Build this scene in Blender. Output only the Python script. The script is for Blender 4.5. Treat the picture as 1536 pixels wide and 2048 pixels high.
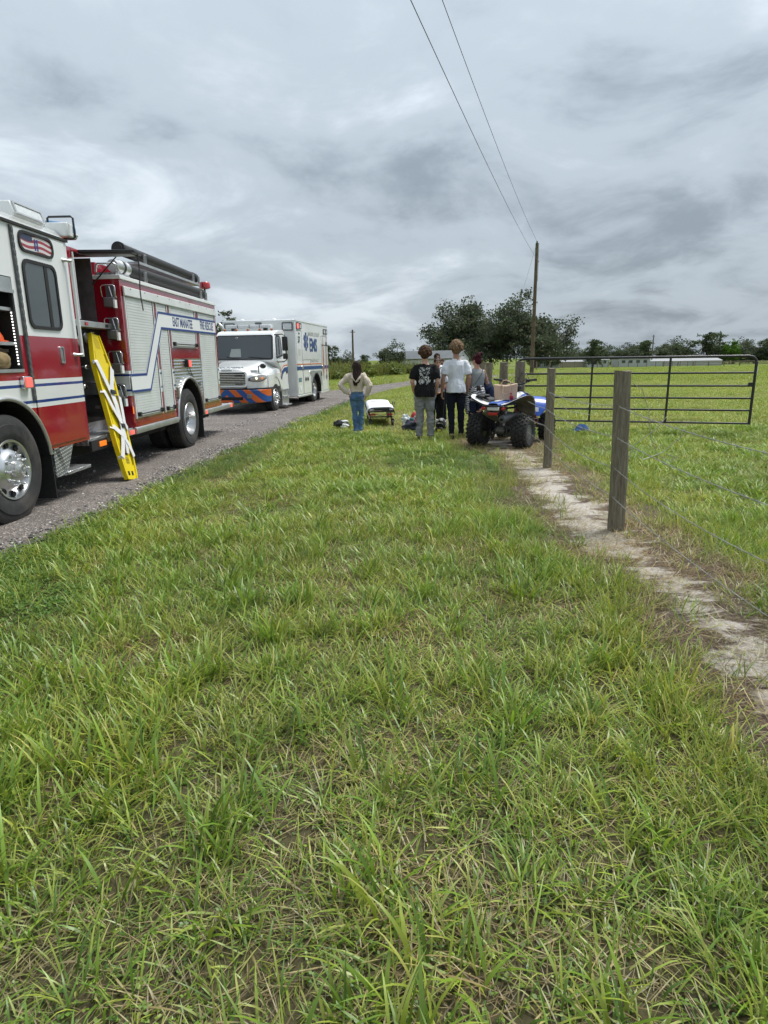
import bpy, bmesh, math, random
import numpy as np
from mathutils import Vector, Matrix, noise as mnoise

for _o in list(bpy.data.objects):
    bpy.data.objects.remove(_o, do_unlink=True)
scene = bpy.context.scene
COL = scene.collection
PI = math.pi
R = math.radians

# ------------------------------------------------------------------ camera
CAM_H = 1.6
PITCH = math.atan((1024.0 - 718.0) / 1250.0)
ROLL = R(0.8)
cam_data = bpy.data.cameras.new('camera')
cam_data.sensor_fit = 'HORIZONTAL'
cam_data.sensor_width = 36.0
cam_data.lens = 36.0 * 1250.0 / 1536.0
cam_data.clip_start = 0.05
cam_data.clip_end = 3000.0
cam = bpy.data.objects.new('camera', cam_data)
COL.objects.link(cam)
_f = Vector((0, math.cos(PITCH), -math.sin(PITCH)))
_u0 = Vector((0, math.sin(PITCH), math.cos(PITCH)))
_r0 = Vector((1, 0, 0))
_r = _r0 * math.cos(ROLL) - _u0 * math.sin(ROLL)
_u = _r0 * math.sin(ROLL) + _u0 * math.cos(ROLL)
_m = Matrix.Identity(4)
for i in range(3):
    _m[i][0] = _r[i]; _m[i][1] = _u[i]; _m[i][2] = -_f[i]
_m[2][3] = CAM_H
cam.matrix_world = _m
scene.camera = cam

# ------------------------------------------------------------------ exposure
vs = scene.view_settings
scene.display_settings.display_device = 'sRGB'
vs.view_transform = 'Standard'
vs.look = 'None'
vs.gamma = 1.0
vs.exposure = 1.34
vs.use_curve_mapping = False
scene.cycles.max_bounces = 5
scene.cycles.diffuse_bounces = 2
scene.cycles.glossy_bounces = 3
scene.cycles.transmission_bounces = 3
scene.cycles.use_adaptive_sampling = True
scene.cycles.adaptive_threshold = 0.02
scene.cycles.transparent_max_bounces = 8

# ------------------------------------------------------------------ sky: overcast
SUN_EL, SUN_AZ = R(62), R(60)       # azimuth from +Y towards +X
world = bpy.data.worlds.new('World')
scene.world = world
world.use_nodes = True
wn, wl = world.node_tree.nodes, world.node_tree.links
wn.clear()
w_out = wn.new('ShaderNodeOutputWorld')
w_sky = wn.new('ShaderNodeTexSky')
w_sky.sky_type = 'NISHITA'
w_sky.sun_disc = False
w_sky.sun_elevation = SUN_EL
w_sky.sun_rotation = SUN_AZ
w_sky.air_density = 1.4
w_sky.dust_density = 2.0
w_bg1 = wn.new('ShaderNodeBackground'); w_bg1.inputs['Strength'].default_value = 0.05
wl.new(w_sky.outputs[0], w_bg1.inputs['Color'])
tc = wn.new('ShaderNodeTexCoord')
nrm = wn.new('ShaderNodeVectorMath'); nrm.operation = 'NORMALIZE'
wl.new(tc.outputs['Generated'], nrm.inputs[0])
sep = wn.new('ShaderNodeSeparateXYZ'); wl.new(nrm.outputs[0], sep.inputs[0])
def wmath(op, a, b=None, c=None, clamp=False):
    n = wn.new('ShaderNodeMath'); n.operation = op; n.use_clamp = clamp
    for i, v in enumerate((a, b, c)):
        if v is None: continue
        if isinstance(v, (int, float)): n.inputs[i].default_value = v
        else: wl.new(v, n.inputs[i])
    return n.outputs[0]
zc = wmath('MAXIMUM', sep.outputs['Z'], 0.0)
den = wmath('ADD', zc, 0.25)
ux = wmath('DIVIDE', sep.outputs['X'], den)
uy = wmath('DIVIDE', sep.outputs['Y'], den)
comb = wn.new('ShaderNodeCombineXYZ')
wl.new(ux, comb.inputs[0]); wl.new(uy, comb.inputs[1])
def wnoise(scale, detail, rough, distort, off, stretch=(1, 1, 1)):
    mp = wn.new('ShaderNodeMapping'); mp.inputs['Location'].default_value = off
    mp.inputs['Scale'].default_value = stretch
    wl.new(comb.outputs[0], mp.inputs[0])
    n = wn.new('ShaderNodeTexNoise'); n.noise_dimensions = '3D'
    n.inputs['Scale'].default_value = scale; n.inputs['Detail'].default_value = detail
    n.inputs['Roughness'].default_value = rough; n.inputs['Distortion'].default_value = distort
    wl.new(mp.outputs[0], n.inputs['Vector'])
    return n.outputs['Fac']
n_big = wnoise(0.62, 3, 0.5, 0.15, (3.1, 1.7, 0.3))
n_mid = wnoise(1.75, 9, 0.56, 0.55, (7.4, 2.2, 1.1))
n_fine = wnoise(6.5, 7, 0.6, 0.5, (1.0, 9.0, 2.0))
mix1 = wmath('ADD', wmath('MULTIPLY', n_big, 0.47), wmath('MULTIPLY', n_mid, 0.45))
mix2 = wmath('ADD', mix1, wmath('MULTIPLY', n_fine, 0.08))
ramp = wn.new('ShaderNodeValToRGB')
cr = ramp.color_ramp
cr.interpolation = 'EASE'
cr.elements[0].position = 0.38; cr.elements[0].color = (0.120, 0.143, 0.168, 1)
cr.elements[1].position = 0.63; cr.elements[1].color = (0.318, 0.350, 0.380, 1)
e = cr.elements.new(0.50); e.color = (0.205, 0.236, 0.266, 1)
wl.new(mix2, ramp.inputs[0])
# an overcast sky grows lighter from the horizon to the zenith
grad = wmath('ADD', wmath('MULTIPLY', wmath('POWER', zc, 0.8), 0.70), 0.84)
scl = wn.new('ShaderNodeVectorMath'); scl.operation = 'SCALE'
wl.new(ramp.outputs[0], scl.inputs[0]); wl.new(grad, scl.inputs['Scale'])
w_bg2 = wn.new('ShaderNodeBackground'); w_bg2.inputs['Strength'].default_value = 1.0
wl.new(scl.outputs[0], w_bg2.inputs['Color'])
w_mix = wn.new('ShaderNodeMixShader'); w_mix.inputs[0].default_value = 0.94
wl.new(w_bg1.outputs[0], w_mix.inputs[1]); wl.new(w_bg2.outputs[0], w_mix.inputs[2])
wl.new(w_mix.outputs[0], w_out.inputs['Surface'])

# ------------------------------------------------------------------ sun behind the cloud
sun_d = bpy.data.lights.new('sun', 'SUN')
sun_d.energy = 1.5
sun_d.angle = R(22)
sun_d.color = (1.0, 0.97, 0.92)
sun = bpy.data.objects.new('sun', sun_d)
COL.objects.link(sun)
_sd = Vector((math.sin(SUN_AZ) * math.cos(SUN_EL), math.cos(SUN_AZ) * math.cos(SUN_EL), math.sin(SUN_EL)))
sun.rotation_euler = _sd.to_track_quat('Z', 'Y').to_euler()
sun.location = (0, 0, 30)

# ------------------------------------------------------------------ helpers: tagging
def tag(o, label=None, cat=None, group=None, kind=None):
    if label: o['label'] = label
    if cat: o['category'] = cat
    if group: o['group'] = group
    if kind: o['kind'] = kind
    return o

def empty(name, loc=(0, 0, 0), rz=0.0, label=None, cat=None, group=None):
    o = bpy.data.objects.new(name, None)
    o.empty_display_size = 0.2
    COL.objects.link(o)
    o.location = loc
    o.rotation_euler = (0, 0, rz)
    return tag(o, label, cat, group)

# ------------------------------------------------------------------ helpers: materials
_MATS = {}
def mat(name, col, rough=0.6, metal=0.0, var=0.0, vscale=8.0, bump=0.0, bscale=40.0, spec=0.5, coat=0.0,
        dirt=None, dirt_amt=0.0, dscale=3.0, alpha=None, trans=0.0):
    if name in _MATS: return _MATS[name]
    m = bpy.data.materials.new(name); m.use_nodes = True
    nt = m.node_tree; n, l = nt.nodes, nt.links
    p = n['Principled BSDF']
    p.inputs['Base Color'].default_value = (*col, 1)
    p.inputs['Roughness'].default_value = rough
    p.inputs['Metallic'].default_value = metal
    p.inputs['Specular IOR Level'].default_value = spec
    if coat: p.inputs['Coat Weight'].default_value = coat; p.inputs['Coat Roughness'].default_value = 0.05
    if trans: p.inputs['Transmission Weight'].default_value = trans
    if var or dirt or bump:
        tcn = n.new('ShaderNodeTexCoord')
    last = None
    if var:
        t = n.new('ShaderNodeTexNoise'); t.inputs['Scale'].default_value = vscale; t.inputs['Detail'].default_value = 5
        l.new(tcn.outputs['Object'], t.inputs['Vector'])
        mr = n.new('ShaderNodeMapRange'); mr.inputs[1].default_value = 0.3; mr.inputs[2].default_value = 0.7
        mr.inputs[3].default_value = 1 - var; mr.inputs[4].default_value = 1 + var
        l.new(t.outputs['Fac'], mr.inputs[0])
        sc = n.new('ShaderNodeVectorMath'); sc.operation = 'SCALE'; sc.inputs[0].default_value = col
        l.new(mr.outputs[0], sc.inputs['Scale'])
        last = sc.outputs[0]
    if dirt:
        t2 = n.new('ShaderNodeTexNoise'); t2.inputs['Scale'].default_value = dscale; t2.inputs['Detail'].default_value = 7
        t2.inputs['Roughness'].default_value = 0.65
        l.new(tcn.outputs['Object'], t2.inputs['Vector'])
        mr2 = n.new('ShaderNodeMapRange'); mr2.inputs[1].default_value = 0.45; mr2.inputs[2].default_value = 0.75
        mr2.inputs[3].default_value = 0; mr2.inputs[4].default_value = dirt_amt
        l.new(t2.outputs['Fac'], mr2.inputs[0])
        mx = n.new('ShaderNodeMix'); mx.data_type = 'RGBA'
        l.new(mr2.outputs[0], mx.inputs[0])
        if last: l.new(last, mx.inputs[6])
        else: mx.inputs[6].default_value = (*col, 1)
        mx.inputs[7].default_value = (*dirt, 1)
        last = mx.outputs[2]
    if last: l.new(last, p.inputs['Base Color'])
    if bump:
        t3 = n.new('ShaderNodeTexNoise'); t3.inputs['Scale'].default_value = bscale; t3.inputs['Detail'].default_value = 6
        l.new(tcn.outputs['Object'], t3.inputs['Vector'])
        b = n.new('ShaderNodeBump'); b.inputs['Strength'].default_value = bump; b.inputs['Distance'].default_value = 0.02
        l.new(t3.outputs['Fac'], b.inputs['Height']); l.new(b.outputs[0], p.inputs['Normal'])
    _MATS[name] = m
    return m

def glow(name, col, strength, base=None):
    if name in _MATS: return _MATS[name]
    m = mat(name, base or col, 0.25)
    p = m.node_tree.nodes['Principled BSDF']
    p.inputs['Emission Color'].default_value = (*col, 1)
    p.inputs['Emission Strength'].default_value = strength
    return m

def zbands(name, stops, rough=0.15, coat=1.0, dirt=(0.22, 0.16, 0.13), dirt_amt=0.05):
    """vehicle paint in horizontal bands: stops = [(z from, colour), ...] in the vehicle's own height"""
    m = mat(name, stops[0][1], rough, coat=coat)
    nt = m.node_tree; n, l = nt.nodes, nt.links
    p = n['Principled BSDF']
    t = n.new('ShaderNodeTexCoord'); s = n.new('ShaderNodeSeparateXYZ'); l.new(t.outputs['Object'], s.inputs[0])
    d = n.new('ShaderNodeMath'); d.operation = 'DIVIDE'; d.inputs[1].default_value = 4.0; l.new(s.outputs['Z'], d.inputs[0])
    r = n.new('ShaderNodeValToRGB'); r.color_ramp.interpolation = 'CONSTANT'
    els = r.color_ramp.elements
    els[0].position = 0; els[0].color = (*stops[0][1], 1)
    els[1].position = stops[1][0] / 4.0; els[1].color = (*stops[1][1], 1)
    for z, c in stops[2:]:
        e = els.new(z / 4.0); e.color = (*c, 1)
    l.new(d.outputs[0], r.inputs[0])
    t2 = n.new('ShaderNodeTexNoise'); t2.inputs['Scale'].default_value = 2.2; t2.inputs['Detail'].default_value = 8
    l.new(t.outputs['Object'], t2.inputs['Vector'])
    mr = n.new('ShaderNodeMapRange'); mr.inputs[1].default_value = 0.4; mr.inputs[2].default_value = 0.8
    mr.inputs[3].default_value = 0; mr.inputs[4].default_value = dirt_amt
    l.new(t2.outputs['Fac'], mr.inputs[0])
    mx = n.new('ShaderNodeMix'); mx.data_type = 'RGBA'
    l.new(mr.outputs[0], mx.inputs[0]); l.new(r.outputs[0], mx.inputs[6]); mx.inputs[7].default_value = (*dirt, 1)
    l.new(mx.outputs[2], p.inputs['Base Color'])
    return m

# ------------------------------------------------------------------ helpers: meshes
class MB:
    def __init__(s): s.v = []; s.f = []
    def add(s, vs_, fs_):
        o = len(s.v); s.v += [tuple(p) for p in vs_]; s.f += [tuple(i + o for i in f) for f in fs_]; return s
    def box(s, x0, x1, y0, y1, z0, z1, M=None):
        vs_ = [(x0, y0, z0), (x1, y0, z0), (x1, y1, z0), (x0, y1, z0), (x0, y0, z1), (x1, y0, z1), (x1, y1, z1), (x0, y1, z1)]
        if M is not None: vs_ = [tuple(M @ Vector(p)) for p in vs_]
        return s.add(vs_, [(0, 3, 2, 1), (4, 5, 6, 7), (0, 1, 5, 4), (1, 2, 6, 5), (2, 3, 7, 6), (3, 0, 4, 7)])
    def prism(s, poly, axis, a, b):
        """poly in the two other axes (cyclic order), extruded along axis from a to b"""
        n = len(poly)
        def P(p, t):
            if axis == 'x': return (t, p[0], p[1])
            if axis == 'y': return (p[0], t, p[1])
            return (p[0], p[1], t)
        vs_ = [P(p, a) for p in poly] + [P(p, b) for p in poly]
        fs_ = [tuple(range(n - 1, -1, -1)), tuple(range(n, 2 * n))] + [(i, (i + 1) % n, n + (i + 1) % n, n + i) for i in range(n)]
        return s.add(vs_, fs_)
    def ring(s, outer, inner, axis, a, b):
        """a frame: outer and inner outlines with the same point count, extruded along axis"""
        n = len(outer)
        def P(p, t):
            if axis == 'x': return (t, p[0], p[1])
            if axis == 'y': return (p[0], t, p[1])
            return (p[0], p[1], t)
        vs_ = [P(p, a) for p in outer] + [P(p, a) for p in inner] + [P(p, b) for p in outer] + [P(p, b) for p in inner]
        fs_ = []
        for i in range(n):
            j = (i + 1) % n
            fs_ += [(i, n + i, n + j, j), (2 * n + i, 2 * n + j, 3 * n + j, 3 * n + i), (i, j, 2 * n + j, 2 * n + i), (n + i, 3 * n + i, 3 * n + j, n + j)]
        return s.add(vs_, fs_)
    def tube(s, path, r, n=8, cap=True, closed=False):
        path = [Vector(p) for p in path]
        k = len(path)
        rs = r if isinstance(r, (list, tuple)) else [r] * k
        rings = []
        ref = None
        for i, p in enumerate(path):
            if closed: t = path[(i + 1) % k] - path[i - 1]
            else: t = path[min(i + 1, k - 1)] - path[max(i - 1, 0)]
            if t.length < 1e-9: t = Vector((0, 0, 1))
            t.normalize()
            if ref is None:
                ref = Vector((0, 0, 1)) if abs(t.z) < 0.9 else Vector((1, 0, 0))
            a = (ref - t * ref.dot(t))
            if a.length < 1e-6: a = t.orthogonal()
            a.normalize(); ref = a
            b = t.cross(a)
            rr = rs[i]
            ra, rb = rr if isinstance(rr, tuple) else (rr, rr)
            rings.append([p + a * (ra * math.cos(2 * PI * j / n)) + b * (rb * math.sin(2 * PI * j / n)) for j in range(n)])
        vs_ = [q for g in rings for q in g]
        fs_ = []
        for i in range(k if closed else k - 1):
            for j in range(n):
                a0 = i * n + j; a1 = i * n + (j + 1) % n
                i2 = (i + 1) % k
                fs_.append((a0, a1, i2 * n + (j + 1) % n, i2 * n + j))
        if cap and not closed:
            fs_.append(tuple(range(n - 1, -1, -1))); fs_.append(tuple((k - 1) * n + j for j in range(n)))
        return s.add(vs_, fs_)
    def cyl(s, p0, p1, r, n=16, r1=None):
        return s.tube([p0, p1], [r, r if r1 is None else r1], n)
    def lathe(s, prof, origin=(0, 0, 0), axis='x', n=32, closed=False):
        """prof: list of (along axis, radius)"""
        o = Vector(origin); k = len(prof); vs_ = []
        for (t, r) in prof:
            for j in range(n):
                c, q = r * math.cos(2 * PI * j / n), r * math.sin(2 * PI * j / n)
                vs_.append(o + (Vector((t, c, q)) if axis == 'x' else Vector((c, t, q)) if axis == 'y' else Vector((c, q, t))))
        fs_ = []
        for i in range(k if closed else k - 1):
            i2 = (i + 1) % k
            for j in range(n):
                fs_.append((i * n + j, i * n + (j + 1) % n, i2 * n + (j + 1) % n, i2 * n + j))
        if not closed:
            if prof[0][1] > 1e-5: fs_.append(tuple(range(n - 1, -1, -1)))
            if prof[-1][1] > 1e-5: fs_.append(tuple((k - 1) * n + j for j in range(n)))
        return s.add(vs_, fs_)
    def ball(s, c, r, n=12, m=8):
        rx, ry, rz = r if isinstance(r, tuple) else (r, r, r)
        vs_ = [(c[0], c[1], c[2] - rz)]
        for i in range(1, m):
            a = -PI / 2 + PI * i / m
            for j in range(n):
                t = 2 * PI * j / n
                vs_.append((c[0] + rx * math.cos(a) * math.cos(t), c[1] + ry * math.cos(a) * math.sin(t), c[2] + rz * math.sin(a)))
        vs_.append((c[0], c[1], c[2] + rz))
        fs_ = [(0, 1 + (j + 1) % n, 1 + j) for j in range(n)]
        for i in range(m - 2):
            for j in range(n):
                a0 = 1 + i * n
                fs_.append((a0 + j, a0 + (j + 1) % n, a0 + n + (j + 1) % n, a0 + n + j))
        last = len(vs_) - 1; a0 = 1 + (m - 2) * n
        fs_ += [(a0 + j, a0 + (j + 1) % n, last) for j in range(n)]
        return s.add(vs_, fs_)
    def sheet(s, grid):
        """grid: rows of points"""
        k, n = len(grid), len(grid[0])
        return s.add([p for g in grid for p in g], [(i * n + j, i * n + j + 1, (i + 1) * n + j + 1, (i + 1) * n + j) for i in range(k - 1) for j in range(n - 1)])
    def xf(s, M):
        s.v = [tuple(M @ Vector(p)) for p in s.v]; return s
    def mesh(s, name, material, smooth=None, fix=True):
        me = bpy.data.meshes.new(name)
        me.from_pydata(s.v, [], s.f)
        if fix:
            bm = bmesh.new(); bm.from_mesh(me)
            bmesh.ops.recalc_face_normals(bm, faces=bm.faces[:])
            bm.to_mesh(me); bm.free()
        if material: me.materials.append(material)
        if smooth is not None:
            me.polygons.foreach_set('use_smooth', [True] * len(me.polygons))
            if smooth < 170: me.set_sharp_from_angle(angle=R(smooth))
        me.update()
        return me
    def build(s, name, material, parent=None, smooth=None, bevel=0.0, seg=2, fix=True):
        o = bpy.data.objects.new(name, s.mesh(name, material, smooth if not bevel else (smooth or 40), fix))
        COL.objects.link(o)
        if parent: o.parent = parent
        if bevel:
            b = o.modifiers.new('bevel', 'BEVEL'); b.width = bevel; b.segments = seg; b.limit_method = 'ANGLE'
            b.angle_limit = R(35); b.harden_normals = False
        return o

def rrect(a0, a1, b0, b1, r, k=5):
    """rounded rectangle outline"""
    out = []
    for cx, cy, t0 in ((a1 - r, b0 + r, -90), (a1 - r, b1 - r, 0), (a0 + r, b1 - r, 90), (a0 + r, b0 + r, 180)):
        for i in range(k + 1):
            t = R(t0 + 90 * i / k); out.append((cx + r * math.cos(t), cy + r * math.sin(t)))
    return out

def text_mesh(name, body, size, material, parent, M, bold=0.0, extrude=0.002, align='LEFT', sx=1.0):
    cu = bpy.data.curves.new(name, 'FONT')
    cu.body = body; cu.size = size; cu.extrude = extrude; cu.offset = bold; cu.align_x = align
    cu.resolution_u = 3
    o = bpy.data.objects.new(name, cu); COL.objects.link(o)
    dg = bpy.context.evaluated_depsgraph_get()
    me = bpy.data.meshes.new_from_object(o.evaluated_get(dg))
    bpy.data.objects.remove(o, do_unlink=True)
    me.materials.clear(); me.materials.append(material)
    me.transform(M @ Matrix.Diagonal((sx, 1, 1, 1)))
    t = bpy.data.objects.new(name, me); COL.objects.link(t)
    if parent: t.parent = parent
    return t

# text frames on a vehicle side (seen from +x: right is +y) and front (seen from -y: right is +x)
def side_frame(x, y, z):
    return Matrix(((0, 0, 1, x), (1, 0, 0, y), (0, 1, 0, z), (0, 0, 0, 1)))
def front_frame(x, y, z):
    return Matrix(((1, 0, 0, x), (0, 0, -1, y), (0, 1, 0, z), (0, 0, 0, 1)))

def copy_tree(o, parent=None):
    c = o.copy(); COL.objects.link(c); c.parent = parent
    for ch in list(o.children):
        copy_tree(ch, c)
    return c

def fbm(x, y, s=1.0, o=0.0, oct=4):
    return mnoise.fractal(Vector((x * s + o, y * s - o, o)), 1.0, 2.0, oct)
# ================================================================== TERRAIN
def _ss(t):
    t = np.clip(t, 0, 1); return t * t * (3 - 2 * t)
def gz(x, y):
    x = np.asarray(x, float); y = np.asarray(y, float)
    return -1.7 * _ss((y - 50) / 150.0) - 0.15 * _ss((y - 200) / 400)
def gz1(x, y): return float(gz(x, y))

_RR = [(-12, -3.30), (-2, -3.25), (2, -3.2), (4.92, -3.17), (5.9, -3.11), (8.78, -3.0), (12.6, -2.68), (16, -2.36), (21.2, -1.77), (25.75, -1.25), (29.4, -0.55), (33, 0.2), (38.5, 1.77), (47, 6.0), (58, 14.0), (70, 25.0)]
_RL = [(-12, -7.7), (2, -7.6), (8, -7.4), (14, -7.1), (20, -6.2), (27, -4.7), (33.5, -2.76), (38.5, -0.86), (47.4, 2.3), (57, 8.5), (70, 19.0)]
_PL = [(-3, 1.45), (0.5, 1.55), (2.4, 1.65), (2.67, 1.68), (3.26, 1.78), (4.2, 1.86), (4.6, 1.72), (5.2, 1.60), (6.8, 1.72), (8.2, 1.83), (9.3, 1.98), (10.2, 2.02), (10.9, 1.75), (12.5, 1.7), (14.0, 2.2)]
_PR = [(-3, 2.35), (0.5, 2.35), (3.66, 2.42), (4.1, 2.48), (4.8, 2.52), (5.7, 2.48), (7.0, 2.5), (8.9, 2.72), (10.0, 2.62), (10.7, 2.66), (11.5, 3.1), (12.5, 3.2), (14.0, 2.6)]
def _itp(tab, y): return np.interp(y, [a for a, b in tab], [b for a, b in tab])
def road_r(y): return _itp(_RR, y)
def road_l(y): return _itp(_RL, y)
def path_l(y): return _itp(_PL, y)
def path_r(y): return _itp(_PR, y)

# value noise, vectorised
_rng0 = np.random.RandomState(11)
_NT = _rng0.rand(256, 256)
def vnoise(x, y, s=1.0, o=0):
    x = np.asarray(x, float) * s + 17.3 * o + 500; y = np.asarray(y, float) * s + 9.1 * o + 500
    xi = np.floor(x).astype(int); yi = np.floor(y).astype(int)
    fx = x - xi; fy = y - yi; fx = fx * fx * (3 - 2 * fx); fy = fy * fy * (3 - 2 * fy)
    a = _NT[xi & 255, yi & 255]; b = _NT[(xi + 1) & 255, yi & 255]; c = _NT[xi & 255, (yi + 1) & 255]; d = _NT[(xi + 1) & 255, (yi + 1) & 255]
    return (a * (1 - fx) + b * fx) * (1 - fy) + (c * (1 - fx) + d * fx) * fy
def vfbm(x, y, s=1.0, o=0, k=4):
    t = 0; a = 0.5; n = 0
    for i in range(k):
        t = t + a * vnoise(x, y, s * 2 ** i, o + i * 3); n += a; a *= 0.55
    return t / n

# ---- node helpers for surface materials
def surf(name):
    m = bpy.data.materials.new(name); m.use_nodes = True
    return m, m.node_tree.nodes, m.node_tree.links, m.node_tree.nodes['Principled BSDF']
def nnoise(n, l, vec, scale, detail=6, rough=0.6, distort=0.0):
    t = n.new('ShaderNodeTexNoise'); t.inputs['Scale'].default_value = scale; t.inputs['Detail'].default_value = detail
    t.inputs['Roughness'].default_value = rough; t.inputs['Distortion'].default_value = distort
    l.new(vec, t.inputs['Vector']); return t.outputs['Fac']
def nramp(n, l, fac, stops, interp='LINEAR'):
    r = n.new('ShaderNodeValToRGB'); r.color_ramp.interpolation = interp
    els = r.color_ramp.elements
    els[0].position, els[0].color = stops[0][0], (*stops[0][1], 1)
    els[1].position, els[1].color = stops[1][0], (*stops[1][1], 1)
    for p_, c in stops[2:]:
        e = els.new(p_); e.color = (*c, 1)
    l.new(fac, r.inputs[0]); return r.outputs[0]
def nmix(n, l, fac, a, b):
    x = n.new('ShaderNodeMix'); x.data_type = 'RGBA'
    for i, v in ((0, fac), (6, a), (7, b)):
        if isinstance(v, (int, float)): x.inputs[i].default_value = v
        elif isinstance(v, tuple): x.inputs[i].default_value = (*v, 1)
        else: l.new(v, x.inputs[i])
    return x.outputs[2]
def nbump(n, l, p, h, strength, dist):
    b = n.new('ShaderNodeBump'); b.inputs['Strength'].default_value = strength; b.inputs['Distance'].default_value = dist
    l.new(h, b.inputs['Height']); l.new(b.outputs[0], p.inputs['Normal'])

# ---- pasture ground
gm, n, l, p = surf('pasture_ground')
g_ = n.new('ShaderNodeNewGeometry')
pos = g_.outputs['Position']
sepg = n.new('ShaderNodeSeparateXYZ'); l.new(pos, sepg.inputs[0])
near = nmix(n, l, nnoise(n, l, pos, 2.3, 8, 0.7), (0.115, 0.095, 0.062), (0.090, 0.11, 0.036))
near = nmix(n, l, nnoise(n, l, pos, 60, 5, 0.7), near, (0.13, 0.105, 0.06))
farn = nramp(n, l, nnoise(n, l, pos, 0.35, 10, 0.72), [(0.30, (0.115, 0.150, 0.030)), (0.5, (0.150, 0.190, 0.040)), (0.70, (0.215, 0.220, 0.065))])
farn2 = nramp(n, l, nnoise(n, l, pos, 5.0, 6, 0.7), [(0.35, (0.09, 0.13, 0.025)), (0.65, (0.19, 0.22, 0.055))])
far = nmix(n, l, 0.45, farn, farn2)
mr = n.new('ShaderNodeMapRange'); mr.inputs[1].default_value = 9; mr.inputs[2].default_value = 30
l.new(sepg.outputs['Y'], mr.inputs[0])
l.new(nmix(n, l, mr.outputs[0], near, far), p.inputs['Base Color'])
p.inputs['Roughness'].default_value = 0.95; p.inputs['Specular IOR Level'].default_value = 0.1
nbump(n, l, p, nnoise(n, l, pos, 25, 8, 0.7), 0.8, 0.05)
xs = np.unique(np.concatenate([np.linspace(-12, 12, 49), np.linspace(-120, 120, 49), np.linspace(-900, 900, 19)]))
ys = np.unique(np.concatenate([np.linspace(-12, 30, 85), np.linspace(30, 260, 93), np.linspace(260, 1600, 15), [-400, -100, -40]]))
GX, GY = np.meshgrid(xs, ys)
GZ = gz(GX, GY) + 0.35 * (vfbm(GX, GY, 0.03, 2) - 0.5) * _ss((GY - 45) / 40)
mb = MB(); mb.sheet([[(GX[i, j], GY[i, j], GZ[i, j]) for j in range(len(xs))] for i in range(len(ys))])
ground = mb.build('ground', gm, smooth=180); tag(ground, kind='structure')

# ---- gravel road
rm, n, l, p = surf('gravel')
pos = n.new('ShaderNodeNewGeometry').outputs['Position']
vor = n.new('ShaderNodeTexVoronoi'); vor.inputs['Scale'].default_value = 55; l.new(pos, vor.inputs['Vector'])
sp = n.new('ShaderNodeSeparateColor'); l.new(vor.outputs['Color'], sp.inputs[0])
c1 = nramp(n, l, sp.outputs[0], [(0.0, (0.050, 0.046, 0.045)), (0.45, (0.095, 0.088, 0.084)), (0.8, (0.155, 0.142, 0.132)), (0.93, (0.24, 0.22, 0.205)), (0.985, (0.50, 0.48, 0.45))])
vor2 = n.new('ShaderNodeTexVoronoi'); vor2.inputs['Scale'].default_value = 140; l.new(pos, vor2.inputs['Vector'])
sp2 = n.new('ShaderNodeSeparateColor'); l.new(vor2.outputs['Color'], sp2.inputs[0])
c2 = nramp(n, l, sp2.outputs[1], [(0.0, (0.055, 0.050, 0.048)), (0.6, (0.115, 0.106, 0.10)), (0.96, (0.34, 0.32, 0.30))])
c = nmix(n, l, 0.5, c1, c2)
big = nramp(n, l, nnoise(n, l, pos, 0.9, 6, 0.65), [(0.3, (0.98, 0.93, 0.89)), (0.7, (1.55, 1.48, 1.42))])
mul = n.new('ShaderNodeMix'); mul.data_type = 'RGBA'; mul.blend_type = 'MULTIPLY'; mul.inputs[0].default_value = 1
l.new(c, mul.inputs[6]); l.new(big, mul.inputs[7]); l.new(mul.outputs[2], p.inputs['Base Color'])
p.inputs['Roughness'].default_value = 0.9; p.inputs['Specular IOR Level'].default_value = 0.25
nbump(n, l, p, vor.outputs['Distance'], 0.7, 0.012)
yy = np.concatenate([np.arange(-10, 30, 0.12), np.arange(30, 70, 0.5)])
grid = []
for y in yy:
    a = float(road_l(y)) - 0.25 * (float(vfbm(y, 3.0, 1.2, 5)) - 0.5) * 2
    b = float(road_r(y)) + 0.30 * (float(vfbm(y, 8.0, 1.6, 4)) - 0.5) * 2
    row = []
    for k in range(15):
        t = k / 14.0
        x = a + (b - a) * t
        e_ = min(t, 1 - t)
        rut = -0.02 * (math.exp(-((t - 0.3) / 0.07) ** 2) + math.exp(-((t - 0.72) / 0.07) ** 2))
        z = gz1(x, y) + 0.006 + (0.035 if e_ > 0.02 else 0.0) * min(1, e_ * 9) + rut + (0.02 if y > 45 else 0) * (e_ > 0)
        row.append((x, y, z + 0.012 * (float(vfbm(x, y, 0.9, 7)) - 0.5)))
    grid.append(row)
road = MB().sheet(grid).build('gravel_road', rm, smooth=180); tag(road, kind='structure')

# ---- worn sandy path along the fence
dm, n, l, p = surf('sandy_soil')
pos = n.new('ShaderNodeNewGeometry').outputs['Position']
mp = n.new('ShaderNodeMapping'); mp.inputs['Scale'].default_value = (1.0, 2.2, 1); l.new(pos, mp.inputs[0])
sand = nramp(n, l, nnoise(n, l, pos, 30, 6, 0.7), [(0.3, (0.48, 0.425, 0.36)), (0.7, (0.69, 0.64, 0.57))])
litter = nramp(n, l, nnoise(n, l, mp.outputs[0], 70, 7, 0.75, 1.5), [(0.3, (0.080, 0.056, 0.044)), (0.5, (0.150, 0.112, 0.088)), (0.7, (0.26, 0.205, 0.165))])
f1 = nnoise(n, l, mp.outputs[0], 1.9, 9, 0.72, 0.6)
att = n.new('ShaderNodeAttribute'); att.attribute_name = 'bare'
ad = n.new('ShaderNodeMath'); ad.operation = 'ADD'; l.new(f1, ad.inputs[0]); l.new(att.outputs['Fac'], ad.inputs[1])
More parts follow.
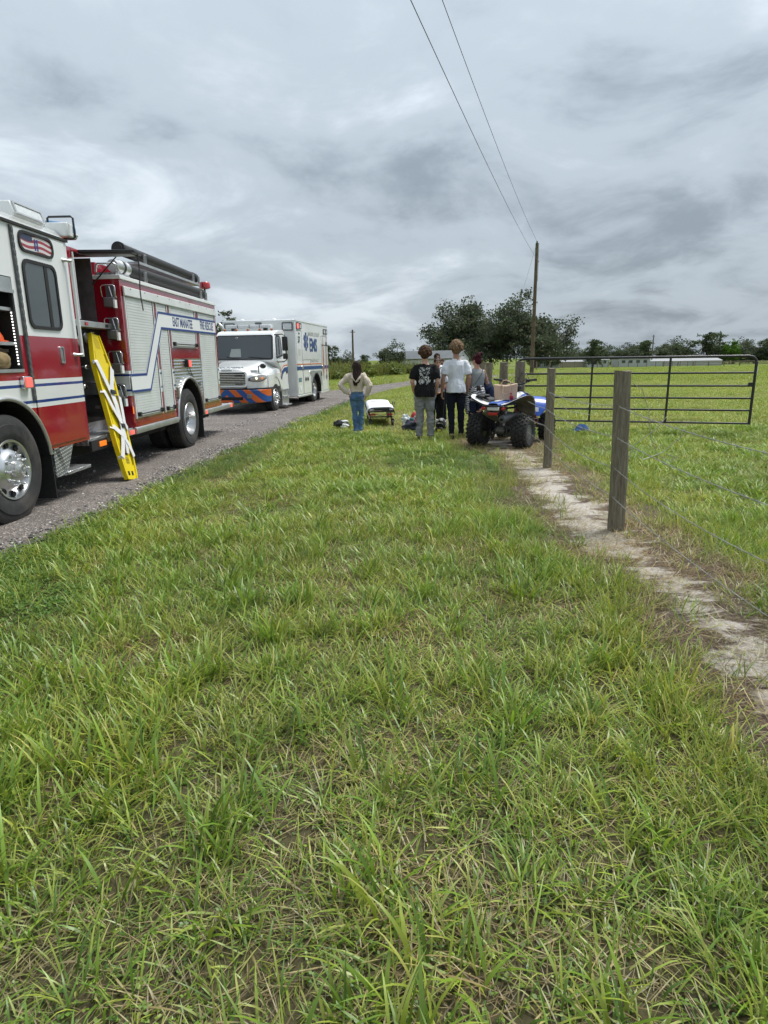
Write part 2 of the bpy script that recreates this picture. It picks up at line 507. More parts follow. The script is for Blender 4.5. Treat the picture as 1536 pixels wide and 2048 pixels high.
mrp = n.new('ShaderNodeMapRange'); mrp.inputs[1].default_value = 0.58; mrp.inputs[2].default_value = 0.65; l.new(ad.outputs[0], mrp.inputs[0])
l.new(nmix(n, l, mrp.outputs[0], litter, sand), p.inputs['Base Color'])
p.inputs['Roughness'].default_value = 0.95; p.inputs['Specular IOR Level'].default_value = 0.1
nbump(n, l, p, nnoise(n, l, mp.outputs[0], 35, 8, 0.75, 1.0), 0.9, 0.03)
grid = []; bare = []
for y in np.arange(-2, 14, 0.07):
    a = float(path_l(y)) - 0.22 - 0.22 * (float(vfbm(y, 1.0, 1.3, 15)) - 0.5) * 2
    b = float(path_r(y)) + 0.28 + 0.22 * (float(vfbm(y, 6.0, 1.3, 14)) - 0.5) * 2
    row = []
    for k in range(18):
        t = k / 17.0; x = a + (b - a) * t
        e_ = min(t, 1 - t)
        row.append((x, y, 0.006 - 0.02 * min(1, e_ * 5) * 0 + 0.02 * (float(vfbm(x, y, 4.0, 21)) - 0.3) * min(1, e_ * 6)))
        bare.append(0.20 * math.exp(-((t - 0.38) / 0.22) ** 2) * (1.05 if 5.0 < y < 11 else 0.72) - 0.12 * (e_ < 0.15))
    grid.append(row)
path = MB().sheet(grid).build('dirt_path', dm, smooth=180); tag(path, kind='structure')
a_ = path.data.attributes.new('bare', 'FLOAT', 'POINT'); a_.data.foreach_set('value', bare)

# ================================================================== GRASS
bm_, n, l, p = surf('grass_blade')
n.remove(p)
at = n.new('ShaderNodeAttribute'); at.attribute_name = 'col'
gpos = n.new('ShaderNodeNewGeometry').outputs['Position']
_b = nramp(n, l, nnoise(n, l, gpos, 0.45, 5, 0.6), [(0.3, (1.08, 1.02, 0.90)), (0.7, (1.62, 1.45, 1.18))])
_y = nramp(n, l, nnoise(n, l, gpos, 1.1, 4, 0.6), [(0.32, (0.92, 1.02, 0.88)), (0.68, (1.20, 1.06, 0.86))])
tm = n.new('ShaderNodeMix'); tm.data_type = 'RGBA'; tm.blend_type = 'MULTIPLY'; tm.inputs[0].default_value = 1
l.new(_b, tm.inputs[6]); l.new(_y, tm.inputs[7])
mulc = n.new('ShaderNodeMix'); mulc.data_type = 'RGBA'; mulc.blend_type = 'MULTIPLY'; mulc.inputs[0].default_value = 1
l.new(at.outputs['Color'], mulc.inputs[6]); l.new(tm.outputs[2], mulc.inputs[7])
df = n.new('ShaderNodeBsdfDiffuse'); tr = n.new('ShaderNodeBsdfTranslucent'); gl = n.new('ShaderNodeBsdfGlossy')
gl.inputs['Roughness'].default_value = 0.42; gl.inputs['Color'].default_value = (0.8, 0.85, 0.8, 1)
l.new(mulc.outputs[2], df.inputs['Color']); l.new(mulc.outputs[2], tr.inputs['Color'])
ms = n.new('ShaderNodeMixShader'); ms.inputs[0].default_value = 0.38
l.new(df.outputs[0], ms.inputs[1]); l.new(tr.outputs[0], ms.inputs[2])
fr = n.new('ShaderNodeMixShader'); fr.inputs[0].default_value = 0.045
l.new(ms.outputs[0], fr.inputs[1]); l.new(gl.outputs[0], fr.inputs[2])
l.new(fr.outputs[0], n['Material Output'].inputs['Surface'])
GRASS_MAT = bm_

_K = 1.5
def _pal(L): return [tuple(q * _K for q in c) for c in L]
GREEN = [(0.090, 0.165, 0.024), (0.115, 0.190, 0.028), (0.145, 0.205, 0.036), (0.075, 0.145, 0.026), (0.17, 0.215, 0.046)]
PALE = [(0.20, 0.235, 0.085), (0.24, 0.25, 0.105), (0.165, 0.215, 0.075)]
DRY = [(0.185, 0.165, 0.105), (0.145, 0.120, 0.080), (0.22, 0.20, 0.135), (0.11, 0.088, 0.062)]
DARKG = [(0.045, 0.098, 0.022), (0.060, 0.120, 0.026), (0.078, 0.135, 0.030)]
GREEN, PALE, DRY, DARKG = _pal(GREEN), _pal(PALE), _pal(DRY), _pal(DARKG)
def tuft_mesh(name, seed, nb, rad, h0, h1, w, lean, curl, pal, segs=4, flat=False):
    rg = random.Random(seed); vs_, fs_, cs_ = [], [], []
    for b in range(nb):
        a = rg.uniform(0, 2 * PI); rr = rad * math.sqrt(rg.random())
        x0, y0 = rr * math.cos(a), rr * math.sin(a)
        h = rg.uniform(h0, h1); az = a + rg.gauss(0, 0.9); tilt = abs(rg.gauss(lean, 0.28)); ww = w * rg.uniform(0.6, 1.25)
        if flat: tilt = rg.uniform(1.15, 1.5)
        c = rg.choice(pal); k = rg.uniform(0.78, 1.22); c = tuple(q * k for q in c)
        twist = rg.uniform(-0.7, 0.7); cu = rg.gauss(curl, 0.35)
        px, py, pz = x0, y0, -0.005 if not flat else 0.006
        o = len(vs_)
        for s in range(segs + 1):
            t = s / segs
            th = tilt + cu * t * t
            wd = ww * (0.75 + 0.5 * t if t < 0.4 else 0.95 * (1 - ((t - 0.4) / 0.6) ** 1.6) + 0.0) * 0.5
            sx, sy = -math.sin(az + twist), math.cos(az + twist)
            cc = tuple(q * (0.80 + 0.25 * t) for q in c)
            if s == segs:
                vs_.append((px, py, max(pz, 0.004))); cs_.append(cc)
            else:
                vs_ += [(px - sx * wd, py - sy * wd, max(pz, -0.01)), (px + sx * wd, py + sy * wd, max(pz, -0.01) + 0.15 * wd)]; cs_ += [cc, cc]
            st = h / segs
            px += math.sin(th) * math.cos(az) * st; py += math.sin(th) * math.sin(az) * st; pz += math.cos(th) * st
        for s in range(segs - 1):
            i = o + 2 * s; fs_.append((i, i + 1, i + 3, i + 2))
        i = o + 2 * (segs - 1); fs_.append((i, i + 1, i + 2))
    me = bpy.data.meshes.new(name); me.from_pydata(vs_, [], fs_)
    ca = me.attributes.new('col', 'FLOAT_COLOR', 'POINT')
    ca.data.foreach_set('color', [q for c in cs_ for q in (*c, 1)])
    me.polygons.foreach_set('use_smooth', [True] * len(me.polygons))
    me.materials.append(GRASS_MAT); me.update()
    return me
def weed_mesh(name, seed, nb, rad, h, leaf, pal):
    """low broad-leaved ground weed: small leaflets on short stalks"""
    rg = random.Random(seed); vs_, fs_, cs_ = [], [], []
    for b in range(nb):
        a = rg.uniform(0, 2 * PI); rr = rad * math.sqrt(rg.random())
        x, y = rr * math.cos(a), rr * math.sin(a); z = h * rg.uniform(0.2, 1.0) * (1 - 0.5 * rr / rad)
        c = rg.choice(pal); k = rg.uniform(0.75, 1.25); c = tuple(q * k for q in c)
        for q in range(3):
            az = rg.uniform(0, 2 * PI); L = leaf * rg.uniform(0.6, 1.2); W = L * 0.33; ti_ = rg.uniform(-0.5, 0.6)
            d = Vector((math.cos(az) * math.cos(ti_), math.sin(az) * math.cos(ti_), math.sin(ti_))); s = Vector((-math.sin(az), math.cos(az), rg.uniform(-.3, .3)))
            P0 = Vector((x, y, z)); o = len(vs_)
            vs_ += [tuple(P0), tuple(P0 + d * L * 0.5 + s * W), tuple(P0 + d * L), tuple(P0 + d * L * 0.5 - s * W)]; cs_ += [c] * 4
            fs_.append((o, o + 1, o + 2, o + 3))
    me = bpy.data.meshes.new(name); me.from_pydata(vs_, [], fs_)
    ca = me.attributes.new('col', 'FLOAT_COLOR', 'POINT'); ca.data.foreach_set('color', [q for c in cs_ for q in (*c, 1)])
    me.materials.append(GRASS_MAT); me.update()
    return me

def scatter_group(name, meshes):
    """geometry-node group that sets the meshes out on the points of a cloud"""
    col = bpy.data.collections.new(name + '_sources')
    for i, me in enumerate(meshes):
        o = bpy.data.objects.new('%s_%02d' % (name, i), me); col.objects.link(o)
    ng = bpy.data.node_groups.new(name, 'GeometryNodeTree')
    ng.interface.new_socket('Geometry', in_out='INPUT', socket_type='NodeSocketGeometry')
    ng.interface.new_socket('Geometry', in_out='OUTPUT', socket_type='NodeSocketGeometry')
    nn, ll = ng.nodes, ng.links
    gi, go = nn.new('NodeGroupInput'), nn.new('NodeGroupOutput')
    ci = nn.new('GeometryNodeCollectionInfo'); ci.inputs['Collection'].default_value = col
    ci.inputs['Separate Children'].default_value = True; ci.inputs['Reset Children'].default_value = True
    ip = nn.new('GeometryNodeInstanceOnPoints'); ip.inputs['Pick Instance'].default_value = True
    def na(nm, t):
        q = nn.new('GeometryNodeInputNamedAttribute'); q.data_type = t; q.inputs['Name'].default_value = nm; return q.outputs['Attribute']
    ll.new(gi.outputs[0], ip.inputs['Points']); ll.new(ci.outputs[0], ip.inputs['Instance'])
    ll.new(na('idx', 'INT'), ip.inputs['Instance Index']); ll.new(na('rot', 'FLOAT_VECTOR'), ip.inputs['Rotation'])
    ll.new(na('scl', 'FLOAT_VECTOR'), ip.inputs['Scale'])
    ll.new(ip.outputs[0], go.inputs[0])
    return ng
def scatter(name, ng, P, idx, rot, scl, tint):
    me = bpy.data.meshes.new(name)
    N = len(P)
    me.vertices.add(N); me.vertices.foreach_set('co', np.asarray(P, np.float32).ravel())
    for nm, t, v in (('idx', 'INT', idx), ('rot', 'FLOAT_VECTOR', rot), ('scl', 'FLOAT_VECTOR', scl), ('tint', 'FLOAT_VECTOR', tint)):
        a = me.attributes.new(nm, t, 'POINT')
        a.data.foreach_set('value' if t == 'INT' else 'vector', np.asarray(v, np.int32 if t == 'INT' else np.float32).ravel())
    me.update()
    o = bpy.data.objects.new(name, me); COL.objects.link(o)
    md = o.modifiers.new('scatter', 'NODES'); md.node_group = ng
    return o


class TuftBuf:
    """collects many tufts into one patch mesh"""
    def __init__(s): s.v = []; s.f = []; s.c = []; s.n = 0
    def put(s, lib, x, y, rz, sc, hz=1.0, tint=1.0):
        V, F, C = lib
        c_, s_ = math.cos(rz) * sc, math.sin(rz) * sc
        W = np.empty_like(V); W[:, 0] = V[:, 0] * c_ - V[:, 1] * s_ + x; W[:, 1] = V[:, 0] * s_ + V[:, 1] * c_ + y; W[:, 2] = V[:, 2] * sc * hz
        s.v.append(W); s.f += [tuple(i + s.n for i in f) for f in F]; s.c.append(C * tint); s.n += len(V)
    def mesh(s, name):
        me = bpy.data.meshes.new(name); me.from_pydata(np.concatenate(s.v).tolist(), [], s.f)
        C = np.concatenate(s.c); ca = me.attributes.new('col', 'FLOAT_COLOR', 'POINT')
        ca.data.foreach_set('color', np.concatenate([C, np.ones((len(C), 1))], 1).astype(np.float32).ravel())
        me.polygons.foreach_set('use_smooth', [True] * len(me.polygons))
        me.materials.append(GRASS_MAT); me.update(); return me
def as_lib(me):
    V = np.empty(len(me.vertices) * 3, np.float32); me.vertices.foreach_get('co', V)
    C = np.empty(len(me.vertices) * 4, np.float32); me.attributes['col'].data.foreach_get('color', C)
    F = [tuple(p_.vertices) for p_ in me.polygons]
    return V.reshape(-1, 3), F, C.reshape(-1, 4)[:, :3]
def mk(n_, *a, **k): return [tuft_mesh('t', k.get('seed', 0) + i, *a, **{q: w for q, w in k.items() if q != 'seed'}) for i in range(n_)]
T0 = {  # near tufts
 'mid': mk(4, 9, 0.07, 0.09, 0.20, 0.0085, 0.60, 0.9, GREEN * 2 + PALE + DRY[:1], seed=10),
 'tall': mk(3, 11, 0.06, 0.14, 0.30, 0.0120, 0.55, 1.0, GREEN * 3 + PALE[:1], segs=5, seed=20),
 'short': mk(3, 11, 0.08, 0.05, 0.12, 0.0070, 0.75, 0.8, GREEN + PALE + DRY[:2], segs=3, seed=30),
 'dry': mk(3, 10, 0.10, 0.06, 0.17, 0.0042, 1.0, 0.5, DRY + PALE[:1], segs=3, seed=40),
 'thatch': mk(3, 10, 0.13, 0.05, 0.16, 0.0045, 1.3, 0.1, DRY, segs=2, flat=True, seed=50),
 'fine': mk(3, 14, 0.09, 0.10, 0.21, 0.0064, 0.50, 0.8, GREEN * 2 + PALE, seed=90),
 'clover': [weed_mesh('t', 460 + i, 30, 0.12, 0.035, 0.014, DARKG + GREEN[:2]) for i in range(2)],
 'weed': [weed_mesh('t', 60 + i, 44, 0.14, 0.10, 0.019, DARKG) for i in range(3)],
}
T2 = {  # tufts for the middle distance: fewer, wider blades
 'fine': mk(3, 12, 0.16, 0.10, 0.24, 0.013, 0.5, 0.7, GREEN * 2 + PALE, segs=2, seed=190),
 'short': mk(3, 12, 0.16, 0.06, 0.14, 0.012, 0.7, 0.6, GREEN + PALE * 2 + DRY[:1], segs=2, seed=130),
 'dry': mk(3, 10, 0.18, 0.07, 0.2, 0.010, 0.9, 0.5, DRY[:3] + PALE, segs=2, seed=140),
 'weed': [weed_mesh('t', 160 + i, 22, 0.2, 0.09, 0.05, DARKG) for i in range(2)],
}
L0 = {k: [as_lib(m) for m in v] for k, v in T0.items()}
L2 = {k: [as_lib(m) for m in v] for k, v in T2.items()}
MIX0 = {  # number per square metre
 'lush': {'tall': 50, 'fine': 80, 'mid': 90, 'short': 90, 'thatch': 25, 'dry': 6},
 'mixed': {'tall': 24, 'fine': 40, 'mid': 100, 'short': 130, 'thatch': 50, 'dry': 20, 'clover': 22},
 'worn': {'tall': 13, 'fine': 10, 'mid': 60, 'short': 110, 'thatch': 110, 'dry': 48, 'clover': 40},
 'weedy': {'tall': 8, 'fine': 16, 'mid': 36, 'short': 50, 'thatch': 30, 'dry': 10, 'weed': 85},
}
MIX2 = {
 'lush': {'fine': 60, 'short': 12, 'dry': 3}, 'mixed': {'fine': 26, 'short': 34, 'dry': 12}, 'worn': {'fine': 8, 'short': 34, 'dry': 34}, 'weedy': {'fine': 14, 'short': 14, 'weed': 50, 'dry': 4}}
_src = []; _ids = {}
def reg(key, me): _ids.setdefault(key, []).append(len(_src)); _src.append(me)
for k_ in T0:
    for m_ in T0[k_]: reg('n_' + k_, m_)
for k_ in T2:
    for m_ in T2[k_]: reg('m_' + k_, m_)
rq = random.Random(77)
def patches(lod, size, lib, mixes, nvar, sc, dens, hz=1.0):
    for typ, mx_ in mixes.items():
        for v_ in range(nvar):
            b = TuftBuf(); side = size * 1.12
            for k, per in mx_.items():
                cnt = per * side * side * dens; cnt = int(cnt) + (rq.random() < cnt % 1)
                hubs = [(rq.uniform(-.45, .45) * side, rq.uniform(-.45, .45) * side) for _ in range(max(2, int(7 * side * side)))]
                for q in range(cnt):
                    if k in ('tall', 'fine') and rq.random() < 0.7:
                        hx, hy = rq.choice(hubs); tx, ty = hx + rq.gauss(0, .06), hy + rq.gauss(0, .06)
                    else: tx, ty = rq.uniform(-.5, .5) * side, rq.uniform(-.5, .5) * side
                    b.put(rq.choice(lib[k]), tx, ty, rq.uniform(0, 6.28), sc * rq.uniform(0.65, 1.15), hz * rq.uniform(0.8, 1.15), rq.uniform(0.85, 1.15))
            reg('%s_%s' % (lod, typ), b.mesh('patch'))
patches('A', 0.5, L0, MIX0, 4, 0.95, 1.05, 0.84)
patches('B', 1.0, L0, MIX0, 2, 1.15, 0.70, 0.52)
patches('C', 2.0, L2, MIX2, 2, 1.0, 0.95, 0.55)
patches('D', 6.0, L2, MIX2, 1, 1.7, 0.26, 0.75)
GRASS_NG = scatter_group('grass_tufts', _src)
rg = np.random.RandomState(5)
PTS = []
def emit(x, y, key, smin, smax, lift=0.0, tiltv=0.12):
    N = len(x)
    if N == 0: return
    ids = np.array([_ids[k][rg.randint(len(_ids[k]))] for k in ([key] * N if isinstance(key, str) else key)])
    sc = rg.uniform(smin, smax, N); S = np.stack([sc, sc, sc], 1)
    quarter = tiltv == 0
    Rr = np.stack([rg.normal(0, 1, N) * tiltv, rg.normal(0, 1, N) * tiltv, rg.randint(0, 4, N) * PI / 2 if quarter else rg.uniform(0, 2 * PI, N)], 1)
    PTS.append((np.stack([x, y, gz(x, y) + lift], 1), ids, Rr, S, np.ones((N, 3))))
def edge_d(x, y):
    """signed distances: outside the road, outside the path (positive = grass)"""
    jr = 0.30 * (vfbm(x, y, 2.2, 51) - 0.5)
    dr = np.maximum(x - road_r(y), road_l(y) - x) + jr
    jp = 0.55 * (vfbm(x, y, 2.0, 61) - 0.5)
    dp = np.where(y < 14, np.maximum(path_l(y) - x, x - path_r(y)), 9) + jp
    return dr, dp
def kind_at(x, y, dr):
    lush = vfbm(x, y, 0.75, 71); patch = vfbm(x, y, 1.3, 81); wd = vfbm(x, y, 0.8, 95)
    left = x < 1.7
    out = np.where(patch < 0.43, 'worn', np.where(lush > 0.50, 'lush', 'mixed')).astype(object)
    weedy = left & (((dr < 1.35 * vfbm(x, y, 0.5, 91) - 0.02) & (y < 26)) | ((wd > 0.72) & (y < 3.0) & (x < 0)) | ((np.abs(x - 1.25) < 0.7) & (y > 8.6) & (y < 10.9)))
    out[weedy] = 'weedy'
    out[(x > 2.6) & (out == 'worn') & (patch > 0.33)] = 'mixed'
    return out
def tiles(lod, size, y0, y1, kx, pad, margin):
    xm = kx * y1 + pad
    gx, gy = np.meshgrid(np.arange(-xm, xm, size), np.arange(y0 + size / 2, y1 + 1e-6, size))
    x = gx.ravel() + rg.uniform(-.06, .06, gx.size) * size; y = gy.ravel() + rg.uniform(-.06, .06, gx.size) * size
    k = np.abs(x) < kx * y + pad
    x, y = x[k], y[k]
    dr, dp = edge_d(x, y)
    ok = (dr > margin) & (dp > margin)
    x, y, dr = x[ok], y[ok], dr[ok]
    emit(x, y, ['%s_%s' % (lod, t) for t in kind_at(x, y, dr)], 0.95, 1.1, 0.0, 0.0)
def edges(pre, y0, y1, kx, pad, margin, den, sc):
    """single tufts where patches would spill on to the road or the path"""
    xm = kx * y1 + pad
    N = int((y1 - y0) * 2 * xm * den)
    x = rg.uniform(-xm, xm, N); y = rg.uniform(y0, y1, N)
    dr, dp = edge_d(x, y)
    k = (np.abs(x) < kx * y + pad) & (dr > 0) & (dp > 0.0) & ((dr < margin * 1.6) | (dp < margin * 1.6))
    x, y, dr, dp = x[k], y[k], dr[k], dp[k]
    typ = kind_at(x, y, dr); u = rg.rand(len(x)); keys = []
    near_path = dp < dr
    for t, u_, e_, np_ in zip(typ, u, np.minimum(dr, dp), near_path):
        if np_ and e_ < 0.16: kk = 'dry' if u_ < 0.35 else ('thatch' if u_ < 0.6 else 'short')
        elif t == 'weedy': kk = 'weed' if u_ < 0.6 else ('fine' if u_ < 0.75 else 'short')
        elif t == 'worn': kk = 'dry' if u_ < 0.4 else 'short'
        else: kk = 'fine' if u_ < 0.5 else ('short' if u_ < 0.85 else 'dry')
        if pre == 'm_' and kk == 'thatch': kk = 'dry'
        keys.append(pre + kk)
    emit(x, y, keys, 0.7 * sc, 1.15 * sc)
tiles('A', 0.5, 0.5, 6.0, 0.72, 1.5, 0.30); edges('n_', 0.5, 6.0, 0.72, 1.5, 0.30, 230, 1.0)
tiles('B', 1.0, 6.0, 14.0, 0.70, 1.6, 0.55); edges('n_', 6.0, 14.0, 0.70, 1.6, 0.55, 150, 0.8)
tiles('C', 2.0, 14.0, 40.0, 0.68, 2.0, 1.05); edges('m_', 14.0, 40.0, 0.68, 2.0, 1.05, 40, 0.7)
tiles('D', 6.0, 40.0, 136.0, 0.66, 4.0, 3.1); edges('m_', 40.0, 66.0, 0.3, 4.0, 3.1, 9, 1.6)
# dead grass lying on and beside the path
x = rg.uniform(1.1, 3.2, 5200); y = rg.uniform(1.6, 13.5, 5200)
dr, dp = edge_d(x, y); bp = vfbm(x, y, 1.6, 99); u = rg.rand(5200)
k = ((dp <= 0.05) & (bp > 0.47) & (u < 0.8)) | ((np.abs(dp) < 0.2) & (u < 0.8))
emit(x[k], y[k], 'n_thatch', 0.7, 1.2, 0.012)
k = (np.abs(dp - 0.02) < 0.16) & (u < 0.12)
emit(x[k], y[k], 'n_dry', 0.8, 1.3, 0.0)
k = (dp > -0.18) & (dp < 0.05) & (u < 0.12)
emit(x[k], y[k], 'n_short', 0.7, 1.3, 0.0)
k = (dp > -0.22) & (dp < 0.05) & (u > 0.9)
emit(x[k], y[k], 'n_mid', 0.6, 1.0, 0.0)
_P = [np.concatenate([q[i] for q in PTS]) for i in range(5)]
grass = scatter('grass', GRASS_NG, *_P)
tag(grass, 'green bahia grass with straw and weeds covering verge and pasture', 'grass', kind='stuff')
print('grass instances', len(_P[0]))

# ---- loose stones on the road
STONE = [mat('stone_dark', (0.10, 0.095, 0.09), 0.85, var=0.3, vscale=30), mat('stone_grey', (0.22, 0.21, 0.20), 0.85, var=0.2, vscale=30), mat('stone_white', (0.58, 0.56, 0.53), 0.8, var=0.1, vscale=30)]
sm_ = []
for s in range(6):
    q = random.Random(s); b = MB(); b.ball((0, 0, 0), (1, 0.8, 0.55), 7, 5)
    b.v = [tuple(c * (1 + 0.28 * q.uniform(-1, 1)) for c in v_) for v_ in b.v]
    sm_.append(b.mesh('stone', STONE[s % 3], None))
ST_NG = scatter_group('road_stones', sm_)
x = rg.uniform(-7.3, -1.2, 60000); y = 3.5 + 22 * rg.rand(60000) ** 1.7
keep = (x < road_r(y) + 0.12) & (x > road_l(y)) & (rg.rand(60000) < 0.35 + 0.65 * np.clip(1 - (road_r(y) - x) / 1.2, 0, 1))
x, y = x[keep], y[keep]; N = len(x)
idx = rg.choice(6, N, p=[0.27, 0.14, 0.08, 0.27, 0.14, 0.10])
s = rg.gamma(3.0, 0.0022, N) + 0.003
stones = scatter('gravel_stones', ST_NG, np.stack([x, y, np.full(N, 0.022) + 0.3 * s], 1), idx, np.stack([rg.normal(0, .3, N), rg.normal(0, .3, N), rg.uniform(0, 6.28, N)], 1), np.stack([s, s, s], 1), np.ones((N, 3)))
tag(stones, 'loose grey and white stones lying on the gravel road', 'gravel', kind='stuff')
# ================================================================== SHARED VEHICLE MATERIALS
RED = (0.30, 0.006, 0.020); WHITE = (0.74, 0.76, 0.75); BLUE = (0.012, 0.045, 0.22)
M_red = mat('red_paint', RED, 0.15, coat=1.0, dirt=(0.15, 0.05, 0.05), dirt_amt=0.06)
M_white = mat('white_paint', WHITE, 0.2, coat=0.6, dirt=(0.4, 0.36, 0.3), dirt_amt=0.18, dscale=2.5)
M_blue = mat('blue_vinyl', BLUE, 0.35)
M_whitev = mat('white_vinyl', (0.78, 0.80, 0.80), 0.35)
M_alu = mat('aluminium', (0.60, 0.61, 0.61), 0.38, 0.85, var=0.12, vscale=5, dirt=(0.3, 0.26, 0.2), dirt_amt=0.25)
M_chrome = mat('chrome', (0.72, 0.73, 0.74), 0.22, 1.0)
M_rim = mat('polished_rim', (0.66, 0.67, 0.68), 0.30, 0.9)
M_slat = mat('shutter_alu', (0.66, 0.69, 0.68), 0.42, 0.12, var=0.05, vscale=2, dirt=(0.42, 0.40, 0.35), dirt_amt=0.2)
M_blk = mat('black_rubber', (0.018, 0.018, 0.019), 0.65, var=0.2, vscale=20)
M_blkpaint = mat('black_paint', (0.012, 0.012, 0.013), 0.35, coat=0.2)
M_tyre = mat('tyre_rubber', (0.028, 0.028, 0.029), 0.82, var=0.25, vscale=12, dirt=(0.13, 0.11, 0.09), dirt_amt=0.45, bump=0.2, bscale=120)
M_dark = mat('dark_interior', (0.010, 0.010, 0.011), 0.8)
M_grey = mat('grey_steel', (0.20, 0.205, 0.21), 0.45, 0.6, var=0.2, vscale=9)
M_greyc = mat('grey_casting', (0.13, 0.135, 0.14), 0.55, 0.4, var=0.25, vscale=14)
M_glass = mat('tinted_glass_sky_tone', (0.055, 0.068, 0.072), 0.04, spec=1.0)  # tinted; base colour raised to stand in for the sky's reflection
M_lens = mat('clear_lens', (0.62, 0.65, 0.66), 0.12, spec=0.8, var=0.12, vscale=30)
M_amber = glow('amber_lens', (1.0, 0.25, 0.03), 0.25, (0.55, 0.12, 0.01))
M_redlens = mat('red_lens', (0.42, 0.02, 0.02), 0.15, coat=0.5)
M_redlit = glow('red_lamp_lit', (1.0, 0.16, 0.13), 0.42, (0.6, 0.05, 0.04))
M_yellow = mat('yellow_plastic', (0.78, 0.60, 0.006), 0.38, var=0.05, vscale=6)
M_strap = mat('white_webbing', (0.70, 0.70, 0.70), 0.85, var=0.08, vscale=60)
# tread plate: raised lozenges
def treadplate(name, col=(0.50, 0.51, 0.52)):
    m = mat(name, col, 0.36, 0.8, var=0.15, vscale=6)
    nt = m.node_tree; n, l = nt.nodes, nt.links; p = n['Principled BSDF']
    tcn = n.new('ShaderNodeTexCoord'); w1 = n.new('ShaderNodeTexWave'); w2 = n.new('ShaderNodeTexWave')
    for w, rz in ((w1, 45), (w2, -45)):
        mp = n.new('ShaderNodeMapping'); mp.inputs['Rotation'].default_value = (R(rz), R(rz), R(rz)); l.new(tcn.outputs['Object'], mp.inputs[0])
        l.new(mp.outputs[0], w.inputs['Vector']); w.inputs['Scale'].default_value = 9.0
    mu = n.new('ShaderNodeMath'); mu.operation = 'MULTIPLY'; l.new(w1.outputs['Fac'], mu.inputs[0]); l.new(w2.outputs['Fac'], mu.inputs[1])
    b = n.new('ShaderNodeBump'); b.inputs['Strength'].default_value = 0.8; b.inputs['Distance'].default_value = 0.01
    l.new(mu.outputs[0], b.inputs['Height']); l.new(b.outputs[0], p.inputs['Normal'])
    return m
M_tread = treadplate('tread_plate')

def arc(cy, cz, r, t0, t1, k=14):
    return [(cy + r * math.cos(R(t0 + (t1 - t0) * i / k)), cz + r * math.sin(R(t0 + (t1 - t0) * i / k))) for i in range(k + 1)]

def tyre_profile(r, w, rim, grooves=4):
    """closed section (x, radius), outer face at x = 0, inner face at x = -w"""
    pr = [(-0.02, rim), (0.0, rim + 0.02), (0.012, rim + 0.3 * (r - rim)), (0.010, rim + 0.62 * (r - rim)), (0.0, rim + 0.64 * (r - rim)), (-0.004, r - 0.055), (-0.022, r - 0.016)]
    step = (w - 0.07) / (grooves + 1)
    x = -0.035
    for g in range(grooves + 1):
        pr += [(x, r), (x - step + 0.012, r)]
        if g < grooves: pr += [(x - step + 0.010, r - 0.014), (x - step + 0.002, r - 0.014)]
        x -= step
    pr += [(-w + 0.022, r - 0.016), (-w + 0.004, r - 0.055), (-w - 0.01, rim + 0.4 * (r - rim)), (-w, rim + 0.02), (-w + 0.02, rim)]
    return pr
def truck_wheel(parent, loc, r, w, style, dual=False):
    rim = r * 0.545
    b = MB(); b.lathe(tyre_profile(r, w, rim), axis='x', n=56, closed=True)
    if dual:
        c = MB(); c.lathe(tyre_profile(r, w, rim), (-w - 0.06, 0, 0), axis='x', n=56, closed=True); b.add(c.v, c.f)
    o = b.build('wheel', M_tyre, parent, smooth=35); o.location = loc
    b = MB()
    if style == 'front':
        b.lathe([(-0.01, rim + 0.006), (0.004, rim), (0.0, rim - 0.018), (-0.05, rim - 0.03), (-0.045, rim * 0.72), (0.005, rim * 0.60), (0.02, rim * 0.52), (0.025, 0)], axis='x', n=48); b.f = [f for f in b.f if len(f) == 4]
    else:
        b.lathe([(-0.01, rim + 0.006), (0.004, rim), (0.0, rim - 0.018), (-0.10, rim - 0.035), (-0.15, rim - 0.06)], axis='x', n=48); b.f = [f for f in b.f if len(f) == 4]
    rimo = b.build('rim', M_rim, o, smooth=50)
    dx = 0.022 if style == 'front' else -0.13
    if style != 'front': MB().lathe([(-0.148, rim - 0.05), (-0.155, rim * 0.62), (-0.13, rim * 0.5), (-0.13, 0)], axis='x', n=40).build('wheel_disc', M_greyc, o, smooth=50)
    b = MB()
    hr = rim * 0.30
    b.lathe([(dx, hr), (dx + 0.05, hr * 0.95), (dx + 0.06, hr * 0.62), (dx + 0.085, hr * 0.55), (dx + 0.085, hr * 0.4), (dx + 0.06, hr * .35), (dx + 0.06, 0)], axis='x', n=28)
    b.build('hub', M_alu if style == 'front' else M_greyc, o, smooth=40)
    b = MB(); b.lathe([(dx - 0.005, 0.017), (dx + 0.02, 0.017), (dx + 0.026, 0.013), (dx + 0.045, 0.011), (dx + 0.055, 0.004)], axis='x', n=8)
    nut = b.mesh('lug_nut', M_chrome, 40)
    for i in range(10):
        a = 2 * PI * i / 10
        q = bpy.data.objects.new('lug_nut', nut); COL.objects.link(q); q.parent = o; q.location = (0, rim * 0.50 * math.cos(a), rim * 0.50 * math.sin(a))
    if style == 'front':
        hh = MB().lathe([(-0.050, 0.030), (-0.030, 0.029), (-0.030, 0)], axis='x', n=14).mesh('hand_hole', M_dark, 40)
        for i in range(10):
            a = 2 * PI * (i + 0.5) / 10
            q = bpy.data.objects.new('hand_hole', hh); COL.objects.link(q); q.parent = o; q.location = (0.003, rim * 0.82 * math.cos(a), rim * 0.82 * math.sin(a))
    return o

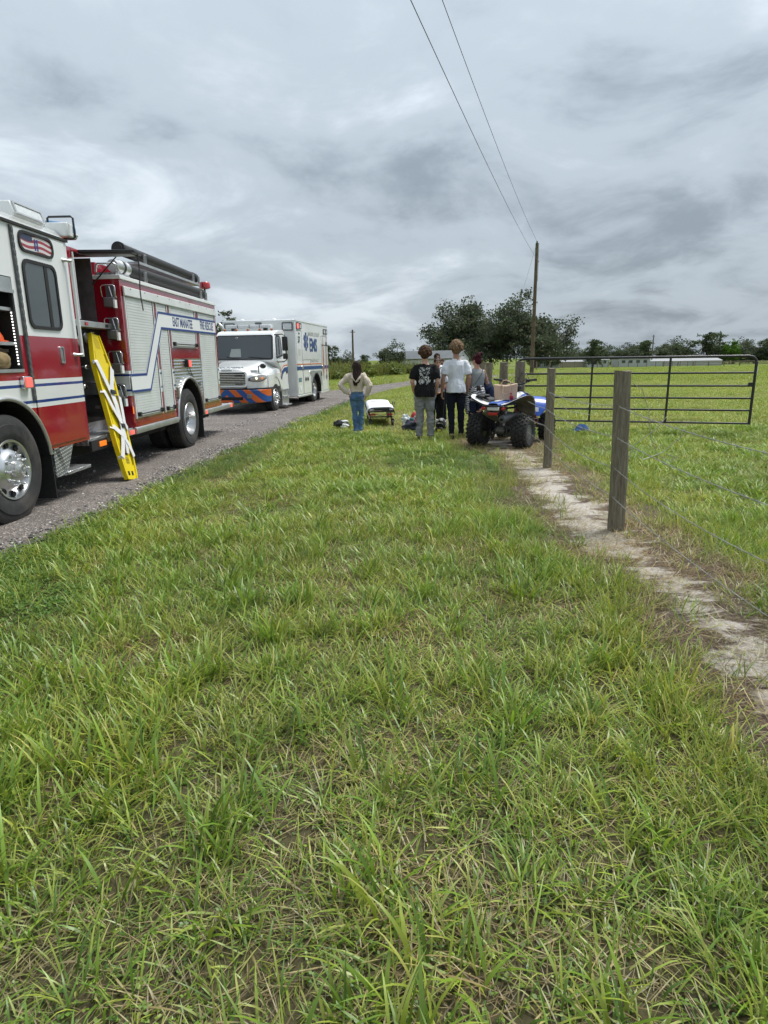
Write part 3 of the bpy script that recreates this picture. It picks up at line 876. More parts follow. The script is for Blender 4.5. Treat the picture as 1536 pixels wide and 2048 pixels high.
def strip(parent, name, pts, w, x, m, th=0.003):
    """band along a polyline in the (y, z) plane of a vehicle side"""
    b = MB(); k = len(pts); L, Rr = [], []
    for i, (y, z) in enumerate(pts):
        d0 = Vector((pts[i][0] - pts[i - 1][0], pts[i][1] - pts[i - 1][1])).normalized() if i else None
        d1 = Vector((pts[i + 1][0] - y, pts[i + 1][1] - z)).normalized() if i < k - 1 else None
        d = ((d0 or d1) + (d1 or d0)).normalized(); nn = Vector((-d.y, d.x))
        s = 1.0 / max(0.3, nn.dot(Vector((-(d1 or d0).y, (d1 or d0).x))))
        L.append((y + nn.x * w * s / 2, z + nn.y * w * s / 2)); Rr.append((y - nn.x * w * s / 2, z - nn.y * w * s / 2))
    for i in range(k - 1):
        b.prism([L[i], L[i + 1], Rr[i + 1], Rr[i]], 'x', x, x + th)
    return b.build(name, m, parent)

# ================================================================== FIRE ENGINE  (x outward, y rearward, z up)
FE = empty('fire_engine', (-3.60, 11.81, 0.0), -math.atan(0.03), 'red and white fire engine with roller shutters parked on the gravel road', 'fire engine')
paint = zbands('engine_cab_paint', [(0, RED), (1.13, WHITE), (1.185, BLUE), (1.215, WHITE), (1.355, BLUE), (1.385, WHITE), (1.43, RED), (1.885, WHITE)])
paint_b = zbands('engine_body_paint', [(0, RED), (1.12, WHITE), (1.175, BLUE), (1.205, WHITE), (1.40, BLUE), (1.432, WHITE), (1.475, RED)])
FWY, FWR, RWY, RWR = -5.52, 0.555, 0.08, 0.555
# --- cab shell
b = MB()
aa = arc(FWY, 0.56, 0.70, 8.2, 51.0)
b.prism([(-3.88, 0.66), (-3.88, 3.0), (-5.08, 3.0), (-5.08, 1.104)] + aa[::-1], 'x', -2.5, 0.0)
b.prism([(-5.08, 2.46), (-5.08, 3.0), (-7.6, 3.0), (-7.6, 2.46)], 'x', -2.5, 0.0)
ab = arc(FWY, 0.56, 0.70, 51.0, 171.8, 24)
b.prism([(-5.08, 1.104), (-5.08, 1.52), (-6.35, 1.52), (-6.35, 0.66)] + ab[::-1], 'x', -2.5, 0.0)
b.prism([(-6.35, 0.66), (-6.35, 2.46), (-7.6, 2.46), (-7.6, 0.66)], 'x', -2.5, 0.0)
b.box(-2.5, -0.55, -6.35, -5.08, 1.52, 2.46)
b.prism([(0.0, 3.0), (-0.10, 3.11), (-0.35, 3.15), (-2.15, 3.15), (-2.4, 3.11), (-2.5, 3.0)], 'y', -7.6, -3.88)
b.build('cab', paint, FE, bevel=0.018)
MB().box(-0.005, 0.025, -7.6, -3.87, 2.985, 3.012).build('drip_rail', M_blk, FE)
# wheel arch liner, trim
b = MB(); ring_o = arc(FWY, 0.56, 0.70, 6, 174, 28); ring_i = arc(FWY, 0.56, 0.60, 6, 174, 28)
b.sheet([[(-0.9, y, z) for y, z in arc(FWY, 0.56, 0.693, 4, 176, 28)], [(0.0, y, z) for y, z in arc(FWY, 0.56, 0.693, 4, 176, 28)]])
b.box(-2.4, -0.85, -6.3, -4.75, 0.45, 1.3)
b.build('wheel_well', M_dark, FE)
MB().tube([(0.012, y, z) for y, z in arc(FWY, 0.56, 0.705, 4, 176, 30)], 0.022, 8).build('arch_trim', M_alu, FE, smooth=60)
# compartment behind the driver, shelves and light strip
b = MB(); b.box(-0.549, -0.54, -6.34, -5.09, 1.53, 2.45); b.box(-0.54, -0.035, -5.092, -5.084, 1.53, 2.45); b.box(-0.54, -0.035, -6.346, -6.34, 1.53, 2.45); b.box(-0.54, -0.035, -6.34, -5.09, 2.449, 2.456); b.build('compartment_back', M_dark, FE)
for z in (1.53, 1.80, 2.14):
    MB().box(-0.54, -0.02 if z > 1.6 else 0.012, -6.34, -5.09, z - 0.012, z + 0.02).build('shelf', M_alu, FE)
b = MB(); b.box(-0.06, 0.004, -6.34, -5.10, 2.33, 2.45); b.box(-0.03, 0.02, -6.34, -5.085, 2.30, 2.335)
for i in range(6): b.box(-0.02, 0.008, -6.34, -5.11, 2.345 + i * 0.018, 2.357 + i * 0.018)
b.build('shutter_rolled_up', M_alu, FE)
MB().box(-0.03, 0.006, -5.115, -5.085, 1.55, 2.30).build('shutter_track', M_blk, FE)
b = MB()
for i in range(18): b.ball((-0.015, -5.135, 1.60 + i * 0.030), 0.008, 8, 6)
tag(b.build('light_strip', glow('led_strip', (1, 0.98, 0.95), 1.2), FE, smooth=180), kind='stuff')
# --- crew door
DX = 0.014
b = MB(); b.prism([(-3.955, 0.70), (-3.955, 2.965), (-4.945, 2.965), (-4.945, 1.0), (-4.80, 0.70)], 'x', 0.0, DX)
door = b.build('crew_door', paint, FE, bevel=0.006)
def window(parent, y0, y1, z0, z1, r, x, fr=0.035, glassm=M_glass, slant=0.0):
    o = rrect(y0, y1, z0, z1, r); i = rrect(y0 + fr, y1 - fr, z0 + fr, z1 - fr, max(0.01, r - fr * 0.6))
    f = MB().ring(o, i, 'x', x, x + 0.016).build('window_frame', M_blk, parent, smooth=40)
    g = MB().prism(i, 'x', x - 0.001, x + 0.006).build('pane', glassm, f)
    return f
window(door, -4.885, -4.225, 1.965, 2.675, 0.10, DX)
MB().box(DX, DX + 0.012, -4.475, -4.415, 2.0, 2.64).build('window_divider', M_blk, door)
# flag window
fl = mat('flag_print', (0.7, 0.7, 0.7), 0.3); nt = fl.node_tree; n, l = nt.nodes, nt.links; p = n['Principled BSDF']
tcn = n.new('ShaderNodeTexCoord'); sp_ = n.new('ShaderNodeSeparateXYZ'); l.new(tcn.outputs['Object'], sp_.inputs[0])
def fm(op, a, b_=0.0):
    q = n.new('ShaderNodeMath'); q.operation = op
    for i, v in enumerate((a, b_)):
        if isinstance(v, (int, float)): q.inputs[i].default_value = v
        else: l.new(v, q.inputs[i])
    return q.outputs[0]
wav = fm('MULTIPLY', fm('SINE', fm('MULTIPLY', sp_.outputs['Y'], 13.0)), 0.012)
zz = fm('ADD', sp_.outputs['Z'], wav)
st = fm('GREATER_THAN', fm('FRACT', fm('MULTIPLY', fm('SUBTRACT', zz, 2.77), 17.0)), 0.5)
cst = nmix(n, l, st, (0.62, 0.60, 0.60), (0.33, 0.035, 0.05))
can = fm('MULTIPLY', fm('LESS_THAN', sp_.outputs['Y'], -4.62), fm('GREATER_THAN', zz, 2.87))
vo = n.new('ShaderNodeTexVoronoi'); vo.inputs['Scale'].default_value = 26; vo.inputs['Randomness'].default_value = 0.0; l.new(tcn.outputs['Object'], vo.inputs['Vector'])
ccan = nmix(n, l, fm('LESS_THAN', vo.outputs['Distance'], 0.22), (0.03, 0.04, 0.09), (0.6, 0.6, 0.62))
l.new(nmix(n, l, can, cst, ccan), p.inputs['Base Color'])
window(door, -4.885, -4.225, 2.74, 2.955, 0.09, DX, 0.028, fl)
for dy in (-0.022, 0.022):
    MB().box(DX + 0.0065, DX + 0.009, -4.56 + dy - 0.012, -4.56 + dy + 0.012, 2.785, 2.90).build('number_stroke', M_blue, door)
# hinge, handle, grab rail
b = MB(); b.box(0.0, 0.02, -5.0, -4.955, 1.22, 2.97)
for i in range(24): b.box(0.02, 0.026, -4.995, -4.96, 1.23 + i * 0.073, 1.27 + i * 0.073)
b.build('door_hinge', M_greyc, FE)
hb = MB().ring(rrect(-4.36, -4.27, 1.60, 1.79, 0.02), rrect(-4.345, -4.285, 1.615, 1.775, 0.012), 'x', DX, DX + 0.014).build('door_handle', M_chrome, door, smooth=40)
MB().box(DX, DX + 0.003, -4.345, -4.285, 1.615, 1.775).build('handle_pocket', M_grey, hb)
MB().box(DX + 0.003, DX + 0.014, -4.34, -4.315, 1.625, 1.765).build('handle_paddle', M_chrome, hb)
gr = MB().tube([(0.075, -3.95, 1.68), (0.075, -3.95, 2.80)], 0.020, 10).build('grab_rail', M_white, FE, smooth=60)
for z in (1.70, 2.77):
    MB().tube([(0.0, -4.03, z), (0.045, -4.0, z), (0.075, -3.95, z)], [0.028, 0.016, 0.024], 8).build('rail_bracket', M_alu, gr, smooth=60)
# side marker, roof lights, guard
mk_ = MB().box(0.0, 0.05, -5.19, -5.05, 1.35, 1.475).build('warning_lamp', M_chrome, FE, bevel=0.008)
MB().box(0.05, 0.062, -5.165, -5.055, 1.362, 1.463).build('lamp_lens', M_redlit, mk_, bevel=0.008)
rl = MB().prism([(-0.46, 3.10), (-0.44, 3.22), (-0.34, 3.28), (-0.15, 3.275), (-0.11, 3.15), (-0.16, 3.09)], 'y', -4.66, -4.06).build('scene_light', M_white, FE, bevel=0.012)
b = MB(); b.box(-0.004, 0.006, -0.255, 0.255, -0.048, 0.048); q = b.build('lamp_lens', M_lens, rl); q.matrix_local = Matrix.Translation((-0.128, -4.36, 3.212)) @ Matrix.Rotation(-0.30, 4, 'Y')
b = MB().ring(rrect(-0.28, 0.28, -0.066, 0.066, 0.015), rrect(-0.255, 0.255, -0.048, 0.048, 0.012), 'x', -0.004, 0.016); q = b.build('lens_frame', M_alu, rl); q.matrix_local = Matrix.Translation((-0.128, -4.36, 3.212)) @ Matrix.Rotation(-0.30, 4, 'Y')
MB().tube([(-0.22, -3.80, 3.10), (-0.22, -3.80, 3.27), (-0.20, -3.80, 3.285), (0.06, -3.80, 3.285), (0.085, -3.80, 3.265), (0.085, -3.80, 3.055), (0.06, -3.80, 3.04), (-0.05, -3.80, 3.04)], 0.013, 8).build('lamp_guard', M_blkpaint, FE, smooth=60)
ll_ = MB().box(-0.24, 0.035, -3.86, -3.73, 3.06, 3.215).build('deck_light', M_white, FE, bevel=0.015)
MB().box(-0.2, 0.0, -3.73, -3.72, 3.08, 3.2).build('lamp_lens', M_lens, ll_)
bl = MB().prism([(-1.9, 3.17), (-1.9, 3.29), (-0.30, 3.29), (-0.12, 3.26), (-0.12, 3.17)], 'y', -3.62, -3.32).build('light_bar', mat('blue_lens', (0.13, 0.27, 0.46), 0.15, coat=0.5), FE, bevel=0.02)
MB().prism([(-1.9, 3.11), (-1.9, 3.17), (-0.10, 3.17), (-0.14, 3.11)], 'y', -3.64, -3.30).build('bar_base', M_white, bl, bevel=0.015)
# --- door step and mud flap
stp = MB().prism([(-4.72, 0.66), (-4.16, 0.66), (-3.96, 0.33), (-4.55, 0.33)], 'x', -0.46, -0.44).build('cab_step', M_tread, FE)
MB().box(-0.46, 0.02, -4.52, -3.97, 0.32, 0.36).build('step_tread', M_tread, stp, bevel=0.006)
MB().prism([(-4.72, 0.66), (-4.62, 0.66), (-4.48, 0.32), (-4.56, 0.32)], 'x', -0.44, 0.0).build('step_riser', M_tread, stp)
MB().prism([(-4.74, 0.64), (-4.30, 0.66), (-4.50, 0.33), (-4.74, 0.33)], 'x', -0.02, 0.0).build('step_side', M_tread, stp)
MB().box(-0.42, 0.0, -4.80, -4.785, 0.10, 0.66).build('mud_flap', M_blk, FE)
# --- pump house
PX = -0.36
b = MB()
b.box(-2.14, PX, -3.86, -3.06, 2.16, 3.08); b.box(-2.14, PX, -3.06, -2.50, 3.03, 3.08); b.box(-2.14, -0.95, -3.06, -2.50, 2.16, 3.03)
b.box(-0.95, PX, -3.06, -2.50, 2.10, 2.16); b.build('pump_house', M_red, FE, bevel=0.01)
b = MB(); b.box(-0.945, -0.94, -3.055, -2.505, 2.17, 3.02); b.box(-0.94, PX - 0.01, -2.512, -2.505, 2.17, 3.02); b.build('crosslay_lining', M_grey, FE)
MB().tube([(PX + 0.012, -3.05, 2.18), (PX + 0.012, -3.05, 3.02)], 0.014, 8).build('opening_trim', M_whitev, FE)
hose = MB()
for r_ in (0.26, 0.23, 0.20):
    hose.tube([(-0.75 - 0.03 * i0, -2.95 + r_ * math.cos(t) * 0.6, 2.55 + r_ * 1.15 * math.sin(t)) for i0, t in [(0, 2 * PI * k / 24) for k in range(24)]], 0.026, 8, closed=True)
hose.build('green_booster_hose', mat('green_hose', (0.03, 0.20, 0.12), 0.6), FE, smooth=60)
tray = MB().box(PX, -0.16, -3.85, -2.50, 2.06, 2.14).build('hose_tray', M_alu, FE, bevel=0.006)
for y, m_ in ((-3.28, M_redlens), (-2.70, M_blkpaint)): MB().box(-0.16, -0.15, y - 0.035, y + 0.035, 2.08, 2.12).build('tray_lamp', m_, tray)
pan = MB().box(-2.14, PX, -3.86, -2.49, 0.66, 2.06).build('pump_panel', mat('panel_black', (0.022, 0.023, 0.026), 0.4, var=0.15), FE)
for i, y in enumerate((-3.72, -3.55, -3.36, -3.17, -2.98)):
    gb = MB().lathe([(PX, 0.075), (PX + 0.03, 0.075), (PX + 0.032, 0.062), (PX + 0.02, 0.06), (PX + 0.02, 0)], (0, y, 1.93 - 0.04 * (i % 2)), 'x', 24).build('gauge', M_chrome, pan, smooth=40)
    MB().lathe([(PX + 0.0205, 0.055), (PX + 0.022, 0)], (0, y, 1.93 - 0.04 * (i % 2)), 'x', 20).build('gauge_dial', M_whitev, gb)
lb = MB().box(PX, PX + 0.004, -2.79, -2.67, 1.86, 2.02).build('warning_label', M_whitev, pan)
MB().box(PX + 0.004, PX + 0.006, -2.785, -2.675, 1.97, 2.012).build('label_header', M_red, lb)
for y, z, r_ in ((-3.45, 1.62, 0.05), (-3.2, 1.55, 0.05), (-2.95, 1.6, 0.05), (-2.68, 1.52, 0.055), (-3.3, 1.30, 0.05), (-2.9, 1.33, 0.05), (-2.62, 1.28, 0.045)):
    b = MB(); b.tube([(PX, y, z), (PX + 0.07, y, z)], 0.016, 8); b.ball((PX + 0.09, y, z), (0.03, r_, 0.035), 10, 8)
    b.build('valve_handle', M_chrome, pan, smooth=60)
for y, z, r_ in ((-3.05, 1.02, 0.155), (-2.60, 1.12, 0.09)):
    d_ = MB().lathe([(PX, r_), (PX + 0.16, r_), (PX + 0.165, r_ * 1.1), (PX + 0.24, r_ * 1.1), (PX + 0.245, r_ * 0.75), (PX + 0.26, 0.0)], (0, y, z), 'x', 28).build('intake_cap', M_blk if r_ > 0.1 else M_greyc, pan, smooth=40)
    for t in range(2): MB().box(PX + 0.17, PX + 0.235, y - r_ * 1.28 if t == 0 else y + r_ * 1.0, y - r_ * 1.0 if t == 0 else y + r_ * 1.28, z - 0.02, z + 0.02).build('cap_lug', M_greyc, d_)
run = MB().box(-2.14, -0.03, -3.86, -2.50, 0.575, 0.66).build('running_board', M_tread, FE, bevel=0.005)
MB().box(-0.03, -0.005, -3.40, -2.50, 0.565, 0.645).build('board_edge', M_alu, run)
MB().box(-0.028, 0.004, -3.86, -3.42, 0.50, 0.63).build('board_end_box', M_blk, run)
MB().box(0.004, 0.018, -3.66, -3.47, 0.535, 0.605).build('marker_lamp', M_amber, run, bevel=0.01)
MB().box(-0.004, 0.012, -2.66, -2.54, 0.575, 0.635).build('marker_lamp', M_redlit, run, bevel=0.01)
MB().box(PX, PX + 0.006, -3.86, -2.5, 0.66, 0.80).build('kick_plate', M_tread, pan)
# open hatch lid with strut and strap
lid = MB().prism([(PX, 3.03), (PX, 3.075), (0.40, 3.065), (0.40, 3.025)], 'y', -2.87, -2.60).build('hatch_lid', M_blkpaint, FE, bevel=0.008)
MB().box(PX + 0.05, 0.34, -2.84, -2.63, 3.012, 3.03).build('lid_lining', M_grey, lid)
MB().tube([(0.05, -2.60, 3.03), (-0.34, -2.60, 2.66)], [0.008, 0.012], 8).build('gas_strut', M_blkpaint, lid, smooth=60)
b = MB(); b.sheet([[(0.345 + 0.01 * math.sin(k * 0.7), -2.635, 3.05 - k * 0.075), (0.345 + 0.01 * math.sin(k * 0.7), -2.605, 3.05 - k * 0.075 + 0.004)] for k in range(11)])
q = b.build('hanging_strap', M_blk, lid); sd_ = q.modifiers.new('thick', 'SOLIDIFY'); sd_.thickness = 0.006
# --- equipment body
b = MB()
RA = 0.72
b.prism([(-2.48, 0.62), (-2.48, 2.79), (2.16, 2.79), (2.16, 0.62), (RWY + RA, 0.62)] + arc(RWY, 0.58, RA, 3, 177, 30) + [(RWY - RA, 0.62)], 'x', -2.5, -0.012)
body = b.build('equipment_body', paint_b, FE, bevel=0.012)
b = MB(); b.sheet([[(-0.95, y, z) for y, z in arc(RWY, 0.58, 0.712, 0, 180, 28)], [(-0.012, y, z) for y, z in arc(RWY, 0.58, 0.712, 0, 180, 28)]])
b.box(-2.3, -0.95, RWY - 0.71, RWY + 0.71, 0.5, 1.29); b.build('wheel_well', M_dark, FE)
MB().box(-2.3, -0.3, -7.4, 2.1, 0.42, 0.58).build('chassis', M_dark, FE)
MB().box(-2.515, 0.012, -2.50, 2.18, 2.745, 2.80).build('roof_trim', M_whitev, FE, bevel=0.006)
hd = MB().prism([(0.0, 2.665), (0.022, 2.655), (0.028, 2.535), (0.0, 2.525)], 'y', -2.42, 2.12).build('shutter_header', M_slat, FE, bevel=0.004)
b = MB()
for k in range(9): b.ball((0.026, -2.2 + k * 0.52, 2.635), 0.008, 8, 6)
tag(b.build('rivets', M_greyc, hd, smooth=180), kind='stuff')
def shutter(y0, y1, z0, z1):
    b = MB(); z = z0; pr = []
    while z < z1 - 0.01:
        pr += [(-0.008, z), (-0.0015, z + 0.003), (-0.0015, z + 0.037)]; z += 0.040
    pr.append((-0.010, z1)); pr += [(-0.0118, z1), (-0.0118, z0)]
    n_ = len(pr)
    b.add([(x, y0, z) for x, z in pr] + [(x, y1, z) for x, z in pr], [(i, i + 1, n_ + i + 1, n_ + i) for i in range(n_ - 2)])
    s_ = b.build('roller_shutter', M_slat, FE)
    for y in (y0, y1):
        sg = 1 if y == y0 else -1
        MB().box(-0.012, 0.006, *sorted((y - sg * 0.030, y - sg * 0.004)), z0 - 0.02, z1).build('track', M_whitev, s_)
        MB().box(-0.012, 0.003, *sorted((y - sg * 0.004, y + sg * 0.012)), z0, z1).build('seal', M_blk, s_)
    MB().box(-0.012, 0.012, y0, y1, z0 - 0.012, z0 + 0.022).build('bottom_rail', M_alu, s_)
    lb_ = MB().tube([(0.03, y0 + 0.02, z0 + 0.045), (0.03, y1 - 0.02, z0 + 0.045)], 0.011, 8)
    for yy_ in (y0 + 0.04, y1 - 0.04): lb_.box(-0.004, 0.05, yy_ - 0.03, yy_ + 0.03, z0 + 0.01, z0 + 0.075)
    lb_.build('lift_bar', M_blkpaint, s_)
shutter(-2.37, -1.36, 0.80, 2.525); shutter(-1.19, -0.77, 0.80, 2.525); shutter(-0.60, 0.69, 1.86, 2.525); shutter(0.95, 1.98, 0.80, 2.525)
# corrugated wheel-arch panel
cm = mat('corrugated_stainless', (0.62, 0.63, 0.63), 0.24, 0.95); nt = cm.node_tree; n, l = nt.nodes, nt.links
tcn = n.new('ShaderNodeTexCoord'); sp_ = n.new('ShaderNodeSeparateXYZ'); l.new(tcn.outputs['Object'], sp_.inputs[0])
m1 = n.new('ShaderNodeMath'); m1.operation = 'MULTIPLY'; m1.inputs[1].default_value = 2 * PI / 0.055; l.new(sp_.outputs['Z'], m1.inputs[0])
m2 = n.new('ShaderNodeMath'); m2.operation = 'SINE'; l.new(m1.outputs[0], m2.inputs[0])
nbump(n, l, n['Principled BSDF'], m2.outputs[0], 0.5, 0.012)
b = MB(); b.prism([(RWY + 0.745, 0.66), (0.87, 1.0), (0.87, 1.66), (-0.62, 1.66), (-0.62, 1.0), (RWY - 0.69, 0.66)] + arc(RWY, 0.58, 0.725, 174, 6, 30), 'x', -0.012, 0.0)
fp = b.build('wheel_arch_panel', cm, FE)
MB().tube([(0.012, y, z) for y, z in arc(RWY, 0.58, 0.735, 2, 178, 32)], 0.024, 8).build('arch_trim', M_alu, FE, smooth=60)
wl_ = MB().box(0.0, 0.055, -0.03, 0.13, 1.50, 1.64).build('warning_lamp', M_blkpaint, FE, bevel=0.01)
MB().box(0.055, 0.068, -0.01, 0.12, 1.51, 1.63).build('lamp_lens', M_redlit, wl_, bevel=0.012)
MB().tube([(0.02, 0.11, 1.49), (0.02, 0.16, 1.44), (0.015, 0.20, 1.40), (0.01, 0.33, 1.33)], 0.008, 6).build('lamp_lead', M_blk, wl_)
MB().lathe([(0.0, 0.05), (0.02, 0.05), (0.022, 0.0)], (0, 0.66, 1.18), 'x', 16).build('fuel_cap', M_greyc, fp)
MB().box(0.0, 0.03, -0.59, -0.53, 0.98, 1.16).build('side_reflector', mat('dull_lens', (0.3, 0.26, 0.2), 0.4), fp)
# white band with blue edges, lettering
strip(FE, 'stripe_white', [(-2.46, 1.30), (-1.83, 1.30), (-1.13, 2.265), (2.02, 2.29)], 0.275, 0.0075, M_whitev)
strip(FE, 'stripe_blue', [(-2.46, 1.42), (-1.885, 1.42), (-1.18, 2.385), (2.02, 2.41)], 0.034, 0.0108, M_blue)
strip(FE, 'stripe_blue', [(-2.46, 1.185), (-1.775, 1.185), (-1.085, 2.145), (2.02, 2.17)], 0.034, 0.0108, M_blue)
M_let = mat('letter_blue', (0.02, 0.045, 0.17), 0.4)
text_mesh('lettering', 'EAST MANATEE', 0.215, M_let, FE, side_frame(0.0108, -0.535, 2.205), 0.005, 0.0012, sx=0.70)
text_mesh('lettering', 'FIRE RESCUE', 0.215, M_let, FE, side_frame(0.0108, 0.985, 2.225), 0.005, 0.0012, sx=0.72)
# folding steps on the front face of the body
for z in (2.52, 2.08, 1.62, 1.15):
    s_ = MB().box(-0.20, -0.075, -2.53, -2.485, z - 0.16, z + 0.15).build('folding_step', M_greyc, FE, bevel=0.01)
    MB().box(-0.215, -0.06, -2.60, -2.53, z - 0.155, z - 0.03).build('step_housing', M_grey, s_, bevel=0.012)
    MB().tube([(-0.235, -2.535, z - 0.03), (-0.235, -2.575, z + 0.0), (-0.24, -2.58, z + 0.11), (-0.215, -2.58, z + 0.135), (-0.065, -2.58, z + 0.135), (-0.04, -2.58, z + 0.11), (-0.045, -2.575, z), (-0.045, -2.535, z - 0.03)], 0.009, 8).build('step_loop', M_chrome, s_, smooth=60)
    MB().tube([(-0.13, -2.56, z + 0.12), (-0.10, -2.56, z - 0.02)], 0.008, 6).build('step_spring', M_chrome, s_)
    MB().box(-0.075, -0.05, -2.60, -2.53, z - 0.17, z - 0.06).build('step_lamp', M_whitev, s_)
b = MB().lathe([(-2.485, 0.13), (-2.64, 0.12), (-2.66, 0.105), (-2.66, 0.09), (-2.60, 0.085), (-2.60, 0.0)], (-0.26, 0, 1.12), 'y', 28).build('discharge_elbow', M_greyc, FE, smooth=40)
# rub rails, tailboard
for y0, y1 in ((-2.48, RWY - 0.755), (RWY + 0.755, 2.95)):
    rr_ = MB().prism([(-0.04, 0.555), (0.02, 0.565), (0.03, 0.61), (0.02, 0.655), (-0.04, 0.665)], 'y', y0, y1).build('rub_rail', M_alu, FE, bevel=0.006)
    MB().box(-0.011, -0.002, y0 + 0.02, min(y1, 2.14), 0.67, 0.735).build('sill_strip', M_red, rr_)
MB().box(-2.5, -0.045, 2.17, 2.95, 0.57, 0.65).build('tailboard', M_tread, FE)
for y, m_ in ((RWY + 0.82, M_redlit), (2.80, M_redlit), (2.90, M_redlens)): MB().box(0.03, 0.04, y - 0.045, y + 0.045, 0.575, 0.645).build('marker_lamp', m_, FE, bevel=0.008)
MB().box(-0.5, -0.02, RWY + 0.72, RWY + 0.735, 0.12, 0.66).build('mud_flap', M_blk, FE)
MB().box(-0.02, -0.008, -2.475, -2.44, 0.86, 0.96).build('side_marker', M_amber, FE)
# hose troughs on the roof: two lengths of hard suction hose
for x, z, y0, y1 in ((-0.20, 2.965, -2.05, 1.95), (-0.30, 3.27, -1.75, 1.85)):
    r_ = 0.092
    h_ = MB().lathe([(y0, 0), (y0, r_ * 0.78), (y0 + 0.03, r_ * 0.80), (y0 + 0.03, r_ * 1.12), (y0 + 0.10, r_ * 1.12), (y0 + 0.10, r_ * 1.0), (y0 + 0.34, r_ * 1.0), (y0 + 0.34, r_), (y1 - 0.2, r_), (y1 - 0.2, r_ * 1.06), (y1, r_ * 1.04), (y1, 0)], (x, 0, z), 'y', 28).build('hard_suction_hose', M_blk, FE, smooth=40)
    if z < 3.1:
        MB().lathe([(y0 - 0.16, 0), (y0 - 0.16, r_ * 0.9), (y0 - 0.12, r_ * 1.02), (y0 + 0.0, r_ * 1.02), (y0 + 0.01, r_ * 1.1), (y0 + 0.05, r_ * 1.1), (y0 + 0.06, r_ * 1.02), (y0 + 0.22, r_ * 1.04), (y0 + 0.23, r_ * 1.1), (y0 + 0.27, r_ * 1.1), (y0 + 0.28, r_ * 1.01)], (x, 0, z), 'y', 28).build('hose_coupling', M_alu, h_, smooth=40)
    else:
        MB().box(x - 0.05, x + 0.14, y0 + 0.45, y1 - 0.1, z - 0.165, z - 0.125).build('hose_trough', M_alu, h_)
        MB().box(x - 0.14, x - 0.05, y0 + 0.45, y1 - 0.1, z - 0.19, z - 0.15).build('trough_lip', M_blkpaint, h_)
    for y in (y1 - 0.42, y1 - 0.08, y0 + 0.75):
        MB().ring([(y - 0.035, z - 0.17), (y + 0.035, z - 0.17), (y + 0.035, z + 0.02), (y - 0.035, z + 0.02)], [(y - 0.022, z - 0.157), (y + 0.022, z - 0.157), (y + 0.022, z + 0.007), (y - 0.022, z + 0.007)], 'x', x + 0.10, x + 0.125).build('hose_strap', M_alu, h_)
MB().box(-0.33, -0.04, -2.49, -2.02, 2.80, 2.835).build('roof_step', M_tread, FE)
MB().tube([(-0.32, -2.50, 2.84), (-0.30, -2.50, 2.93), (-0.28, -2.50, 2.95), (-0.06, -2.50, 2.95), (-0.03, -2.46, 2.93), (-0.03, -2.42, 2.84)], 0.016, 8).build('roof_rail', M_chrome, FE, smooth=60)
MB().box(-2.2, -0.42, -2.3, 2.0, 2.80, 3.0).build('hose_bed_cover', M_red, FE)
be = MB().tube([(-0.16, 2.02, 2.80), (-0.16, 2.06, 3.08)], 0.018, 8).build('beacon_stand', M_blk, FE)
MB().lathe([(3.08, 0.0), (3.08, 0.07), (3.10, 0.115), (3.19, 0.11), (3.215, 0.09), (3.22, 0)], (-0.16, 2.08, 0), 'z', 20).build('beacon_lens', M_redlens, be, smooth=40)
# wheels
truck_wheel(FE, (0.0, FWY, FWR), FWR, 0.34, 'front')
truck_wheel(FE, (-0.03, RWY, RWR), RWR, 0.30, 'rear', dual=True)
for y in (FWY, RWY):
    o_ = MB().lathe(tyre_profile(0.555, 0.34, 0.30), axis='x', n=32, closed=True).build('wheel', M_tyre, FE, smooth=35); o_.location = (-2.14, y, 0.555)
MB().box(-2.2, -0.3, FWY - 0.08, FWY + 0.08, 0.46, 0.6).box(-2.2, -0.4, RWY - 0.1, RWY + 0.1, 0.44, 0.66).build('axles', M_dark, FE)

# --- things carried in the cab compartment
def soft(name, m, boxes, sub=2, parent=None):
    b = MB()
    for q in boxes: b.box(*q)
    o = b.build(name, m, parent, smooth=180); s_ = o.modifiers.new('sub', 'SUBSURF'); s_.levels = sub; s_.render_levels = sub
    return o
tmx = FE.matrix_basis if False else Matrix.Translation(FE.location) @ Matrix.Rotation(FE.rotation_euler.z, 4, 'Z')
def engine_pt(x, y, z): return tmx @ Vector((x, y, z))
bg = empty('kit_bag', engine_pt(-0.24, -5.42, 1.55), FE.rotation_euler.z, 'tan canvas kit bag on the lower shelf of the fire engine compartment', 'bag')
M_tan = mat('tan_canvas', (0.24, 0.175, 0.085), 0.9, var=0.3, vscale=14, bump=0.6, bscale=16)
MB().prism([(-0.42, 0.0), (0.27, 0.0), (0.29, 0.10), (0.22, 0.20), (0.06, 0.25), (-0.40, 0.22)], 'x', -0.22, 0.17).build('bag_body', M_tan, bg, bevel=0.05, seg=3)
for z in (0.08, 0.17): MB().box(0.168, 0.182, -0.36, 0.22, z, z + 0.03).build('bag_strap', mat('brown_webbing', (0.06, 0.045, 0.03), 0.9), bg)
soft('bag_pocket', M_tan, [(0.13, 0.25, -0.24, 0.24, 0.01, 0.19)], 2, bg)
hm = empty('orange_helmet', engine_pt(-0.20, -5.27, 1.82), FE.rotation_euler.z, 'orange helmet on the middle shelf above the tan bag', 'helmet')
M_or = mat('orange_plastic', (0.62, 0.09, 0.02), 0.4)
MB().lathe([(0.0, 0.135), (0.05, 0.13), (0.11, 0.10), (0.15, 0.05), (0.16, 0)], (0, 0, 0), 'z', 20).build('shell', M_or, hm, smooth=60)
MB().lathe([(0.0, 0.17), (0.012, 0.17), (0.02, 0.13)], (0, 0, 0), 'z', 20).build('brim', M_or, hm, smooth=60)

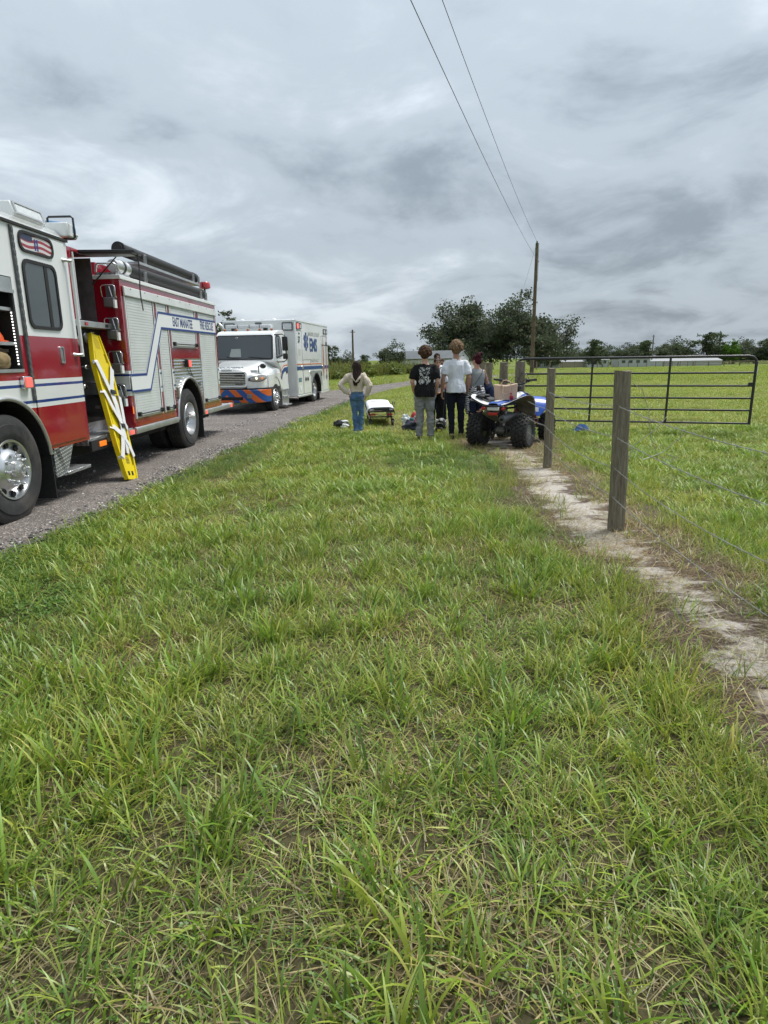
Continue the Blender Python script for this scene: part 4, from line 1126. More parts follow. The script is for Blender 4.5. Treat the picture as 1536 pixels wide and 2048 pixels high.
# ================================================================== SPINE BOARD leaning on the engine
A0 = engine_pt(0.20, -3.33, 0.03); A1 = engine_pt(-0.27, -2.95, 1.97)
up_ = (A1 - A0).normalized(); sd = (tmx.to_3x3() @ Vector((0, 1, 0))); sd = (sd - up_ * sd.dot(up_)).normalized(); nr = sd.cross(up_)
if nr.x < 0: nr = -nr
L_ = (A1 - A0).length
SB = empty('spine_board', A0, 0, 'yellow plastic spine board with white straps leaning on the fire engine', 'spine board')
SBM = Matrix(((sd.x, up_.x, nr.x, 0), (sd.y, up_.y, nr.y, 0), (sd.z, up_.z, nr.z, 0), (0, 0, 0, 1)))
def half(y):   # half width along the board, foot to head
    pts = [(0, 0.135), (0.1, 0.165), (0.5, 0.205), (1.35, 0.225), (1.62, 0.225), (1.80, 0.17), (L_, 0.105)]
    return float(np.interp(y, [a for a, c_ in pts], [c_ for a, c_ in pts]))
holes = [(0.20, 0.30), (0.46, 0.60), (0.76, 0.90), (1.06, 1.20), (1.36, 1.50), (1.66, 1.78)]
ys_ = sorted(set([0, L_] + [q for h in holes for q in h] + list(np.arange(0.05, L_, 0.06))))
b = MB()
for y0, y1 in zip(ys_[:-1], ys_[1:]):
    h0, h1 = half(y0), half(y1); inh = any(a <= (y0 + y1) / 2 <= c_ for a, c_ in holes)
    for s_ in (-1, 1):
        secs = [(0, 0.62), (0.62, 0.82), (0.82, 1.0)]
        for a, c_ in secs:
            if inh and a == 0.62: continue
            z0a, z1a = (0.012, 0.045) if a < 0.8 else (0.0, 0.06)
            P = [(s_ * a * h0, y0), (s_ * c_ * h0, y0), (s_ * c_ * h1, y1), (s_ * a * h1, y1)]
            b.prism(P, 'z', z0a, z1a)
b.xf(SBM); o = b.build('board', M_yellow, SB)
b = MB()
for (x, y, w, h) in ((-0.075, 0.055, 0.05, 0.06), (0.025, 0.055, 0.05, 0.06)): b.box(x, x + w, y, y + h, 0.0452, 0.047)
b.xf(SBM); b.build('foot_slots', M_dark, SB)
b = MB(); b.box(-0.04, 0.04, 0.22, 0.225, 0.0452, 0.0465)
for i in range(4): b.box(-0.045, 0.045, 0.235 + i * 0.02, 0.245 + i * 0.02, 0.0452, 0.0465)
b.box(-0.03, 0.05, 0.345, 0.37, 0.0452, 0.0465); b.xf(SBM); b.build('printed_label', M_blkpaint, SB)
b = MB().prism([(-0.06, L_ - 0.20), (0.06, L_ - 0.20), (0.075, L_ - 0.10), (0.04, L_ - 0.06), (-0.04, L_ - 0.06), (-0.075, L_ - 0.10)], 'z', 0.0452, 0.047); b.xf(SBM); b.build('painted_head_recess', mat('yellow_recess_shade', (0.60, 0.44, 0.01), 0.5), SB)  # flat plate; shade of the head recess is painted as darker yellow
def strap(pts, w=0.05):
    w *= 1.55
    b = MB(); rows = []
    for i, (x, y, z) in enumerate(pts):
        j0, j1 = max(0, i - 1), min(len(pts) - 1, i + 1)
        d_ = Vector((pts[j1][0] - pts[j0][0], pts[j1][1] - pts[j0][1])).normalized()
        rows.append([(x - d_.y * w / 2, y + d_.x * w / 2, z), (x + d_.y * w / 2, y - d_.x * w / 2, z + 0.004)])
    b.sheet(rows); b.xf(SBM); q = b.build('strap', M_strap, SB); t_ = q.modifiers.new('thick', 'SOLIDIFY'); t_.thickness = 0.005
strap([(-0.225, 1.62, 0.03), (-0.20, 1.61, 0.075), (-0.12, 1.42, 0.08), (-0.02, 1.22, 0.075)], 0.06)
strap([(0.225, 1.60, 0.03), (0.19, 1.58, 0.075), (0.09, 1.40, 0.08), (0.0, 1.22, 0.075)], 0.06)
strap([(0.0, 1.22, 0.075), (0.02, 1.05, 0.085), (0.03, 0.90, 0.08), (0.05, 0.72, 0.075)], 0.075)
strap([(-0.225, 1.22, 0.03), (-0.2, 1.2, 0.075), (-0.08, 0.98, 0.08), (0.04, 0.78, 0.085), (0.05, 0.6, 0.08), (0.02, 0.36, 0.07)], 0.05)
strap([(0.225, 1.20, 0.03), (0.2, 1.18, 0.075), (0.17, 1.0, 0.078), (0.12, 0.80, 0.085), (0.2, 0.72, 0.07), (0.22, 0.70, 0.03)], 0.05)
strap([(-0.21, 0.74, 0.03), (-0.19, 0.72, 0.07), (-0.02, 0.62, 0.085), (0.09, 0.50, 0.08), (0.17, 0.32, 0.075), (0.195, 0.29, 0.03)], 0.05)
strap([(-0.19, 0.28, 0.03), (-0.17, 0.30, 0.075), (-0.09, 0.45, 0.08), (-0.02, 0.62, 0.085), (0.03, 0.75, 0.085)], 0.05)
for (x, y, w) in ((-0.05, 1.19, 0.12), (0.0, 0.72, 0.09)):
    b = MB().box(x, x + w, y, y + 0.055, 0.085, 0.105); b.xf(SBM); b.build('buckle', M_blkpaint, SB, bevel=0.006)
# ================================================================== AMBULANCE  (x outward, y rearward, z up)
AM = empty('ambulance', (-3.26, 20.16, 0.0), -math.atan(0.15), 'white box ambulance with EMS lettering parked behind the fire engine', 'ambulance')
XC = -1.25
M_awhite = mat('ambulance_white', (0.82, 0.84, 0.84), 0.2, coat=0.8, dirt=(0.5, 0.47, 0.42), dirt_amt=0.14, dscale=2.0)
M_agrey = mat('module_front_grey', (0.68, 0.70, 0.69), 0.35, coat=0.3, dirt=(0.4, 0.37, 0.3), dirt_amt=0.2, dscale=1.5)
M_orange = mat('orange_vinyl', (0.62, 0.13, 0.015), 0.4)
M_ablue = mat('ambulance_blue', (0.010, 0.055, 0.20), 0.35)
# --- hood with fenders: lofted cross sections
st_ = [(-1.12, 0.60, 1.06, 0.40, 1.26), (-1.08, 0.78, 1.12, 0.46, 1.34), (-0.98, 0.92, 1.17, 0.50, 1.39), (-0.75, 1.03, 1.20, 0.55, 1.43), (-0.35, 1.07, 1.26, 0.62, 1.49), (0.05, 1.07, 1.33, 0.70, 1.56), (0.30, 1.06, 1.37, 0.74, 1.62), (0.95, 1.05, 1.38, 0.76, 1.63)]
grid = []
for (y, W, zf, hc, zc_) in st_:
    half_ = [(W - 0.01, 0.79), (W, 0.85), (W, zf - 0.10), (W - 0.03, zf - 0.02), (W - 0.10, zf + 0.02), (hc + 0.12, zf + 0.05), (hc, zc_ - 0.03), (hc - 0.12, zc_), (0.0, zc_ + 0.02)]
    grid.append([(XC - x, y, z) for x, z in half_] + [(XC + x, y, z) for x, z in half_[-2::-1]])
b = MB(); b.sheet(grid); b.add(grid[0], [tuple(range(len(grid[0])))])
hood = b.build('hood', M_awhite, AM, smooth=50); s_ = hood.modifiers.new('sub', 'SUBSURF'); s_.levels = 2; s_.render_levels = 2
AWY, AWR, ARY, ARR = 0.22, 0.475, 4.58, 0.475
# fender skirts with wheel arch, both sides
for x0, x1 in ((XC + 1.02, XC + 1.075), (XC - 1.075, XC - 1.02)):
    MB().prism([(-0.50, 0.80), (-0.50, 1.16), (0.92, 1.22), (0.92, 0.80), (0.80, 0.62)] + arc(AWY, 0.50, 0.60, 12, 165, 22), 'x', x0, x1).build('front_fender', M_awhite, AM, bevel=0.012)
b = MB().box(XC - 0.80, XC + 0.80, -0.9, 0.9, 0.42, 1.05); b.build('engine_bay', M_dark, AM)
# --- cab
b = MB(); b.prism([(0.24, 1.58), (0.60, 2.43), (0.74, 2.52), (1.10, 2.57), (1.72, 2.60), (1.72, 0.62), (0.86, 0.62), (0.84, 1.3)], 'x', XC - 1.06, XC + 1.06)
b.v = [(XC + (x - XC) * (1 - 0.085 * max(0, (z - 1.62)) / 0.9), y, z) for x, y, z in b.v]
b.build('cab', M_awhite, AM, bevel=0.05, seg=3)
# windscreen on the slope
def slope(u, v): # u across, v up 0..1
    y = 0.24 + 0.36 * v; z = 1.58 + 0.85 * v; x = XC + u * (1 - 0.085 * max(0, z - 1.62) / 0.9)
    return x, y, z
nrm_ = Vector((0, -0.85, 0.36)).normalized()
def on_slope(outline, off):
    return [tuple(Vector(slope(u, v)) + nrm_ * off) for u, v in outline]
o_, i_ = rrect(-1.02, 1.02, 0.05, 0.965, 0.09), rrect(-0.96, 0.96, 0.10, 0.92, 0.07)
n_ = len(o_)
b = MB(); b.add(on_slope(o_, 0.012) + on_slope(i_, 0.012), [(i, (i + 1) % n_, n_ + (i + 1) % n_, n_ + i) for i in range(n_)])
ws = b.build('windscreen_seal', M_blk, AM)
b = MB(); b.add(on_slope(i_, 0.010), [tuple(range(n_))]); b.build('windscreen', mat('windscreen_glass', (0.045, 0.055, 0.058), 0.05, spec=0.9), AM)
for u0, u1 in ((-0.35, 0.25), (0.45, 0.95)):
    P0_, P1_ = Vector(slope(u0 + 0.05, 0.10)) + nrm_ * 0.03, Vector(slope(u1 - 0.4 if u0 < 0 else u1 - 0.55, 0.17)) + nrm_ * 0.03
b = MB(); b.tube([Vector(slope(-0.1, 0.09)) + nrm_ * 0.03, Vector(slope(-0.55, 0.17)) + nrm_ * 0.03], 0.010, 6); b.build('wiper', M_blk, AM)
b = MB(); b.tube([Vector(slope(0.9, 0.09)) + nrm_ * 0.03, Vector(slope(0.2, 0.155)) + nrm_ * 0.03], 0.010, 6); b.build('wiper', M_blk, AM)
b = MB(); b.add(on_slope([(-0.45, 0.16), (-0.05, 0.16), (-0.10, 0.46), (-0.42, 0.46)], 0.0125), [(0, 1, 2, 3)]); b.build('paper_on_dash', mat('pale_paper', (0.28, 0.30, 0.29), 0.6), AM)
b = MB().ball(tuple(Vector(slope(-0.28, 0.84)) + nrm_ * 0.0), (0.07, 0.02, 0.06), 10, 8); b.build('dash_camera', M_grey, AM, smooth=60)
# --- grille
GY = -1.125
MB().prism(rrect(XC - 0.60, XC + 0.60, 0.86, 1.27, 0.06), 'y', GY - 0.02, GY + 0.10).build('grille_back', M_dark, AM)
gf = MB().ring(rrect(XC - 0.63, XC + 0.63, 0.83, 1.30, 0.08), rrect(XC - 0.58, XC + 0.58, 0.885, 1.255, 0.05), 'y', GY - 0.045, GY + 0.05).build('grille_surround', M_awhite, AM, bevel=0.01)
for k in range(7): MB().box(XC - 0.575, XC + 0.575, GY - 0.045, GY - 0.015, 0.900 + k * 0.05, 0.923 + k * 0.05).build('grille_bar', M_chrome, AM)
for z in (1.16, 0.91): MB().box(XC + 0.26, XC + 0.50, GY - 0.06, GY - 0.045, z, z + 0.045).build('grille_lamp', M_blkpaint, AM, bevel=0.006)
MB().prism(rrect(XC - 0.17, XC + 0.17, 1.30, 1.365, 0.03), 'y', -1.16, -1.10).build('hood_badge', M_chrome, AM, bevel=0.008)
MB().box(XC + 0.72, XC + 0.93, -1.07, -0.98, 1.255, 1.335).build('hood_strobe', M_lens, AM, bevel=0.012)
t_ = text_mesh('lettering', 'AMBULANCE', 0.125, mat('letter_grey', (0.16, 0.17, 0.18), 0.5), AM, front_frame(XC, -1.118, 1.385) @ Matrix.Rotation(R(-62), 4, 'X'), 0.004, 0.002, 'CENTER', sx=-1.45)
# --- headlights swept round the corners
def corner(t, sgn):
    pts = [(0.46, -1.135), (0.62, -1.12), (0.80, -1.075), (0.94, -0.985), (1.02, -0.86), (1.065, -0.70), (1.085, -0.5)]
    k = t * (len(pts) - 1); i = min(int(k), len(pts) - 2); f = k - i
    return (XC + sgn * (pts[i][0] * (1 - f) + pts[i + 1][0] * f), pts[i][1] * (1 - f) + pts[i + 1][1] * f)
for sg in (1, -1):
    for nm, gsc, off, m_ in (('headlight', 1.0, 0.012, mat('lamp_chrome_bowl', (0.16, 0.16, 0.16), 0.25, 0.6)), ('lamp_lens', 0.84, 0.022, mat('headlamp_lens', (0.34, 0.34, 0.32), 0.1, spec=0.9))):
        rows = []
        for k in range(13):
            t = 0.20 + 0.66 * k / 12; s0 = math.sin(PI * (0.06 + 0.88 * k / 12)) ** 0.6 * 0.098 * gsc
            zc2 = 1.055 + 0.05 * k / 12; x, y = corner(0.53 + (t - 0.53) * gsc, sg)
            d_ = Vector((x - XC - sg * 0.55, y + 0.55, 0)).normalized() * off
            rows.append([(x + d_.x, y + d_.y, zc2 - s0), (x + d_.x * 1.6, y + d_.y * 1.6, zc2 - s0 * 0.4), (x + d_.x * 1.6, y + d_.y * 1.6, zc2 + s0 * 0.4), (x + d_.x, y + d_.y, zc2 + s0)])
        q = MB().sheet(rows).build(nm, m_, AM if nm == 'headlight' else q, smooth=60)
    x, y = corner(0.42, sg); MB().ball((x, y - 0.018, 1.085), (0.055, 0.03, 0.05), 12, 8).build('bulb', glow('headlamp_lit', (1.0, 0.86, 0.62), 0.5), q, smooth=180)
    x, y = corner(0.62, sg); MB().ball((x + sg * 0.012, y - 0.014, 1.085), (0.04, 0.04, 0.045), 12, 8).build('indicator', M_amber, q, smooth=180)
# --- bumper with orange and blue chevrons
cm = mat('chevron', (0.5, 0.2, 0.05), 0.4); nt = cm.node_tree; n, l = nt.nodes, nt.links
tcn = n.new('ShaderNodeTexCoord'); sp_ = n.new('ShaderNodeSeparateXYZ'); l.new(tcn.outputs['Object'], sp_.inputs[0])
def fm2(op, a, b_=0.0):
    q = n.new('ShaderNodeMath'); q.operation = op
    for i, v in enumerate((a, b_)):
        if isinstance(v, (int, float)): q.inputs[i].default_value = v
        else: l.new(v, q.inputs[i])
    return q.outputs[0]
u_ = fm2('ADD', fm2('ABSOLUTE', fm2('SUBTRACT', sp_.outputs['X'], XC)), sp_.outputs['Z'])
u_ = fm2('SUBTRACT', u_, fm2('MULTIPLY', sp_.outputs['Y'], 0.0))
f_ = fm2('GREATER_THAN', fm2('FRACT', fm2('MULTIPLY', fm2('ADD', u_, 0.03), 2.35)), 0.5)
l.new(nmix(n, l, f_, (0.60, 0.115, 0.012), (0.012, 0.075, 0.27)), n['Principled BSDF'].inputs['Base Color'])
plan = [(XC - 1.13, -0.42), (XC - 1.12, -0.75), (XC - 1.02, -1.0), (XC - 0.80, -1.17), (XC - 0.4, -1.23), (XC, -1.245), (XC + 0.4, -1.23), (XC + 0.80, -1.17), (XC + 1.02, -1.0), (XC + 1.12, -0.75), (XC + 1.13, -0.42)]
inner = [(XC + (x - XC) * 0.93, y + 0.10) for x, y in plan]
b = MB(); b.prism(plan + inner[::-1], 'z', 0.37, 0.755); bp_ = b.build('bumper', cm, AM, bevel=0.02)
MB().prism([(x, y + 0.02) for x, y in plan] + inner[::-1], 'z', 0.755, 0.80).build('bumper_top', M_blk, AM)
MB().box(XC - 0.50, XC + 0.50, -1.256, -1.20, 0.455, 0.545).build('tow_slot', M_dark, bp_, bevel=0.01)
MB().box(XC + 0.62, XC + 0.76, -1.222, -1.15, 0.50, 0.63).build('bumper_speaker', M_grey, bp_, bevel=0.01)
# hood mirror / horn
b = MB(); b.tube([(XC + 0.86, -0.72, 1.24), (XC + 0.86, -0.72, 1.44), (XC + 0.95, -0.70, 1.46)], 0.018, 8); b.ball((XC + 0.98, -0.66, 1.44), (0.10, 0.05, 0.075), 12, 8); b.build('hood_mirror', M_blkpaint, AM, smooth=60)
# --- cab side: door, window, stripes, mirror
SX = XC + 1.062
door = MB().prism([(0.90, 0.66), (1.56, 0.66), (1.60, 1.62), (0.50, 1.62), (0.84, 1.35)], 'x', SX - 0.01, SX + 0.012).build('cab_door', M_awhite, AM, bevel=0.008)
def tumb(y, z, off): return (XC + 1.06 * (1 - 0.085 * max(0, z - 1.62) / 0.9) + off, y, z)
o_ = [(0.50, 1.66), (1.16, 1.74), (1.18, 2.30), (1.08, 2.40), (0.74, 2.40), (0.66, 2.30)]
i_ = [(0.56, 1.72), (1.11, 1.79), (1.12, 2.27), (1.05, 2.35), (0.77, 2.35), (0.70, 2.27)]
k_ = len(o_)
b = MB(); b.add([tumb(y, z, 0.012) for y, z in o_] + [tumb(y, z, 0.012) for y, z in i_], [(i, (i + 1) % k_, k_ + (i + 1) % k_, k_ + i) for i in range(k_)]); b.build('window_seal', M_blk, AM)
b = MB(); b.add([tumb(y, z, 0.010) for y, z in i_], [tuple(range(k_))]); b.build('side_window', M_glass, AM)
b = MB(); b.add([tumb(y, z, 0.014) for y, z in [(0.78, 1.80), (0.86, 1.78), (0.98, 2.30), (0.92, 2.32)]], [(0, 1, 2, 3)]); b.build('window_divider', M_blk, AM)
MB().box(SX + 0.012, SX + 0.03, 1.38, 1.52, 1.18, 1.25).build('door_handle', M_blk, door)
for z in (2.44, 1.66):
    pass
mr_ = MB().tube([(SX - 0.06, 0.52, 2.40), (SX + 0.22, 0.44, 2.41), (SX + 0.31, 0.46, 2.36), (SX + 0.33, 0.48, 1.62), (SX + 0.24, 0.48, 1.56), (SX, 0.58, 1.55)], 0.017, 8).build('mirror_arm', M_blkpaint, AM, smooth=60)
MB().box(SX + 0.19, SX + 0.37, 0.49, 0.58, 1.90, 2.34).build('mirror_head', M_blkpaint, mr_, bevel=0.025)
MB().box(SX + 0.205, SX + 0.355, 0.58, 0.584, 1.93, 2.31).build('mirror_glass', M_chrome, mr_)
MB().box(SX + 0.20, SX + 0.36, 0.49, 0.57, 1.64, 1.82).build('convex_mirror', M_blkpaint, mr_, bevel=0.03)
m2_ = copy_tree(mr_, AM); m2_.matrix_local = Matrix.Translation((2 * XC, 0, 0)) @ Matrix.Diagonal((-1, 1, 1, 1)) @ m2_.matrix_local
# cab steps
sp2 = MB().box(SX - 0.30, SX - 0.02, 0.92, 1.66, 0.16, 0.62).build('cab_steps', M_alu, AM)
for z in (0.13, 0.40): MB().box(SX - 0.3, SX + 0.10 - (0.06 if z > 0.2 else 0), 0.94, 1.62, z, z + 0.045).build('step_tread', M_tread, sp2, bevel=0.005)
MB().box(XC - 1.0, XC + 0.9, 1.5, 1.98, 0.5, 2.3).build('cab_to_box_boot', M_agrey, AM)
# roof: marker lamps and light bar
for k in range(5): MB().ball((XC - 0.8 + 0.4 * k, 0.92, 2.585), (0.05, 0.05, 0.035), 10, 8).build('roof_marker', mat('amber_unlit', (0.34, 0.10, 0.015), 0.3), AM, smooth=180)
lbar = MB().box(XC - 0.80, XC + 0.72, 1.05, 1.36, 2.645, 2.75).build('light_bar', M_lens, AM, bevel=0.03)
for x in (-0.6, 0.5): MB().box(XC + x - 0.05, XC + x + 0.05, 1.12, 1.3, 2.57, 2.645).build('bar_foot', M_blkpaint, lbar)
for x in (-0.4, 0.0, 0.35): MB().box(XC + x - 0.012, XC + x + 0.012, 1.045, 1.365, 2.643, 2.753).build('bar_rib', M_grey, lbar)
# --- module box
MX0, MX1, MY0, MY1 = XC - 1.30, XC + 1.29, 1.97, 6.66
b = MB(); b.prism([(MY0, 0.36), (MY0, 2.95), (MY1, 2.95), (MY1, 0.30), (ARY + 0.72, 0.30)] + arc(ARY, 0.46, 0.64, -8, 188, 26) + [(ARY - 0.68, 0.36)], 'x', MX0, MX1)
box_ = b.build('patient_module', M_awhite, AM, bevel=0.025)
MB().box(MX0 + 0.03, MX1 - 0.03, MY0 - 0.004, MY0 + 0.02, 0.5, 2.92).build('module_front', M_agrey, AM)
for x in (MX1 + 0.006, MX0 - 0.006): MB().box(x - 0.012, x + 0.012, MY0 - 0.005, MY1 + 0.005, 2.905, 2.945).build('roof_moulding', M_whitev, AM)
MB().box(MX0 + 0.2, MX1 - 0.95, MY0 + 0.8, MY1 - 0.8, 0.28, 0.60).build('chassis', M_dark, AM)
b = MB(); b.sheet([[(MX1 - 0.9, y, z) for y, z in arc(ARY, 0.46, 0.632, -8, 188, 24)], [(MX1 - 0.01, y, z) for y, z in arc(ARY, 0.46, 0.632, -8, 188, 24)]]); b.build('wheel_well', M_dark, AM)
MB().tube([(MX1 + 0.008, y, z) for y, z in arc(ARY, 0.46, 0.65, -6, 186, 26)], 0.022, 8).build('arch_trim', M_blk, AM, smooth=60)
# lights on the module
def lampbox(nm, y0, y1, z0, z1, lens, front=None):
    if front is None:
        f = MB().ring(rrect(y0, y1, z0, z1, 0.03), rrect(y0 + 0.03, y1 - 0.03, z0 + 0.03, z1 - 0.03, 0.02), 'x', MX1, MX1 + 0.03).build(nm, M_greyc, AM)
        MB().prism(rrect(y0 + 0.03, y1 - 0.03, z0 + 0.03, z1 - 0.03, 0.02), 'x', MX1, MX1 + 0.022).build('lamp_lens', lens, f, bevel=0.006)
    else:
        f = MB().ring(rrect(y0, y1, z0, z1, 0.04), rrect(y0 + 0.035, y1 - 0.035, z0 + 0.035, z1 - 0.035, 0.03), 'y', MY0 - 0.035, MY0).build(nm, M_greyc, AM)
        MB().prism(rrect(y0 + 0.035, y1 - 0.035, z0 + 0.035, z1 - 0.035, 0.03), 'y', MY0 - 0.026, MY0).build('lamp_lens', lens, f, bevel=0.006)
lampbox('warning_lamp', 2.06, 2.40, 2.63, 2.86, M_redlit); lampbox('warning_lamp', 2.42, 2.66, 2.65, 2.85, M_lens)
lampbox('warning_lamp', 5.92, 6.22, 2.60, 2.80, M_lens); lampbox('warning_lamp', 6.26, 6.52, 2.60, 2.80, M_lens)
lampbox('warning_lamp', MX1 - 0.46, MX1 - 0.08, 2.58, 2.86, M_lens, 1); lampbox('warning_lamp', MX0 + 0.08, MX0 + 0.46, 2.58, 2.86, M_lens, 1)
MB().prism(rrect(XC - 0.12, XC + 0.12, 2.80, 2.87, 0.03), 'y', MY0 - 0.02, MY0).build('clearance_lamp', M_greyc, AM)
for x in (MX0 + 0.55, XC + 0.4): MB().lathe([(2.95, 0.09), (2.99, 0.085), (3.02, 0.05), (3.03, 0)], (x, MY0 + 0.5, 0), 'z', 14).build('roof_vent', M_whitev, AM, smooth=60)
MB().box(MX1, MX1 + 0.025, 6.28, 6.42, 2.16, 2.30).build('side_lamp', M_blkpaint, AM, bevel=0.02)
# doors and seams
def seam(y0, y1, z0, z1):
    b = MB().ring([(y0, z0), (y1, z0), (y1, z1), (y0, z1)], [(y0 + 0.012, z0 + 0.012), (y1 - 0.012, z0 + 0.012), (y1 - 0.012, z1 - 0.012), (y0 + 0.012, z1 - 0.012)], 'x', MX1 - 0.001, MX1 + 0.004)
    return b.build('compartment_door', M_greyc, AM)
seam(2.02, 2.72, 0.42, 2.60); seam(2.78, 3.84, 0.42, 1.62); seam(5.55, 6.50, 0.40, 2.52)
for y, z in ((2.66, 1.35), (3.74, 1.16), (5.66, 1.34)): MB().lathe([(MX1, 0.065), (MX1 + 0.03, 0.06), (MX1 + 0.035, 0.02), (MX1 + 0.036, 0)], (0, y, z), 'x', 18).build('door_latch', M_chrome, AM, smooth=40)
MB().prism([(ARY - 0.74, 0.42), (ARY - 0.74, 1.20), (ARY + 0.88, 1.20), (ARY + 0.88, 0.62)] + arc(ARY, 0.46, 0.665, 14, 183, 20), 'x', MX1 + 0.001, MX1 + 0.005).build('tread_plate_panel', M_tread, AM)
MB().box(MX1 - 0.05, MX1 + 0.03, 1.98, ARY - 0.7, 0.33, 0.385).build('sill_rail', M_alu, AM, bevel=0.008)
MB().box(MX0, MX1 - 0.02, 6.66, 6.95, 0.34, 0.42).build('rear_step', M_tread, AM)
MB().box(MX1 - 0.5, MX1 - 0.06, ARY + 0.66, ARY + 0.675, 0.10, 0.46).build('mud_flap', M_blk, AM)
# livery
MB().box(MX1 + 0.0055, MX1 + 0.0085, MY0 + 0.01, MY1 - 0.01, 1.265, 1.385).build('stripe_blue', M_ablue, AM)
MB().box(MX1 + 0.0055, MX1 + 0.0085, MY0 + 0.01, 5.5, 1.445, 1.475).build('stripe_orange', M_orange, AM)
MB().box(MX1 + 0.0055, MX1 + 0.0085, 5.5, MY1 - 0.02, 2.16, 2.19).build('stripe_dark', mat('stripe_grey_blue', (0.09, 0.07, 0.10), 0.5), AM)
for y0, y1 in ((5.72, 5.92), (6.24, 6.36)):
    b = MB().prism([(y0, 1.25), ((y0 + y1) / 2, 2.62), (y1, 1.25), ((y0 + y1) / 2, 0.78)], 'x', MX1 + 0.009, MX1 + 0.012); b.build('orange_flash', mat('faded_orange', (0.42, 0.16, 0.10), 0.5), AM)
b = strip(AM, 'stripe_blue', [(1.60, 1.32), (1.20, 1.30), (0.95, 1.20), (0.84, 1.0)], 0.13, SX + 0.0135, M_ablue)
b = strip(AM, 'stripe_orange', [(1.60, 1.455), (1.15, 1.43), (0.88, 1.31), (0.72, 1.05)], 0.03, SX + 0.0135, M_orange)
M_star = mat('ems_blue', (0.035, 0.075, 0.21), 0.45)
b = MB(); cy, cz = 3.26, 2.25
for k in range(3):
    a = R(90 + 60 * k); c_, s2 = math.cos(a), math.sin(a); hw, hl = 0.088, 0.31
    b.prism([(cy + c_ * u - s2 * v, cz + (s2 * u + c_ * v) * 1.02) for u, v in ((-hl, -hw), (hl, -hw), (hl, hw), (-hl, hw))], 'x', MX1 + 0.0055 + 0.0006 * k, MX1 + 0.0085 + 0.0006 * k)
star = b.build('star_of_life', M_star, AM); tag(star, kind='stuff')
sn = MB().tube([(MX1 + 0.012, cy + 0.025 * math.sin(t * 9), cz - 0.2 + 0.4 * t) for t in [k / 14 for k in range(15)]], 0.009, 6); sn.build('snake_and_staff', M_whitev, star)
text_mesh('lettering', 'EMS', 0.64, M_star, AM, side_frame(MX1 + 0.006, 3.74, 1.925), 0.022, 0.0015, sx=1.0)
M_pale = mat('pale_lettering', (0.50, 0.54, 0.52), 0.5)
text_mesh('lettering', 'MANATEE COUNTY', 0.20, M_pale, AM, side_frame(MX1 + 0.006, 3.58, 2.47), 0.004, 0.0015, sx=0.95)
text_mesh('lettering', 'AMBULANCE', 0.20, M_pale, AM, side_frame(MX1 + 0.006, 3.9, 1.53), 0.004, 0.0015, sx=1.0)
text_mesh('lettering', '57', 0.30, mat('letter_dark', (0.06, 0.07, 0.08), 0.5), AM, side_frame(MX1 + 0.006, 2.22, 2.19), 0.008, 0.0015, sx=0.9)
for (y0, y1, z0, z1, m_) in ((2.30, 2.48, 2.47, 2.53, M_grey), (2.30, 2.52, 1.78, 1.98, M_pale), (2.14, 2.50, 0.86, 1.0, mat('label_blue', (0.12, 0.22, 0.28), 0.5)), (2.25, 2.5, 0.55, 0.72, M_whitev)):
    MB().box(MX1 + 0.0055, MX1 + 0.008, y0, y1, z0, z1).build('small_label', m_, AM)
for y in (3.06, 3.34): MB().lathe([(MX1 + 0.004, 0.0), (MX1 + 0.03, 0.04), (MX1 + 0.012, 0.075), (MX1 + 0.004, 0.085)], (0, y, 0.93), 'x', 14).build('vent_louvre', M_blkpaint, AM, smooth=40)
MB().lathe([(MX1 + 0.004, 0.10), (MX1 + 0.012, 0.10), (MX1 + 0.014, 0.0)], (0, 6.28, 0.93), 'x', 18).build('round_label', M_greyc, AM)
MB().box(MX1 + 0.005, MX1 + 0.012, 5.36, 5.46, 0.98, 1.14).build('fuel_door', M_dark, AM)
# wheels
truck_wheel(AM, (XC + 1.06, AWY, AWR), AWR, 0.27, 'front')
truck_wheel(AM, (XC + 1.20, ARY, ARR), ARR, 0.25, 'rear', dual=True)
for y in (AWY, ARY):
    o_ = MB().lathe(tyre_profile(0.475, 0.27, 0.26), axis='x', n=32, closed=True).build('wheel', M_tyre, AM, smooth=35); o_.location = (XC - 0.80, y, 0.475)
# exhaust stack / snorkel behind the engine body
MB().tube([(MX0 + 0.12, 1.75, 1.5), (MX0 + 0.12, 1.75, 2.62), (MX0 + 0.08, 1.72, 2.74), (MX0 + 0.0, 1.7, 2.80)], 0.07, 12).build('air_intake_stack', M_alu, AM, smooth=60)
# ================================================================== FENCE, GATE, POLES
wm, n, l, p = surf('weathered_wood')
tcn = n.new('ShaderNodeTexCoord'); mp = n.new('ShaderNodeMapping'); mp.inputs['Scale'].default_value = (9, 9, 0.8); l.new(tcn.outputs['Object'], mp.inputs[0])
g1 = nnoise(n, l, mp.outputs[0], 6, 8, 0.7, 0.6); g2 = nnoise(n, l, tcn.outputs['Object'], 3, 5, 0.6)
c = nramp(n, l, g1, [(0.32, (0.095, 0.075, 0.054)), (0.5, (0.225, 0.190, 0.140)), (0.68, (0.37, 0.325, 0.25))])
gm_ = n.new('ShaderNodeMath'); gm_.operation = 'MULTIPLY'; gm_.inputs[1].default_value = 0.6; l.new(g2, gm_.inputs[0])
c = nmix(n, l, gm_.outputs[0], c, (0.16, 0.15, 0.105))
l.new(c, p.inputs['Base Color']); p.inputs['Roughness'].default_value = 0.9; p.inputs['Specular IOR Level'].default_value = 0.2
nbump(n, l, p, g1, 0.9, 0.02)
M_wood = wm
M_wire = mat('galvanised_wire', (0.33, 0.32, 0.29), 0.5, 0.5, var=0.3, vscale=5)
